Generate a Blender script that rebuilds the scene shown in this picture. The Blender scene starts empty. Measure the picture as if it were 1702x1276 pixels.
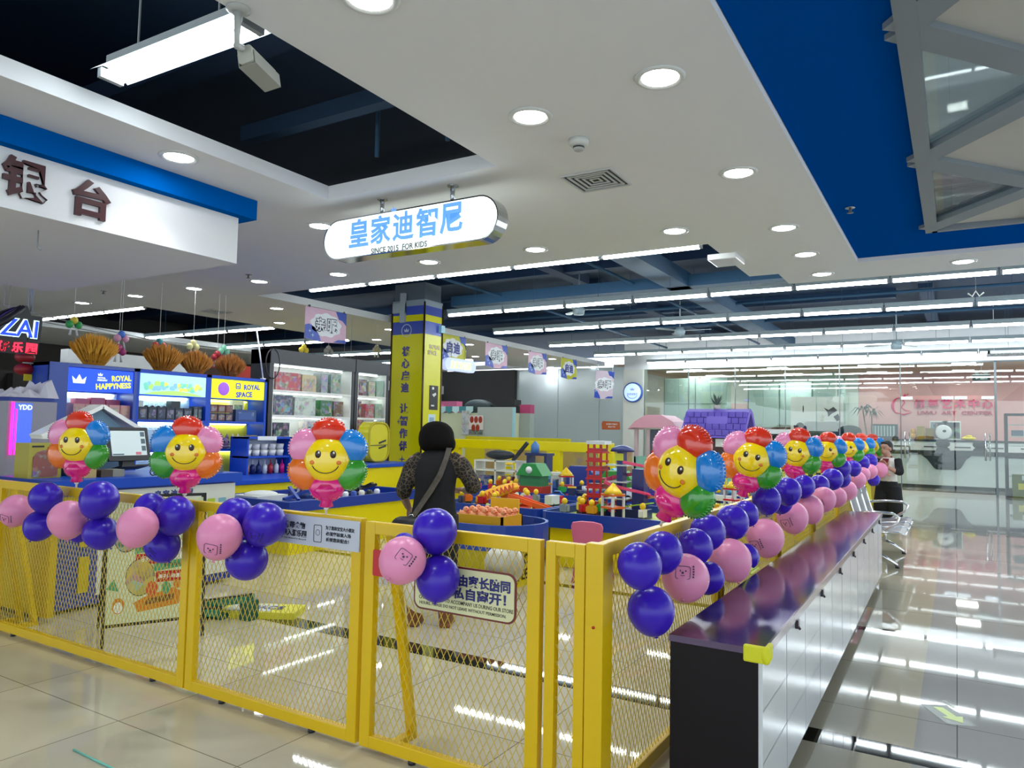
import bpy, math, random
import numpy as np
from mathutils import Matrix, Vector
scene = bpy.context.scene
C = scene.collection
random.seed(7)
PI = math.pi

# ------------------------------------------------------------ camera, world, exposure
F_PX = 1220.82
RM = np.array([[0.85585897, 0.0148219, -0.51699685],      # rows: world X, Y, Z; columns: camera right, up, forward
               [0.51684059, -0.06224467, 0.85381579],
               [0.01952513, 0.99795086, 0.06093322]])
EYE = np.array([0.0, 0.0, 1.5])
cd = bpy.data.cameras.new('camera')
cam = bpy.data.objects.new('camera', cd); C.objects.link(cam)
cd.sensor_width = 36.0
cd.lens = F_PX / 1702 * 36.0
cd.clip_start = 0.05; cd.clip_end = 200
cm = Matrix.Identity(4)
for i in range(3):
    cm[i][0] = RM[i][0]; cm[i][1] = RM[i][1]; cm[i][2] = -RM[i][2]; cm[i][3] = EYE[i]
cam.matrix_world = cm
scene.camera = cam
vs = scene.view_settings
vs.view_transform = 'Standard'; vs.look = 'None'; vs.gamma = 1.0; vs.use_curve_mapping = False
EXPO = 1.72
vs.exposure = EXPO
w = bpy.data.worlds.new('world'); scene.world = w; w.use_nodes = True
w.node_tree.nodes['Background'].inputs[0].default_value = (0.80, 0.91, 1.0, 1)
w.node_tree.nodes['Background'].inputs[1].default_value = 0.72
scene.cycles.max_bounces = 8; scene.cycles.diffuse_bounces = 4; scene.cycles.glossy_bounces = 4
scene.cycles.transparent_max_bounces = 24; scene.cycles.transmission_bounces = 6
scene.cycles.sample_clamp_indirect = 4.0
STRIP, DOWN = 10.5, 14.0          # emission of the tubes and of the downlights

# measuring helpers: where the sight line of a measured point meets a plane of the building
def ray(x, y): return RM @ np.array([x - 851.0, 638.0 - y, F_PX])
def onX(x, y, X): r = ray(x, y); return EYE + r * (X / r[0])
def onY(x, y, Y): r = ray(x, y); return EYE + r * (Y / r[1])
def onZ(x, y, Z): r = ray(x, y); return EYE + r * ((Z - 1.5) / r[2])

# ------------------------------------------------------------ mesh builder
def trs(loc=(0, 0, 0), rz=0, rx=0, ry=0):
    return Matrix.Translation(loc) @ Matrix.Rotation(rz, 4, 'Z') @ Matrix.Rotation(ry, 4, 'Y') @ Matrix.Rotation(rx, 4, 'X')
def frame(o, xd, yd):
    x = Vector(xd).normalized(); y = Vector(yd).normalized(); z = x.cross(y).normalized(); y = z.cross(x)
    m = Matrix((x, y, z)).transposed().to_4x4(); m.translation = Vector(o); return m
TXT = {}
def text_geo(s, off):
    k = (s, off)
    if k not in TXT:
        c = bpy.data.curves.new('t', 'FONT'); c.body = s; c.size = 1; c.offset = off; c.resolution_u = 2; c.extrude = 0.5
        o = bpy.data.objects.new('t', c); C.objects.link(o)
        dg = bpy.context.evaluated_depsgraph_get(); dg.update()
        m = bpy.data.meshes.new_from_object(o.evaluated_get(dg))
        vv = [tuple(v.co) for v in m.vertices]; ff = [tuple(p.vertices) for p in m.polygons]
        bpy.data.objects.remove(o); bpy.data.curves.remove(c); bpy.data.meshes.remove(m)
        TXT[k] = (vv, ff)
    return TXT[k]
class MB:
    def __init__(s, M=None): s.v = []; s.f = []; s.mi = []; s.sm = []; s.M = M or Matrix.Identity(4)
    def add(s, vs_, fs, mi=0, smooth=False, M=None):
        n = len(s.v); m = s.M @ M if M is not None else s.M
        s.v += [m @ Vector(p) for p in vs_]
        for f in fs: s.f.append([i + n for i in f]); s.mi.append(mi); s.sm.append(smooth)
        return s
    def box(s, x0, y0, z0, x1, y1, z1, mi=0, M=None):
        x0, x1 = min(x0, x1), max(x0, x1); y0, y1 = min(y0, y1), max(y0, y1); z0, z1 = min(z0, z1), max(z0, z1)
        return s.add([(x0, y0, z0), (x1, y0, z0), (x1, y1, z0), (x0, y1, z0), (x0, y0, z1), (x1, y0, z1), (x1, y1, z1), (x0, y1, z1)],
                     [(3, 2, 1, 0), (4, 5, 6, 7), (0, 1, 5, 4), (1, 2, 6, 5), (2, 3, 7, 6), (3, 0, 4, 7)], mi, False, M)
    def bar(s, p, q, a, b, mi=0, up=(0, 0, 1)):
        p = Vector(p); q = Vector(q); d = q - p; L = d.length; d.normalize(); u = Vector(up)
        if abs(d.dot(u)) > .98: u = Vector((0, 1, 0))
        x = d.cross(u).normalized(); y = x.cross(d)
        m = Matrix((x, d, y)).transposed().to_4x4(); m.translation = p
        return s.box(-a / 2, 0, -b / 2, a / 2, L, b / 2, mi, m)
    def tube(s, pts, r, n=8, mi=0, closed=False):
        pts = [Vector(p) for p in pts]; k = len(pts); rr = r if isinstance(r, (list, tuple)) else [r] * k
        vs_ = []; fs = []; prev = None
        for i, p in enumerate(pts):
            a = pts[(i - 1) % k] if (closed or i) else p; b = pts[(i + 1) % k] if (closed or i < k - 1) else p
            d = (b - a).normalized()
            if prev is None:
                u = Vector((0, 0, 1)) if abs(d.z) < .9 else Vector((1, 0, 0)); x = d.cross(u).normalized()
            else: x = (prev - d * prev.dot(d)).normalized()
            prev = x; y = d.cross(x)
            for j in range(n): vs_.append(p + (x * math.cos(2 * PI * j / n) + y * math.sin(2 * PI * j / n)) * rr[i])
        for i in range(k if closed else k - 1):
            for j in range(n):
                a = i * n + j; b = i * n + (j + 1) % n; c = ((i + 1) % k) * n + (j + 1) % n; d = ((i + 1) % k) * n + j
                fs.append((a, b, c, d))
        if not closed: fs += [tuple(range(n))[::-1], tuple(range((k - 1) * n, k * n))]
        return s.add(vs_, fs, mi, n > 5)
    def lathe(s, prof, c=(0, 0, 0), n=20, mi=0, M=None, smooth=True):
        vs_ = []; fs = []
        for r, z in prof:
            for j in range(n): vs_.append((c[0] + r * math.cos(2 * PI * j / n), c[1] + r * math.sin(2 * PI * j / n), c[2] + z))
        for i in range(len(prof) - 1):
            for j in range(n): fs.append((i * n + j, i * n + (j + 1) % n, (i + 1) * n + (j + 1) % n, (i + 1) * n + j))
        fs += [tuple(range(n))[::-1], tuple(range((len(prof) - 1) * n, len(prof) * n))]
        return s.add(vs_, fs, mi, smooth, M)
    def ell(s, c, r, mi=0, n=16, k=10, M=None, e=1.0):
        vs_ = [(c[0], c[1], c[2] - r[2])]; fs = []
        for i in range(1, k):
            t = -PI / 2 + PI * i / k; cr = math.cos(t) ** e
            for j in range(n): vs_.append((c[0] + r[0] * cr * math.cos(2 * PI * j / n), c[1] + r[1] * cr * math.sin(2 * PI * j / n), c[2] + r[2] * math.sin(t)))
        vs_.append((c[0], c[1], c[2] + r[2])); L = len(vs_) - 1
        for j in range(n):
            fs.append((0, 1 + (j + 1) % n, 1 + j)); fs.append((L, L - n + j, L - n + (j + 1) % n))
            for i in range(k - 2): a = 1 + i * n; fs.append((a + j, a + (j + 1) % n, a + n + (j + 1) % n, a + n + j))
        return s.add(vs_, fs, mi, True, M)
    def prism(s, poly, d, mi=0, M=None, smooth=False):
        if sum(poly[i][0] * poly[(i + 1) % len(poly)][1] - poly[(i + 1) % len(poly)][0] * poly[i][1] for i in range(len(poly))) < 0: poly = poly[::-1]
        n = len(poly); vs_ = [(x, y, 0) for x, y in poly] + [(x, y, d) for x, y in poly]
        fs = [tuple(range(n))[::-1], tuple(range(n, 2 * n))] + [(i, (i + 1) % n, n + (i + 1) % n, n + i) for i in range(n)]
        return s.add(vs_, fs, mi, smooth, M)
    def text(s, t, M, wd=None, ht=None, depth=.004, mi=0, off=0.02, cx=0.5, cy=0.5):
        vv, ff = text_geo(t, off)
        if not vv: return s
        x0 = min(p[0] for p in vv); x1 = max(p[0] for p in vv); y0 = min(p[1] for p in vv); y1 = max(p[1] for p in vv)
        sy = ht / (y1 - y0) if ht else wd / (x1 - x0); sx = wd / (x1 - x0) if wd else sy
        ox = -(x1 - x0) * sx * cx; oy = -(y1 - y0) * sy * cy
        return s.add([((p[0] - x0) * sx + ox, (p[1] - y0) * sy + oy, (p[2] + .5) * depth) for p in vv], ff, mi, False, M)
def rrect(x0, y0, x1, y1, r, n=6):
    out = []
    for cx, cy, a in ((x1 - r, y0 + r, -PI / 2), (x1 - r, y1 - r, 0), (x0 + r, y1 - r, PI / 2), (x0 + r, y0 + r, PI)):
        out += [(cx + r * math.cos(a + PI / 2 * i / n), cy + r * math.sin(a + PI / 2 * i / n)) for i in range(n + 1)]
    return out
def ring_prism(mb, outer, inner, d, mi=0, M=None):
    n = len(outer); vs_ = [(x, y, z) for z in (0, d) for P_ in (outer, inner) for x, y in P_]; fs = []
    for i in range(n):
        j = (i + 1) % n
        fs += [(i, n + i, n + j, j), (2 * n + i, 2 * n + j, 3 * n + j, 3 * n + i), (i, j, 2 * n + j, 2 * n + i), (n + i, 3 * n + i, 3 * n + j, n + j)]
    mb.add(vs_, fs, mi, False, M)
CROWN = [(-.5, 0), (-.62, .62), (-.27, .3), (0, .8), (.27, .3), (.62, .62), (.5, 0)]
def crown(mb, M, w_, d=.003, mi=0): mb.prism([(x * w_, y * w_) for x, y in CROWN], d, mi, M)

# ------------------------------------------------------------ objects
def mesh_obj(name, mb, mats, off, bev=0):
    me = bpy.data.meshes.new(name)
    me.from_pydata([p - off for p in mb.v], [], mb.f)
    for m in (mats if isinstance(mats, (list, tuple)) else [mats]): me.materials.append(m)
    me.polygons.foreach_set('material_index', mb.mi); me.polygons.foreach_set('use_smooth', mb.sm)
    me.update()
    o = bpy.data.objects.new(name, me); C.objects.link(o)
    if bev:
        b = o.modifiers.new('edge', 'BEVEL'); b.width = bev; b.segments = 2; b.limit_method = 'ANGLE'; b.angle_limit = .7
    return o
def props(o, label=None, cat=None, group=None, kind=None):
    for k, v in (('label', label), ('category', cat), ('group', group), ('kind', kind)):
        if v: o[k] = v
    return o
class Thing:
    def __init__(s, name, label=None, cat=None, group=None, kind=None): s.n = name; s.p = (label, cat, group, kind); s.parts = []
    def part(s, name, mb, mats, parent=None, label=None, bev=0, kind=None):
        s.parts.append((name, mb, mats, parent, label, bev, kind)); return len(s.parts) - 1
    def done(s, base=None, rz=0):
        if base is None:
            A = [v for p in s.parts for v in p[1].v]
            base = Vector(((min(v.x for v in A) + max(v.x for v in A)) / 2, (min(v.y for v in A) + max(v.y for v in A)) / 2, min(v.z for v in A)))
        base = Vector(base)
        if len(s.parts) == 1 and s.parts[0][0] is None:
            _, mb, mats, _, _, bev, _ = s.parts[0]
            r = mesh_obj(s.n, mb, mats, base, bev); r.location = base
        else:
            r = bpy.data.objects.new(s.n, None); C.objects.link(r); r.location = base; r.empty_display_size = .1
            made = []
            for name, mb, mats, par, lab, bev, kind in s.parts:
                o = mesh_obj(name, mb, mats, base, bev); o.parent = r if par is None else made[par]; made.append(o)
                if lab: o['label'] = lab
                if kind: o['kind'] = kind
        r.rotation_euler = (0, 0, rz)
        return props(r, *s.p)
def single(name, mb, mats, label=None, cat=None, group=None, kind=None, bev=0, base=None):
    t = Thing(name, label, cat, group, kind); t.part(None, mb, mats, bev=bev); return t.done(base)
def struct(name, mb, mats, bev=0): return single(name, mb, mats, kind='structure', bev=bev)
def dup(root, loc=None, rz=None, label=None, group=None, scale=None, mats=None, ry=None):
    r = root.copy(); C.objects.link(r)
    if loc is not None: r.location = loc
    if rz is not None: r.rotation_euler = (0, ry or 0, rz)
    if scale: r.scale = (scale,) * 3 if isinstance(scale, (int, float)) else scale
    if label: r['label'] = label
    if group: r['group'] = group
    def kids(a, b):
        for ch in list(a.children):
            c = ch.copy(); C.objects.link(c); c.parent = b; kids(ch, c)
    kids(root, r)
    return r
ORD = ['first', 'second', 'third', 'fourth', 'fifth', 'sixth', 'seventh', 'eighth', 'ninth', 'tenth', 'eleventh', 'twelfth', 'thirteenth', 'fourteenth', 'fifteenth', 'sixteenth', 'seventeenth', 'eighteenth', 'nineteenth', 'twentieth']

# ------------------------------------------------------------ materials
def lin(hx):
    c = [int(hx[i:i + 2], 16) / 255 for i in (0, 2, 4)]
    return tuple(x / 12.92 if x < .04045 else ((x + .055) / 1.055) ** 2.4 for x in c) + (1,)
MATS = {}
def mat(hx, rough=.5, metal=0, emit=0, spec=.5, coat=0, var=0.04, scale=6, trans=0):
    k = (hx, rough, metal, emit, spec, coat, var, scale, trans)
    if k in MATS: return MATS[k]
    m = bpy.data.materials.new('paint_' + hx); m.use_nodes = True; nt = m.node_tree; b = nt.nodes['Principled BSDF']
    c = lin(hx); b.inputs['Base Color'].default_value = c
    b.inputs['Roughness'].default_value = rough; b.inputs['Metallic'].default_value = metal
    b.inputs['Specular IOR Level'].default_value = spec; b.inputs['Coat Weight'].default_value = coat; b.inputs['Coat Roughness'].default_value = .08
    if trans: b.inputs['Transmission Weight'].default_value = trans
    if emit: b.inputs['Emission Color'].default_value = c; b.inputs['Emission Strength'].default_value = emit
    elif var:
        no = nt.nodes.new('ShaderNodeTexNoise'); no.inputs['Scale'].default_value = scale; no.inputs['Detail'].default_value = 3
        tc = nt.nodes.new('ShaderNodeTexCoord'); nt.links.new(tc.outputs['Object'], no.inputs['Vector'])
        mx = nt.nodes.new('ShaderNodeMix'); mx.data_type = 'RGBA'
        mx.inputs[6].default_value = tuple(x * (1 - var) for x in c[:3]) + (1,); mx.inputs[7].default_value = tuple(min(1, x * (1 + var)) for x in c[:3]) + (1,)
        nt.links.new(no.outputs[0], mx.inputs[0]); nt.links.new(mx.outputs[2], b.inputs['Base Color'])
    MATS[k] = m; return m
def prints(base, seed, scale=22, mix=.55):
    """a busy printed package face: coloured cells over the carton's colour"""
    m = bpy.data.materials.new('printed_carton'); m.use_nodes = True; nt = m.node_tree; b = nt.nodes['Principled BSDF']; b.inputs['Roughness'].default_value = .3
    tc = nt.nodes.new('ShaderNodeTexCoord'); mp = nt.nodes.new('ShaderNodeMapping'); mp.inputs['Location'].default_value = (seed * 1.7, seed * .9, seed * .37)
    v = nt.nodes.new('ShaderNodeTexVoronoi'); v.inputs['Scale'].default_value = scale
    n2 = nt.nodes.new('ShaderNodeTexNoise'); n2.inputs['Scale'].default_value = scale * .35; n2.inputs['Detail'].default_value = 4
    rp = nt.nodes.new('ShaderNodeValToRGB'); rp.color_ramp.elements[0].position = .46; rp.color_ramp.elements[1].position = .54
    hs = nt.nodes.new('ShaderNodeHueSaturation'); hs.inputs['Saturation'].default_value = .7; hs.inputs['Value'].default_value = .55
    mx = nt.nodes.new('ShaderNodeMix'); mx.data_type = 'RGBA'; mu = nt.nodes.new('ShaderNodeMath'); mu.operation = 'MULTIPLY'; mu.inputs[1].default_value = mix
    L = nt.links.new
    L(tc.outputs['Object'], mp.inputs['Vector']); L(mp.outputs[0], v.inputs['Vector']); L(mp.outputs[0], n2.inputs['Vector'])
    L(n2.outputs[0], rp.inputs[0]); L(rp.outputs[0], mu.inputs[0]); L(mu.outputs[0], mx.inputs[0]); L(v.outputs['Color'], hs.inputs['Color'])
    mx.inputs[6].default_value = lin(base); L(hs.outputs[0], mx.inputs[7]); L(mx.outputs[2], b.inputs['Base Color'])
    return m
def glass_mat(name, tint, refl=1.0, rough=0.0):
    m = bpy.data.materials.new(name); m.use_nodes = True; nt = m.node_tree; nt.nodes.remove(nt.nodes['Principled BSDF'])
    t = nt.nodes.new('ShaderNodeBsdfTransparent'); t.inputs[0].default_value = tint
    g = nt.nodes.new('ShaderNodeBsdfGlossy'); g.inputs['Roughness'].default_value = rough
    fr = nt.nodes.new('ShaderNodeFresnel'); fr.inputs[0].default_value = 1.5
    mu = nt.nodes.new('ShaderNodeMath'); mu.operation = 'MULTIPLY'; mu.inputs[1].default_value = refl; mu.use_clamp = True
    mx = nt.nodes.new('ShaderNodeMixShader')
    nt.links.new(fr.outputs[0], mu.inputs[0]); nt.links.new(mu.outputs[0], mx.inputs[0]); nt.links.new(t.outputs[0], mx.inputs[1]); nt.links.new(g.outputs[0], mx.inputs[2])
    nt.links.new(mx.outputs[0], nt.nodes['Material Output'].inputs[0]); return m
def emis(hx, s): return mat(hx, .5, 0, s / 2 ** EXPO if s < 3 else s, var=0)      # faint lit signs are given as they read at the picture's exposure
def floor_mat():
    m = bpy.data.materials.new('polished_floor_tile'); m.use_nodes = True; nt = m.node_tree; b = nt.nodes['Principled BSDF']; L = nt.links.new
    ge = nt.nodes.new('ShaderNodeNewGeometry'); sp = nt.nodes.new('ShaderNodeSeparateXYZ'); L(ge.outputs['Position'], sp.inputs[0])
    def mth(op, a, c=None, d=None):
        n = nt.nodes.new('ShaderNodeMath'); n.operation = op
        for i, q in enumerate((a, c, d)):
            if q is None: continue
            if isinstance(q, (int, float)): n.inputs[i].default_value = q
            else: L(q, n.inputs[i])
        return n.outputs[0]
    X, Y = sp.outputs[0], sp.outputs[1]
    def lines(v, o, wd): # 1 on a joint
        fx = mth('FRACT', mth('DIVIDE', mth('ADD', v, 900 - o), .9)); return mth('LESS_THAN', mth('ABSOLUTE', mth('SUBTRACT', mth('FRACT', mth('ADD', fx, .5)), .5)), wd / .9)
    def band(v, a, c): return mth('MULTIPLY', mth('GREATER_THAN', v, a), mth('LESS_THAN', v, c))
    lx = lines(X, -3.62, .0028)
    ynear = mth('LESS_THAN', Y, 3.9)
    ly = mth('MAXIMUM', mth('MULTIPLY', lines(Y, 2.23, .0028), ynear), mth('MULTIPLY', lines(Y, 4.57, .0028), mth('SUBTRACT', 1, ynear)))
    ln = mth('MAXIMUM', lx, ly)
    dark = mth('MAXIMUM', mth('MULTIPLY', band(Y, 3.94, 4.13), mth('LESS_THAN', X, 0.02)), mth('MULTIPLY', band(Y, 6.38, 6.5), mth('LESS_THAN', X, -.2)))
    # each tile a slightly different shade
    cx = nt.nodes.new('ShaderNodeCombineXYZ'); L(mth('FLOOR', mth('DIVIDE', mth('ADD', X, 903.62), .9)), cx.inputs[0]); L(mth('FLOOR', mth('DIVIDE', mth('ADD', Y, 897.77), .9)), cx.inputs[1])
    wn = nt.nodes.new('ShaderNodeTexWhiteNoise'); wn.noise_dimensions = '2D'; L(cx.outputs[0], wn.inputs['Vector'])
    no = nt.nodes.new('ShaderNodeTexNoise'); no.inputs['Scale'].default_value = 2.2; no.inputs['Detail'].default_value = 5; L(ge.outputs['Position'], no.inputs['Vector'])
    ramp = nt.nodes.new('ShaderNodeMix'); ramp.data_type = 'RGBA'; ramp.inputs[6].default_value = lin('b9b29c'); ramp.inputs[7].default_value = lin('cbc5af')
    L(mth('ADD', mth('MULTIPLY', wn.outputs[0], .45), mth('MULTIPLY', no.outputs[0], .55)), ramp.inputs[0])
    gr = nt.nodes.new('ShaderNodeMix'); gr.data_type = 'RGBA'; gr.inputs[7].default_value = lin('a9abac'); L(ramp.outputs[2], gr.inputs[6])
    L(mth('MULTIPLY', mth('GREATER_THAN', X, -.2), mth('MULTIPLY', mth('GREATER_THAN', Y, 3.0), .8)), gr.inputs[0])
    m1 = nt.nodes.new('ShaderNodeMix'); m1.data_type = 'RGBA'; L(dark, m1.inputs[0]); L(gr.outputs[2], m1.inputs[6]); m1.inputs[7].default_value = lin('2c2a24')
    m2 = nt.nodes.new('ShaderNodeMix'); m2.data_type = 'RGBA'; L(mth('MULTIPLY', ln, .75), m2.inputs[0]); L(m1.outputs[2], m2.inputs[6]); m2.inputs[7].default_value = lin('4a463e')
    L(m2.outputs[2], b.inputs['Base Color']); b.inputs['Roughness'].default_value = .028; b.inputs['Specular IOR Level'].default_value = .62
    bp = nt.nodes.new('ShaderNodeBump'); bp.inputs['Strength'].default_value = .006; bp.inputs['Distance'].default_value = .01; L(no.outputs[0], bp.inputs['Height']); L(bp.outputs[0], b.inputs['Normal'])
    return m
WHITE = mat('dbdcde', .7, var=.015); WHITEG = mat('e4e5e2', .12, var=.01); CREAM = mat('e6e3cf', .6)
NAVY = mat('0a2c4c', .8, var=.15, scale=1.5); NAVYL = mat('1b4462', .7, var=.1)
BLUEW = mat('004a9c', .6, spec=0, var=.02); YEL = mat('dcb400', .35, var=.03); YELB = mat('f0dc08', .3, var=.02); BLU = mat('0f48bc', .35, spec=.3, var=.03); BLUD = mat('10297c', .4, spec=.3)
BLK = mat('141416', .45); DARK = mat('23252c', .4); STEEL = mat('b9bdc0', .25, 1); CHROME = mat('d6d8da', .12, 1)
PURB = mat('3a1fb4', .25, spec=.35, var=.02); PINKB = mat('e58fb6', .3, spec=.35, var=.02)
GREYM = mat('8d9296', .5); RED = mat('c0141c', .35); GRN = mat('1f8a3c', .35); ORG = mat('e8660f', .35); TEAL = mat('1c8f86', .35)
STUBE = emis('f0fbff', STRIP); SDOWN = emis('fbfcff', DOWN); FLOORM = floor_mat()
# ------------------------------------------------------------ floor, ceilings, walls
struct('floor', MB().box(-24, -7, -.12, 9, 30, 0), FLOORM)
HOLES = [(-5.1, -3.2, -4, 4.97), (-18, -13, 8.1, 22.2), (-10, -2.4, 8.22, 22.45), (-2.4, -2.02, 10.2, 22.45), (-2.02, 9, 10.95, 22.45), (-1.02, 3.4, -7, 9.93)]
xs = sorted({-22, 9} | {h[0] for h in HOLES} | {h[1] for h in HOLES}); ys = sorted({-7, 22.45} | {h[2] for h in HOLES} | {h[3] for h in HOLES})
solid = lambda i, j: 0 <= i < len(xs) - 1 and 0 <= j < len(ys) - 1 and not any(a < (xs[i] + xs[i + 1]) / 2 < b and c < (ys[j] + ys[j + 1]) / 2 < d for a, b, c, d in HOLES)
mb = MB(); ZB, ZT = 3.65, 3.78
for i in range(len(xs) - 1):
    for j in range(len(ys) - 1):
        if not solid(i, j): continue
        a, b, c, d = xs[i], xs[i + 1], ys[j], ys[j + 1]
        q = [(a, c), (b, c), (b, d), (a, d)]
        mb.add([(x, y, ZB) for x, y in q], [(3, 2, 1, 0)]); mb.add([(x, y, ZT) for x, y in q], [(0, 1, 2, 3)])
        for k, (di, dj) in enumerate(((0, -1), (1, 0), (0, 1), (-1, 0))):
            if not solid(i + di, j + dj):
                p, r = q[k], q[(k + 1) % 4]; mb.add([(*p, ZB), (*r, ZB), (*r, ZT), (*p, ZT)], [(0, 1, 2, 3)])
struct('ceiling', mb, WHITE)
# dark concrete soffit and beams above the open ceiling
mb = MB().box(-24, -7, 4.75, -1.1, 30, 4.9).box(-1.1, 10.1, 4.75, 9, 30, 4.9).box(-1.1, 9.98, 3.79, 9, 10.1, 4.9).box(-1.14, -7, 3.79, -1.04, 10.1, 4.9)
for x in (-6.6, -.5, 4):
    for a, b in ((8.5, 11.2), (11.6, 13.7), (14.2, 16.4), (16.95, 19.1), (19.6, 21.9), (22.3, 30)): mb.box(x - .13, a, 4.52, x + .13, b, 4.75)
for y in (3.9, 9.9, 12.7, 15.4, 18.1, 20.8): mb.box(-24, y - .12, 4.55, -1.1, y + .12, 4.75)
struct('ceiling_upper', mb, NAVY)
mb = MB()
a_ = onZ(470, 207, 4.2)
for px in (626, 743): q = onY(px, 270, 4.85); mb.tube([(float(q[0]), 4.85, 3.9), (float(q[0]), 4.85, 4.74)], .02, 8)
for y in (9.1, 12.6, 15.4, 18.1): mb.tube([(-9.9, y, 4.2), (8.5, y, 4.2)], .03, 8)
for x in (-7.7, -4.9): mb.tube([(x, 8.4, 4.12), (x, 22, 4.12)], .03, 8)
mb.box(-4.3, 9.2, 4.0, -3.9, 22, 4.25); mb.box(-8.9, 12.2, 4.0, -2.3, 12.5, 4.2)
struct('trim_1', mb, NAVYL)
struct('trim_2', MB().box(float(a_[0]) - .5, float(a_[1]) - .06, 4.12, -2.6, float(a_[1]) + .06, 4.26), mat('0d2f4a', .7, var=.1))
# outer walls
struct('wall_left', MB().box(-22.2, -7, 0, -22, 30, 4.75), mat('2a2522', .7, var=.2, scale=.8))
# blue rim of the atrium, lattice and what is seen through it
mb = MB().box(-1.015, -7, 3.70, -.25, 9.925, 3.76).box(-.25, 8.86, 3.70, 3.39, 9.925, 3.76).box(2.3, -7, 3.70, 3.39, 8.86, 3.76)
struct('ceiling_blue_rim', mb, BLUEW)
LG = mat('767f86', .45); LP = mat('b4b2aa', .5, var=.03)
mb = MB(); XL, XR = -.23, .66
mb.box(-.25, -7, 3.66, -.14, 8.86, 3.72).box(XR, -7, 3.66, XR + .2, 8.86, 3.72).box(-.19, 8.80, 3.66, XR, 8.86, 3.72)
LN = [8.72 - 2.2 * k for k in range(8)]; RN = [7.62 - 2.2 * k for k in range(8)]
for k in range(7): mb.bar((XL, LN[k], 3.688), (XR + .05, RN[k] - .06, 3.688), .2, .05).bar((XR + .05, RN[k] + .06, 3.691), (XL, LN[k + 1], 3.691), .2, .05)
struct('ceiling_lattice', mb, LG)
mbw = MB(); mbg = MB(); M = Matrix.Translation((0, 0, 3.705))
def soft(a, b, c, q=.16):       # apex a is rounded
    a, b, c = Vector(a), Vector(b), Vector(c); p0 = a.lerp(b, q); p1 = a.lerp(c, q); return [tuple(p0.lerp(a, t).lerp(a.lerp(p1, t), t)) for t in (0, .25, .5, .75, 1)] + [tuple(c), tuple(b)]
for k in range(1, 7): mbw.prism(soft((XL + .06, LN[k]), (XR, RN[k - 1]), (XR, RN[k])), .02, 0, M)
mbw.prism([(XL + .06, LN[0]), (XR, RN[0]), (XR, 8.8)], .02, 0, M)
for k in range(7): mbg.prism([(XL, LN[k]), (XR, RN[k]), (XL, LN[k + 1])], .012, 0, M)
mbw.box(XR + .2, -7, 3.705, 2.3, 8.86, 3.725)
struct('ceiling_panel', mbw, LP)
struct('window_1', mbg, glass_mat('skylight_pane', (.86, .92, .92, 1), .6))
mb = MB().box(-1.02, -7, 7.2, 9, 10, 7.35); mb.box(-1.02, 9.8, 4.9, 9, 10, 7.2).box(3.4, -7, 3.78, 3.5, 9.93, 7.2)
q = onZ(1563, 209, 5.2); single('exit_sign', MB().box(q[0] - .15, q[1], 5.12, q[0] + .15, q[1] + .03, 5.28, 0).prism([(-.03, .05), (.03, .05), (.03, -.01), (.07, -.01), (0, -.06), (-.07, -.01), (-.03, -.01)], .004, 1, frame((float(q[0]), float(q[1]), 5.2), (1, 0, 0), (0, 0, 1))).bar((q[0], q[1] + .015, 5.28), (q[0], q[1] + .015, 7.24), .01, .01), [BLK, emis('d8e8e0', .8)], 'dark hanging sign with white down arrow on the upper floor seen through the lattice', 'sign')
struct('wall_upper_floor', mb, mat('8f9a9a', .7, var=.12, scale=1.2))

# ------------------------------------------------------------ strip lights
def make_strip(name, label, L=1.17):
    t = Thing(name, label, 'light', 'strip lights under the open ceiling')
    t.part('housing', MB().box(-L / 2 - .02, -.035, .0, L / 2 + .02, .035, .05).box(-L / 2 - .03, -.05, .05, L / 2 + .03, .05, .085, 0).bar((0, 0, .08), (0, 0, 1.055), .006, .006, 1), [mat('93a2a8', .5), NAVYL])
    t.part('tube', MB().tube([(-L / 2, 0, -.02), (L / 2, 0, -.02)], .03, 10), STUBE)
    for s_ in (-1, 1): t.part('end_cap', MB().box(s_ * L / 2, -.03, -.045, s_ * (L / 2 + .03), .03, .03), GREYM)
    return t.done((0, 0, 0))
st0 = None
ROWS = [(8.36, -8.95, -2.5, 'first row from the white ceiling'), (11.42, -8.4, 5.6, 'second row'), (14.0, -9.0, 5.6, 'third row'), (16.75, -9.05, 5.6, 'fourth row'), (19.4, -9.0, 5.6, 'fifth row'), (22.1, -8.4, 5.6, 'row along the glass shopfront')]
LROWS = [(8.25, -17.2, -13.2, 'row by the white soffit edge'), (11.3, -18, -13.1, 'second row over the dark shop'), (13.7, -17.9, -13.1, 'third row over the dark shop'), (16.6, -17.9, -13.1, 'fourth row over the dark shop'), (19.3, -17.9, -13.1, 'fifth row over the dark shop')]
for R_, where in ((ROWS, 'over the play area'), (LROWS, '')):
    for y, x0, x1, nm in R_:
        n = int((x1 - x0) / 1.26); stp = (x1 - x0) / n
        for k in range(n):
            p = (x0 + stp * (k + .5), y, 3.69)
            lab = f'white strip light, {nm}, {ORD[k]} counted from the column side'
            if st0 is None:
                st0 = make_strip('strip_light', lab); st0.location = p
            else: dup(st0, p, 0, lab, None, (stp / 1.245, 1, 1))
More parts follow.
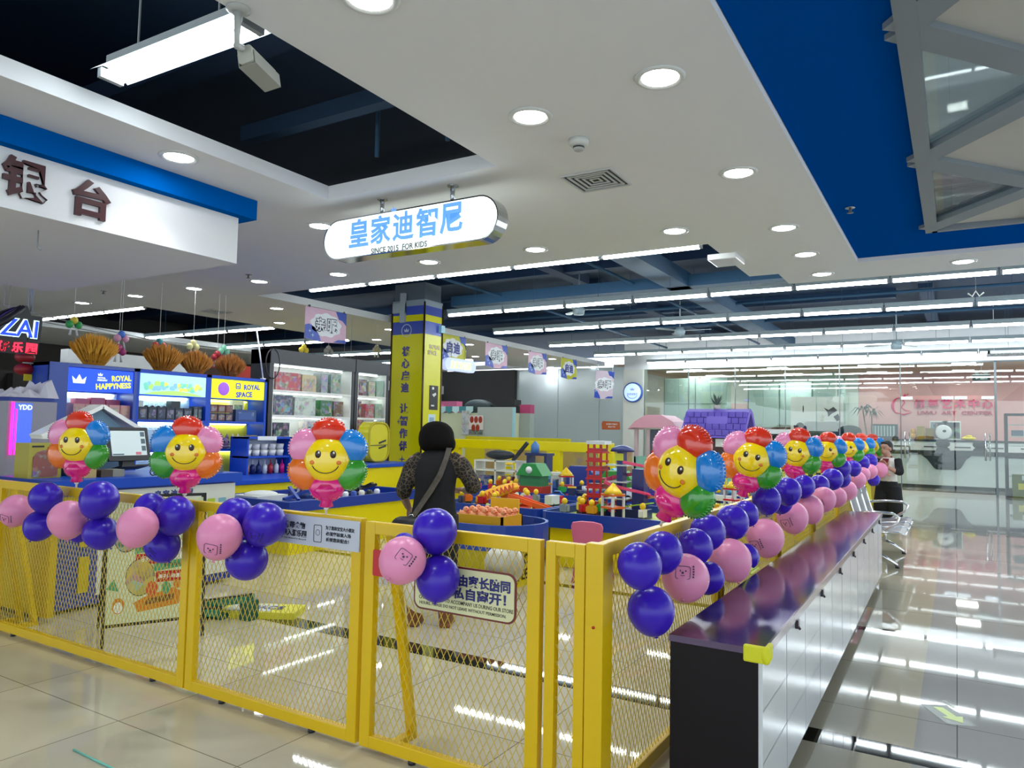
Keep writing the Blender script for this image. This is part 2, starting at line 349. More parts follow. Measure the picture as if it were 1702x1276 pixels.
# the twin tube batten in the dark recess
t = Thing('twin_tube_light', 'bright twin tube batten hanging in the dark ceiling recess', 'light')
A = Vector(onZ(183, 128, 3.82)); B = Vector(onZ(432, 34, 3.82)); d = (B - A).normalized(); B = A + d * 1.40; nrm = Vector((0, 0, 1)).cross(d)
M = frame((A + B) / 2, d, nrm)
t.part('reflector', MB(M).add([(-.71, -.13, -.0), (.71, -.13, 0), (.71, -.05, .06), (-.71, -.05, .06), (-.71, .05, .06), (.71, .05, .06), (.71, .13, 0), (-.71, .13, 0)], [(0, 1, 2, 3), (3, 2, 5, 4), (4, 5, 6, 7)]).box(-.67, -.05, .062, .67, .05, .12).bar((-.4, 0, .1), (-.4, 0, .925), .01, .01).bar((.4, 0, .1), (.4, 0, .925), .01, .01), mat('cdd6d8', .4))
for s_ in (-1, 1): t.part('tube', MB(M).tube([(-.67, s_ * .055, -.01), (.67, s_ * .055, -.01)], .02, 10), STUBE)
for s_ in (-1, 1): t.part('lamp_holder', MB(M).box(s_ * .67, -.08, -.035, s_ * .71, .08, .03), GREYM)
t.done()

# ------------------------------------------------------------ downlights
dl = None
DL = [(-1.51, 4.16, 'in the row beside the blue atrium rim'), (-1.51, 6.04, 'in the row beside the blue atrium rim'), (-1.51, 7.9, 'in the row beside the blue atrium rim'), (-1.51, 9.2, 'in the row beside the blue atrium rim'), (-1.51, 10.44, 'in the row beside the blue atrium rim'),
      (-2.48, 4.27, 'near the smoke detector'), (-2.49, 2.66, 'near the security camera'), (-2.55, 7.51, 'in the row before the open ceiling'), (-4.28, 7.55, 'in the row before the open ceiling'), (-5.85, 7.51, 'in the row before the open ceiling'), (-7.5, 7.55, 'in the row before the open ceiling'),
      (-8.98, 7.4, 'in the row before the open ceiling'), (-10.44, 7.33, 'in the row before the open ceiling'), (-12, 7.31, 'in the row before the open ceiling'), (-13.66, 7.32, 'in the row before the open ceiling'), (-5.85, 5.6, 'half behind the hanging oval sign'), (-5.37, 3.58, 'above the cashier fascia'),
      (.1, 10.42, 'between the blue rim and the strip lights'), (-10.77, 9.3, 'in the soffit beside the pink banner'), (-12.24, 10.66, 'in the soffit beside the pink banner')]
DL += [(*map(float, onZ(x, y, 3.65)[:2]), 'in the soffit beyond the yellow column') for x, y in ((780, 572), (790, 592), (877, 588), (918, 596), (915, 610), (987, 609))]
DL += [(*map(float, onZ(x, y, 3.65)[:2]), 'in the soffit before the yellow column') for x, y in ((648, 547), (626, 564))]
DL += [(x, y, '') for x in (-1.6, -7.2, -9.4) for y in (.6, -1.6)] + [(-7.2, -3.6, ''), (-2.4, -3.6, ''), (3.9, 1, ''), (3.9, 5, ''), (3.9, 8.6, '')]  # unseen downlights, added behind and beside the camera to give more light
cnt = {}
for x, y, wh in DL:
    wh = wh or 'behind the camera position'; k = cnt.get(wh, 0); cnt[wh] = k + 1
    lab = f'round white ceiling downlight {wh}, {ORD[k]} one'
    if wh in ('behind the camera position',): lab = 'round white ceiling downlight added out of view for light'
    if dl is None:
        t = Thing('downlight', lab, 'light', 'round downlights in the white ceiling')
        t.part('trim_ring', MB().lathe([(.112, -.004), (.128, -.016), (.15, -.01), (.155, 0), (.13, 0), (.112, -.001)], n=28), mat('c9ccca', .3))
        t.part('diffuser', MB().lathe([(0, -.006), (.11, -.007), (.112, -.003), (0, -.003)][::-1], n=28), SDOWN)
        dl = t.done((0, 0, 0)); dl.location = (x, y, 3.65)
        sd = bpy.data.lights.new('downlight_beam', 'SPOT'); sd.energy = 16; sd.spot_size = 2.0; sd.spot_blend = .7; sd.shadow_soft_size = .1; sd.color = (.97, 1, 1)
        so = bpy.data.objects.new('downlight_beam', sd); C.objects.link(so); so.parent = dl; so.location = (0, 0, -.03)
    else: dup(dl, (x, y, 3.65), 0, lab)

# ------------------------------------------------------------ small ceiling fittings
def Z3(x, y): p = onZ(x, y, 3.65); return Vector((float(p[0]), float(p[1]), 3.65))
p = Z3(962, 232)
t = Thing('smoke_detector', 'round white smoke detector on the white ceiling', 'detector')
t.part('base', MB().lathe([(.001, 0), (.075, 0), (.075, -.035), (.06, -.05), (.001, -.05)][::-1], p, 24), mat('c4c7c4', .4))
t.part('sensor', MB().lathe([(.001, -.05), (.042, -.05), (.042, -.072), (.03, -.085), (.001, -.085)][::-1], p, 20), mat('9da09e', .4))
t.part('vent_slot', MB().lathe([(.043, -.058), (.0435, -.058), (.0435, -.068), (.043, -.068)][::-1], p, 20), BLK); t.done()
spk = None
for (x, y), lab in (((1413, 345), 'sprinkler head on the blue atrium rim'), ((172, 483), 'sprinkler head on the white soffit near the cashier fascia'), ((413, 456), 'sprinkler head beside a downlight near the oval sign')):
    p = Z3(x, y)
    if lab.endswith('rim'): p = Vector((*map(float, onZ(x, y, 3.70)[:2]), 3.70))
    if spk is None:
        t = Thing('sprinkler_head', lab, 'sprinkler')
        t.part('plate', MB().lathe([(.001, 0), (.045, 0), (.045, -.006), (.001, -.008)][::-1], n=18), STEEL)
        t.part('nozzle', MB().tube([(0, 0, -.005), (0, 0, -.05)], .013, 10).lathe([(.001, -.05), (.03, -.05), (.03, -.053), (.001, -.053)][::-1], n=14), mat('5c6166', .4, .6))
        spk = t.done((0, 0, 0)); spk.location = p
    else: dup(spk, p, 0, lab)
def vent(c, s, rz, lab):
    t = Thing('air_diffuser', lab, 'vent'); M = trs(c, rz)
    m0 = MB(M)
    for k in range(5):
        a = s * (1 - k * .2); b = a - s * .075; ring_prism(m0, [(-a, -a), (a, -a), (a, a), (-a, a)], [(-b, -b), (b, -b), (b, b), (-b, b)], .012, 0, Matrix.Translation((0, 0, -.014 + .002 * k)))
    t.part('frame', m0, mat('bcbfbf', .4)); t.part('duct_face', MB(M).box(-s * .95, -s * .95, -.002, s * .95, s * .95, 0), BLK); t.done()
vent(Z3(991, 299), .235, 0, 'square four-way air diffuser in the white ceiling near the smoke detector')
vent(Z3(357, 517), .24, 0, 'small square air diffuser in the soffit above the blue display shelf')
t = Thing('air_grille', 'white slatted air grille hanging above the glass shopfront', 'vent')
a = onY(1645, 580, 20.6); b = onY(1760, 575, 20.6)
m0 = MB()
for k in range(26):
    x = float(a[0]) + k * .08; m0.bar((x, 20.6, 3.52), (x + .02, 20.6 + .75, 3.52), .03, .04)
t.part('slat', m0, WHITE); t.part('frame', MB().box(a[0] - .04, 20.56, 3.49, a[0] + 2.1, 20.62, 3.56).box(a[0] - .04, 21.33, 3.49, a[0] + 2.1, 21.4, 3.56).box(a[0] - .04, 20.56, 3.49, a[0], 21.4, 3.56).box(a[0] + 2.06, 20.56, 3.49, a[0] + 2.1, 21.4, 3.56).bar((a[0] + .1, 21, 3.56), (a[0] + .1, 21, 4.76), .01, .01).bar((a[0] + 1.9, 21, 3.56), (a[0] + 1.9, 21, 4.76), .01, .01), WHITE); t.done()
p = Z3(1207, 427)
single('junction_box', MB().box(p.x - .17, p.y - .22, 3.58, p.x + .17, p.y + .22, 3.65), WHITEG, 'white box fitting at the notched edge of the white ceiling', 'box', bev=.01)
# security camera on its ceiling bracket
p = Z3(396, 14)
t = Thing('security_camera', 'grey bullet security camera on a ceiling bracket by the dark recess', 'camera')
t.part('mount', MB().lathe([(.001, 0), (.062, 0), (.062, -.012), (.03, -.022), (.001, -.022)][::-1], p, 24).tube([p + Vector((0, 0, -.02)), p + Vector((0, 0, -.21))], [.02, .013], 10).tube([p + Vector((0, 0, -.2)), Vector(onY(408, 82, 2.5))], .018, 10), mat('a9aca9', .35))
q0 = Vector(onY(403, 86, 2.45)); q1 = Vector(onY(452, 134, 2.72)); hd = (q1 - q0).normalized(); M = frame(q0.lerp(q1, .5), hd, Vector((0, 1, 0)))
t.part('housing', MB(M).prism(rrect(-.05, -.042, .05, .042, .02), .24, 0, Matrix.Translation((-.12, 0, 0)) @ Matrix.Rotation(PI / 2, 4, 'Y') ), mat('b4b5aa', .4))
t.part('sun_shield', MB(M).prism([(-.058, -.05), (.02, -.05), (.02, -.046), (-.054, -.046), (-.054, .046), (.02, .046), (.02, .05), (-.058, .05)], .25, 0, Matrix.Translation((-.11, 0, 0)) @ Matrix.Rotation(PI / 2, 4, 'Y')), mat('8f928b', .4))
t.part('lens', MB(M).lathe([(.001, 0), (.03, 0), (.03, .006), (.001, .006)], n=18, M=Matrix.Translation((.118, 0, 0)) @ Matrix.Rotation(PI / 2, 4, 'Y')), BLK); t.done()
# ceiling fans
fan = None
for (x, y, z, rz), lab in (((*map(float, onY(962, 515, 12.72)), .3), 'dim ceiling fan hanging between the second and third rows of strip lights'), ((*map(float, onY(1490, 573, 18.1)), 1.0), 'dim ceiling fan hanging far back near the shopfront'), ((*map(float, onY(1130, 550, 15.4)), 2.1), 'dim ceiling fan hanging under the fourth row of strip lights')):
    if fan is None:
        t = Thing('ceiling_fan', lab, 'fan', 'fans under the open ceiling')
        t.part('motor', MB().lathe([(.001, -.1), (.1, -.09), (.12, 0), (.08, .08), (.001, .09)], n=20), mat('8fa0a8', .4))
        t.part('downrod', MB().tube([(0, 0, .08), (0, 0, 4.75 - z)], .014, 8), mat('8fa0a8', .4))
        for k in range(3):
            t.part('blade', MB(trs((0, 0, 0), 2 * PI * k / 3, .12)).prism([(.1, -.03), (.6, -.07), (.68, 0), (.6, .06), (.1, .03)], .008), mat('a7b7bd', .4))
        fan = t.done((0, 0, 0)); fan.location = (x, y, z); fan.rotation_euler = (0, 0, rz)
    else: dup(fan, (x, y, z), rz, lab)

# ------------------------------------------------------------ cashier fascia with its three characters
t = Thing('wall_cashier_fascia', kind='structure')
XW, XB = -5.85, -5.75
t.part('fascia_board', MB().box(-9.2, -6, 3.02, XW, 4.55, 3.46), WHITE)
t.part('trim_blue', MB().box(-9.3, -6, 3.46, XB, 4.68, 3.648), mat('0054a2', .6, spec=0, var=.02))
for ch, (x0, y0, x1, y1) in (('收', (-190, 190, -75, 290)), ('银', (0, 258, 78, 338)), ('台', (117, 293, 182, 371))):
    pa = onX(x0, (y0 + y1) / 2, XW); pb = onX(x1, (y0 + y1) / 2, XW); zc = float((onX((x0 + x1) / 2, (y0 + y1) / 2, XW))[2]); wd = float(pb[1] - pa[1])
    t.part('sign_character', MB().text(ch, frame((XW, (pa[1] + pb[1]) / 2, zc), (0, 1, 0), (0, 0, 1)), wd, .30, .03, 0, .03), mat('3c0a14', .4))
t.part('hook', MB().tube([(-6.3, 3.0, 3.02), (-6.3, 3.0, 2.88), (-6.28, 3.02, 2.86)], .006, 6), GREYM)
t.done()

# ------------------------------------------------------------ oval hanging sign
Y0 = 5.12; pl = onY(538, 400, Y0); pr = onY(828, 360, Y0); zb = float(onY(690, 414, Y0)[2]); zt = float(onY(690, 343, Y0)[2])
xl, xr = float(pl[0]), float(pr[0]); zc = (zb + zt) / 2; hh = (zt - zb) / 2; xc = (xl + xr) / 2
t = Thing('hanging_sign', 'glowing white oval sign with blue shop lettering hung from the ceiling', 'sign')
def stad(w_, h_):
    n = 14; a = w_ - h_
    return [(a + h_ * math.cos(-PI / 2 + PI * i / n), h_ * math.sin(-PI / 2 + PI * i / n)) for i in range(n + 1)] + [(-a + h_ * math.cos(PI / 2 + PI * i / n), h_ * math.sin(PI / 2 + PI * i / n)) for i in range(n + 1)]
M = frame((xc, Y0, zc), (1, 0, 0), (0, 0, 1)); W2 = (xr - xl) / 2
m0 = MB(M); ring_prism(m0, stad(W2, hh), stad(W2 - .012, hh - .012), .16, 0, Matrix.Translation((0, 0, -.16)))
t.part('chrome_rim', m0, mat('c3c6c8', .12, 1))
fp = t.part('face', MB(M).prism(stad(W2 - .012, hh - .012), .012, 0, Matrix.Translation((0, 0, -.014))), emis('f3fff6', 1.5))
t.part('face', MB(M).prism(stad(W2 - .012, hh - .012), .012, 0, Matrix.Translation((0, 0, -.16))), emis('f3fff6', 1.5))
m0 = MB(M)
for k, ch in enumerate('皇家迪智尼'): m0.text(ch, Matrix.Translation((-.55 + k * .27, .035, .0)), .245, .27, .006, 0, .025)
crown(m0, Matrix.Translation((-.13, .185, 0)), .05, .004)
t.part('lettering', m0, emis('5f97ea', .85), fp)
t.part('lettering', MB(M).text('SINCE 2015  FOR KIDS', Matrix.Translation((-.06, -.16, 0)), .66, .056, .004, 0, .022), emis('4c565e', .45), fp)
for xp in (626, 743):
    x = float(onY(xp, 335, Y0)[0]); t.part('hanging_rod', MB().tube([(x, Y0 + .08, zt - .005), (x, Y0 + .08, 3.645)], .02, 12).lathe([(.001, 0), (.05, 0), (.05, -.01), (.001, -.01)][::-1], (x, Y0 + .08, 3.65), 16), STEEL)
t.done()
# ------------------------------------------------------------ yellow column
t = Thing('column', kind='structure')
cx0, cx1, cy0, cy1 = -9.86, -9.03, 11.5, 12.1
t.part('shaft', MB().box(cx0 + .03, cy0 + .03, 0, cx1 - .03, cy1 - .03, 4.4), mat('5c6870', .5))
def ring(z0, z1, m_, nm): t.part(nm, MB().box(cx0, cy0, z0, cx1, cy1, z1), m_)
PY = mat('d9d400', .3, var=.02); PB = mat('3a4fae', .35)
ring(0, 3.36, PY, 'cladding'); ring(3.36, 3.62, PB, 'band'); ring(3.62, 3.75, PY, 'band'); ring(3.75, 3.93, PB, 'band'); ring(3.93, 4.05, mat('8f9ca6', .4), 'cap')
for x, y in ((cx0, cy0), (cx1, cy0), (cx1, cy1)): t.part('corner_strip', MB().tube([(x, y, 0), (x, y, 4.0)], .02, 8), mat('4a3a22', .3, .5))
m0 = MB(); fx = (cx0 + cx1) / 2 - .03
for k, ch in enumerate('将心启迪'): m0.text(ch, frame((fx, cy0 - .001, 3.02 - k * .245), (1, 0, 0), (0, 0, 1)), .2, .2, .01, 0, .03)
for k, ch in enumerate('让智作伴'): m0.text(ch, frame((fx - .01, cy0 - .001, 1.87 - k * .25), (1, 0, 0), (0, 0, 1)), .2, .2, .01, 0, .03)
for (x, z, s_) in ((-9.5, 2.15 - 1.3, .09), (-9.62, 1.6, .05)): m0.prism([(s_ * (1 if i % 2 == 0 else .22) * math.cos(PI / 4 * i), s_ * (1 if i % 2 == 0 else .22) * math.sin(PI / 4 * i)) for i in range(8)], .006, 0, frame((x, cy0 - .001, z), (1, 0, 0), (0, 0, 1)))
t.part('lettering', m0, mat('4a4596', .4))
m0 = MB(); Mc = frame((fx, cy0 - .002, 3.44), (1, 0, 0), (0, 0, 1)); ring_prism(m0, [(.13 * math.cos(i * PI / 12), .13 * math.sin(i * PI / 12)) for i in range(24)], [(.115 * math.cos(i * PI / 12), .115 * math.sin(i * PI / 12)) for i in range(24)], .006, 0, Mc); crown(m0, Mc @ Matrix.Translation((0, -.03, 0)), .1, .005)
t.part('crown_emblem', m0, mat('b9c4cc', .4))
t.part('lettering', MB().text('ROYAL', frame((cx1 + .001, 11.86, 3.12), (0, 1, 0), (0, 0, 1)), .36, .09, .005, 0, .02), mat('b9a58c', .4)); t.part('lettering', MB().text('SPACE', frame((cx1 + .001, 11.78, 3.0), (0, 1, 0), (0, 0, 1)), .3, .09, .005, 0, .02), mat('b9a58c', .4))
t.part('conduit', MB().box(-9.62, cy0 - .06, 3.6, -9.5, cy0, 4.2).box(-9.83, cy0 - .04, 3.8, -9.5, cy0, 4.0), mat('a7b2b8', .4)); t.done()
single('poster', MB().box(cx1, 11.72, 1.85, cx1 + .008, 12.0, 2.34, 0).box(cx1 + .008, 11.8, 2.26, cx1 + .011, 11.86, 2.31, 1).box(cx1 + .008, 11.78, 1.92, cx1 + .011, 11.88, 1.95, 1).prism([(-.06, 0), (.06, .04), (.08, .0), (0, -.05)], .003, 1, frame((cx1 + .008, 11.86, 2.16), (0, 1, 0), (0, 0, 1))), [BLK, WHITEG], 'small black poster stuck on the yellow column', 'poster')
single('paper_notice', MB().box(cx1, 11.7, 1.3, cx1 + .006, 11.93, 1.76, 0).box(cx1 + .006, 11.74, 1.55, cx1 + .008, 11.89, 1.7, 1), [mat('c9dbe6', .5), mat('8fa9c4', .5)], 'pale blue paper notice below the black poster on the column', 'notice')
single('service_box', MB().box(cx1, 11.98, 3.43, cx1 + .07, 12.1, 3.58), mat('8fc4d8', .4), 'small pale blue box on the blue band of the column', 'box')

# ------------------------------------------------------------ banners hung from the soffit edge
def blob(w_, h_, n=26, amp=.12, ph=0, k=9): return [(w_ * (1 + amp * math.sin(k * a + ph)) * math.cos(a), h_ * (1 + amp * math.sin(k * a + ph)) * math.sin(a)) for a in [2 * PI * i / (n * 2) for i in range(n * 2)]]
def banner(yc, txt, base, tcol, lab, z1=3.645, X=-10.02, M=None, wd=1.04, ht=.58):
    hung = M is not None; M = M or frame((X, yc, z1 - ht / 2), (0, 1, 0), (0, 0, 1)); a, b = wd / 2, ht / 2
    m0 = MB(M).prism([(-a, -b), (-.1, -b - .04), (a, -b - .0), (a, b), (-a, b)], .006, 0)
    P_ = lambda poly, mi, z: m0.prism(poly, .003, mi, Matrix.Translation((0, 0, z)))
    P_([(-a, -b), (-.12, -b - .03), (-.16, -b + .07), (-.28, -b + .22), (-.42, -b + .27), (-a, -b + .24)], 1, .006)
    P_([(a, b), (a, b - .24), (a - .1, b - .16), (a - .2, b - .14), (a - .28, b)], 1, .006)
    P_([(a, -b), (a - .33, -b - .01), (a - .2, -b + .05), (a, -b + .06)], 1, .006)
    P_(blob(.38, .215, amp=.06), 2, .006)
    for k, ch in enumerate(txt): m0.text(ch, Matrix.Translation((-.15 + k * .3, 0, .009)), .27, .28, .003, 3, .04 if tcol else .06)
    if not tcol:
        for k, ch in enumerate(txt): m0.text(ch, Matrix.Translation((-.15 + k * .3, 0, .0122)), .238, .248, .002, 2, .004)
    for x, y in ((-.4, -.15), (-.33, -.22)): m0.prism([(.04 * (1 if i % 2 == 0 else .25) * math.cos(PI / 4 * i), .04 * (1 if i % 2 == 0 else .25) * math.sin(PI / 4 * i)) for i in range(8)], .003, 5, Matrix.Translation((x, y, .009)))
    t = Thing('banner', lab, 'banner', 'banners along the soffit edge')
    t.part('printed_sheet', m0, [mat(base, .5, var=.08, scale=9), mat('2348b4', .4), mat('eef0f2', .5), mat('27358f' if tcol else '232a45', .5), mat('e8c87a', .5), mat('bfe4f4', .4)])
    t.part('clip', MB(M).box(-a + .05, b - .01, -.01, -a + .1, b + .03, .02).box(a - .1, b - .01, -.01, a - .05, b + .03, .02), STEEL)
    if hung:
        for u in (-a + .07, a - .07): q = M @ Vector((u, b, 0)); t.part('cord', MB().tube([q, (q.x, q.y, 4.745)], .005, 5), STEEL)
    t.done()
banner(9.82, '亲昵', 'dfb6cb', 0, 'pink and blue hanging banner between the blue shelf and the yellow column')
banner(13.85, '启迪', 'c9c62a', 1, 'yellow and blue hanging banner just past the yellow column')
banner(15.75, '亲昵', 'dfb6cb', 0, 'pink hanging banner, next after the yellow one past the column')
banner(17.9, '亲昵', 'dfb6cb', 0, 'pink hanging banner above the frosted partition end')
banner(19.85, '启迪', 'c9c62a', 1, 'yellow hanging banner farther along above the frosted partition')
banner(0, '亲昵', 'd9c4d2', 0, 'pale banner hung edge-on near the round lit sign', M=frame((-9.45, 21.2, 2.95), (.42, .9, 0), (.12, 0, 1)), wd=.75, ht=.85)
p = onX(763, 603, -9.98)
t = Thing('oval_shop_sign', 'small lavender oval light sign under the yellow banner past the column', 'sign')
M = frame((-9.98, p[1], p[2] - .06), (0, 1, 0), (0, 0, 1))
t.part('sign_body', MB(M).prism(stad(.62, .145), .12, 0, Matrix.Translation((0, 0, -.06))), emis('b7c3ea', .75))
m0 = MB(M)
for k, ch in enumerate('皇家迪智尼'): m0.text(ch, Matrix.Translation((-.34 + k * .17, 0, .06)), .15, .19, .006, 0, .03)
t.part('lettering', m0, emis('e9e79a', 1.0)); t.part('hanging_rod', MB().tube([(-9.98, p[1] - .3, p[2] + .07), (-10.03, p[1] - .3, 3.65)], .008, 6).tube([(-9.98, p[1] + .3, p[2] + .07), (-10.03, p[1] + .3, 3.65)], .008, 6), STEEL); t.done()

# ------------------------------------------------------------ frosted partition and glass shopfront
YF = 22.5
struct('wall_shopfront_header', MB().box(-9.3, YF - .05, 3.5, 9, YF + .35, 3.85).box(-9.3, YF - .05, 3.85, 9, YF + .1, 4.4), WHITE)
struct('wall_pier', MB().box(-9.3, YF - .12, 0, -8.62, YF + .3, 3.5), mat('d3d4cd', .5))
FROST = mat('aab6ba', .16, 0, spec=.7, var=.05, scale=.7)
m0 = MB()
for a, b in ((-13.4, -11.75), (-11.73, -10.2), (-10.18, -9.3)): m0.box(a, YF - .03, 0, b, YF + .02, 3.6)
struct('wall_partition', m0, FROST)
single('partition_notice', MB().text('家长请看管好您的孩子', frame((-9.72, YF - .045, 1.72), (1, 0, 0), (0, 0, 1)), .4, .05, .004, 1, .02).text('禁止攀爬', frame((-9.72, YF - .045, 1.63), (1, 0, 0), (0, 0, 1)), .26, .05, .004, 1, .02).prism([(-.32, -.14), (.3, -.14), (.32, -.1), (.3, .12), (-.3, .14), (-.34, .04)], .012, 0, frame((-9.75, YF - .032, 1.68), (1, 0, 0), (0, 0, 1))), [mat('b85a2c', .5), WHITEG], 'small orange-brown notice on the frosted partition', 'notice')
GL = glass_mat('shop_glass', (.90, .95, .93, 1), 1.5)
edges = [-8.62, -7.16, -5.72, -4.27, -2.81, -1.3]
for k, (a, b) in enumerate(zip(edges, edges[1:])):
    t = Thing('window_%d' % (k + 2), kind='structure'); t.part('pane', MB().box(a + .012, YF - .006, .06, b - .012, YF + .006, 3.49), GL)
    t.part('window_frame', MB().box(a - .012, YF - .02, 0, a + .012, YF + .02, 3.5).box(a, YF - .03, 0, b, YF + .03, .06), mat('7d8688', .3, .7)); t.done()
for nm, a, b, hx in (('door_1', -1.28, -.05, -1.14), ('door_2', -.03, .84, .68)):
    t = Thing(nm, kind='structure'); t.part('pane', MB().box(a + .01, YF - .006, .09, b - .01, YF + .006, 2.5), GL)
    for s_ in (-1, 1): t.part('door_handle', MB().tube([(hx + .05 * s_, YF + s_ * .06, .92), (hx + .05 * s_, YF + s_ * .06, 1.62)], .02, 10).tube([(hx + .05 * s_, YF + s_ * .06, 1.0), (hx + .05 * s_, YF, 1.0)], .012, 8).tube([(hx + .05 * s_, YF + s_ * .06, 1.54), (hx + .05 * s_, YF, 1.54)], .012, 8), CHROME)
    t.part('patch_fitting', MB().box(a + .0, YF - .02, 2.5, a + .28, YF + .02, 2.58).box(b - .28, YF - .02, 2.5, b, YF + .02, 2.58), STEEL); t.done()
t = Thing('window_7', kind='structure'); t.part('pane', MB().box(-1.28, YF - .006, 2.6, .84, YF + .006, 3.49).box(.9, YF - .006, .05, 3.2, YF + .006, 3.49), GL); t.part('window_frame', MB().box(-1.3, YF - .02, 0, -1.275, YF + .02, 3.5).box(.845, YF - .03, 0, .895, YF + .03, 3.5).box(-1.3, YF - .03, 3.46, 3.2, YF + .03, 3.5), mat('6c7476', .3, .7)); t.done()
# inside the art centre
PINK = mat('d0a4a2', .7); MINT = mat('bfd8cf', .3)
struct('wall_back', MB().box(-2.9, 28, 0, 9, 28.15, 3.6), PINK)
struct('wall_back_pale', MB().box(-9.6, 28, 0, -2.9, 28.15, 3.6, 0).box(-7.4, 27.98, 1.2, -4.6, 28, 2.62, 1), [mat('cfd8d2', .6), mat('d9b2ac', .6)])
struct('ceiling_art_centre', MB().box(-9.6, 22.6, 3.6, 9, 28.15, 3.7), mat('d8b9a4', .7))
struct('wall_art_centre_end', MB().box(-9.75, 22.6, 0, -9.6, 28.15, 3.7), mat('d5d8d2', .6))
lamp = None
for k, (x, y) in enumerate([(x, y) for x in (-7.5, -4.8, -2.2, .2, 2.6, 5) for y in (24.2, 26.8)]):
    lab = 'square ceiling panel lamp inside the glass-fronted art centre'
    if lamp is None:
        t = Thing('panel_lamp', lab, 'light', 'panel lamps of the art centre'); t.part('lamp_frame', MB().box(-.32, -.32, -.02, .32, .32, 0), WHITEG); t.part('diffuser', MB().box(-.28, -.28, -.03, .28, .28, -.02), emis('fbf8f4', 7)); lamp = t.done((0, 0, 0)); lamp.location = (x, y, 3.6)
    else: dup(lamp, (x, y, 3.6), 0, lab)
for k in range(5):   # mint sliding wardrobes
    x0 = -8.7 + k * 1.1
    t = Thing('wardrobe', f'tall mint glass wardrobe behind the shop glass, {ORD[k]} from the white pier', 'wardrobe', 'mint wardrobes in the art centre')
    t.part('body', MB().box(x0, 24.6 + .02 if k < 2 else 27.4, 1.75 if k > 1 else .6, x0 + 1.08, 25.1 if k < 2 else 27.95, 3.35), MINT)
    yy = 24.6 if k < 2 else 27.38
    for s_ in (0, 1): t.part('door', MB().box(x0 + .02 + s_ * .53, yy, 1.8 if k > 1 else .65, x0 + .53 + s_ * .53, yy + .02, 3.32), mat('a9c4bc', .12, spec=.8))
    t.part('wardrobe_frame', MB().box(x0, yy - .01, 1.75 if k > 1 else .6, x0 + .03, yy + .02, 3.35).box(x0, yy - .01, 2.45, x0 + 1.08, yy + .01, 2.49) if k < 2 else MB().box(x0, yy - .01, 1.75, x0 + .03, yy + .02, 3.35), mat('6f8a86', .4)); t.done()
single('low_cabinet_plinth', MB().box(-8.7, 24.62, 0, -6.48, 25.1, .6), MINT, 'mint plinth under the two tall wardrobes behind the glass', 'cabinet')
# light pillar panel and the wall art
struct('wall_light_column', MB().box(-4.15, 26.6, 0, -3.45, 27.1, 3.6), mat('c3dcd4', .4))
for k, xc in enumerate((-4.35, -3.52)):
    t = Thing('wall_art', 'white art board with %s, leaning behind the shop glass' % ('a small black and white bear drawing' if k == 0 else 'a dark bird sketch'), 'picture')
    t.part('board', MB().box(xc - .4, 25.9, 1.52, xc + .4, 25.95, 2.75), WHITEG)
    m0 = MB(frame((xc, 25.9, 0), (1, 0, 0), (0, 0, 1)))
    if k == 0: m0.ell((-.1, 1.78, 0), (.13, .12, .01)); m0.ell((-.22, 1.7, .002), (.06, .1, .012)); m0.ell((.05, 1.7, .002), (.06, .1, .012)); m0.ell((.0, 2.35, 0), (.02, .12, .01))
    else: m0.prism([(-.2, 2.4), (-.05, 2.32), (.1, 2.42), (.22, 2.3), (.05, 2.2), (-.06, 2.1), (-.08, 2.24)], .01); m0.prism([(.1, 2.1), (.24, 2.2), (.3, 2.0), (.2, 1.95)], .01)
    t.part('drawing', m0, BLK); t.done()
single('art_board_stand', MB().box(-4.8, 25.96, 0, -3.1, 26.3, 1.52), mat('22302c', .6), 'dark green low cabinet under the white art boards', 'cabinet')
t = Thing('sofa', 'dark green sofa behind the shop glass', 'sofa')
t.part('seat', MB().box(-4.6, 24.3, .12, -2.5, 25.1, .5), mat('12332b', .7), bev=.05); t.part('backrest', MB().box(-4.6, 25.0, .3, -2.5, 25.3, 1.62), mat('12332b', .7), bev=.06); t.part('headrest', MB().ell((-2.85, 25.1, 1.65), (.34, .2, .17)), mat('12332b', .7))
for x in (-4.5, -2.6): t.part('foot', MB().box(x - .05, 24.4, 0, x + .05, 24.5, .12), BLK)
t.done()
# palm
t = Thing('potted_palm', 'potted palm with two thin trunks by the pink wall', 'plant')
px, py = -2.3, 25.6
t.part('pot', MB().lathe([(.001, 0), (.16, 0), (.21, .4), (.19, .4), (.17, .34), (.001, .34)], (px, py, 0), 18), mat('e9e9e4', .4))
t.part('trunk', MB().tube([(px - .04, py, .3), (px - .1, py, 1.4), (px - .22, py, 2.3)], .02, 8).tube([(px + .04, py, .3), (px + .03, py, 2.2)], .02, 8), mat('6b5a3c', .7))
m0 = MB(); rnd = random.Random(3)
for bx, bz in ((px - .22, 2.3), (px + .03, 2.22)):
    for k in range(16):
        a = 2 * PI * k / 16 + rnd.random(); L_ = .34 + .14 * rnd.random(); up = .25 - .3 * rnd.random()
        p0 = Vector((bx, py, bz)); d = Vector((math.cos(a), math.sin(a), 0)); sd = Vector((-d.y, d.x, 0)) * .025
        p1 = p0 + d * L_ * .5 + Vector((0, 0, up * .6 + .06)); p2 = p0 + d * L_ + Vector((0, 0, up - .18))
        m0.add([p0, p1 + sd, p2, p1 - sd, p1 + Vector((0, 0, -.008))], [(0, 1, 2, 3), (0, 3, 4), (0, 4, 1)])
t.part('fronds', m0, mat('1e4a34', .5), kind='stuff'); t.done()
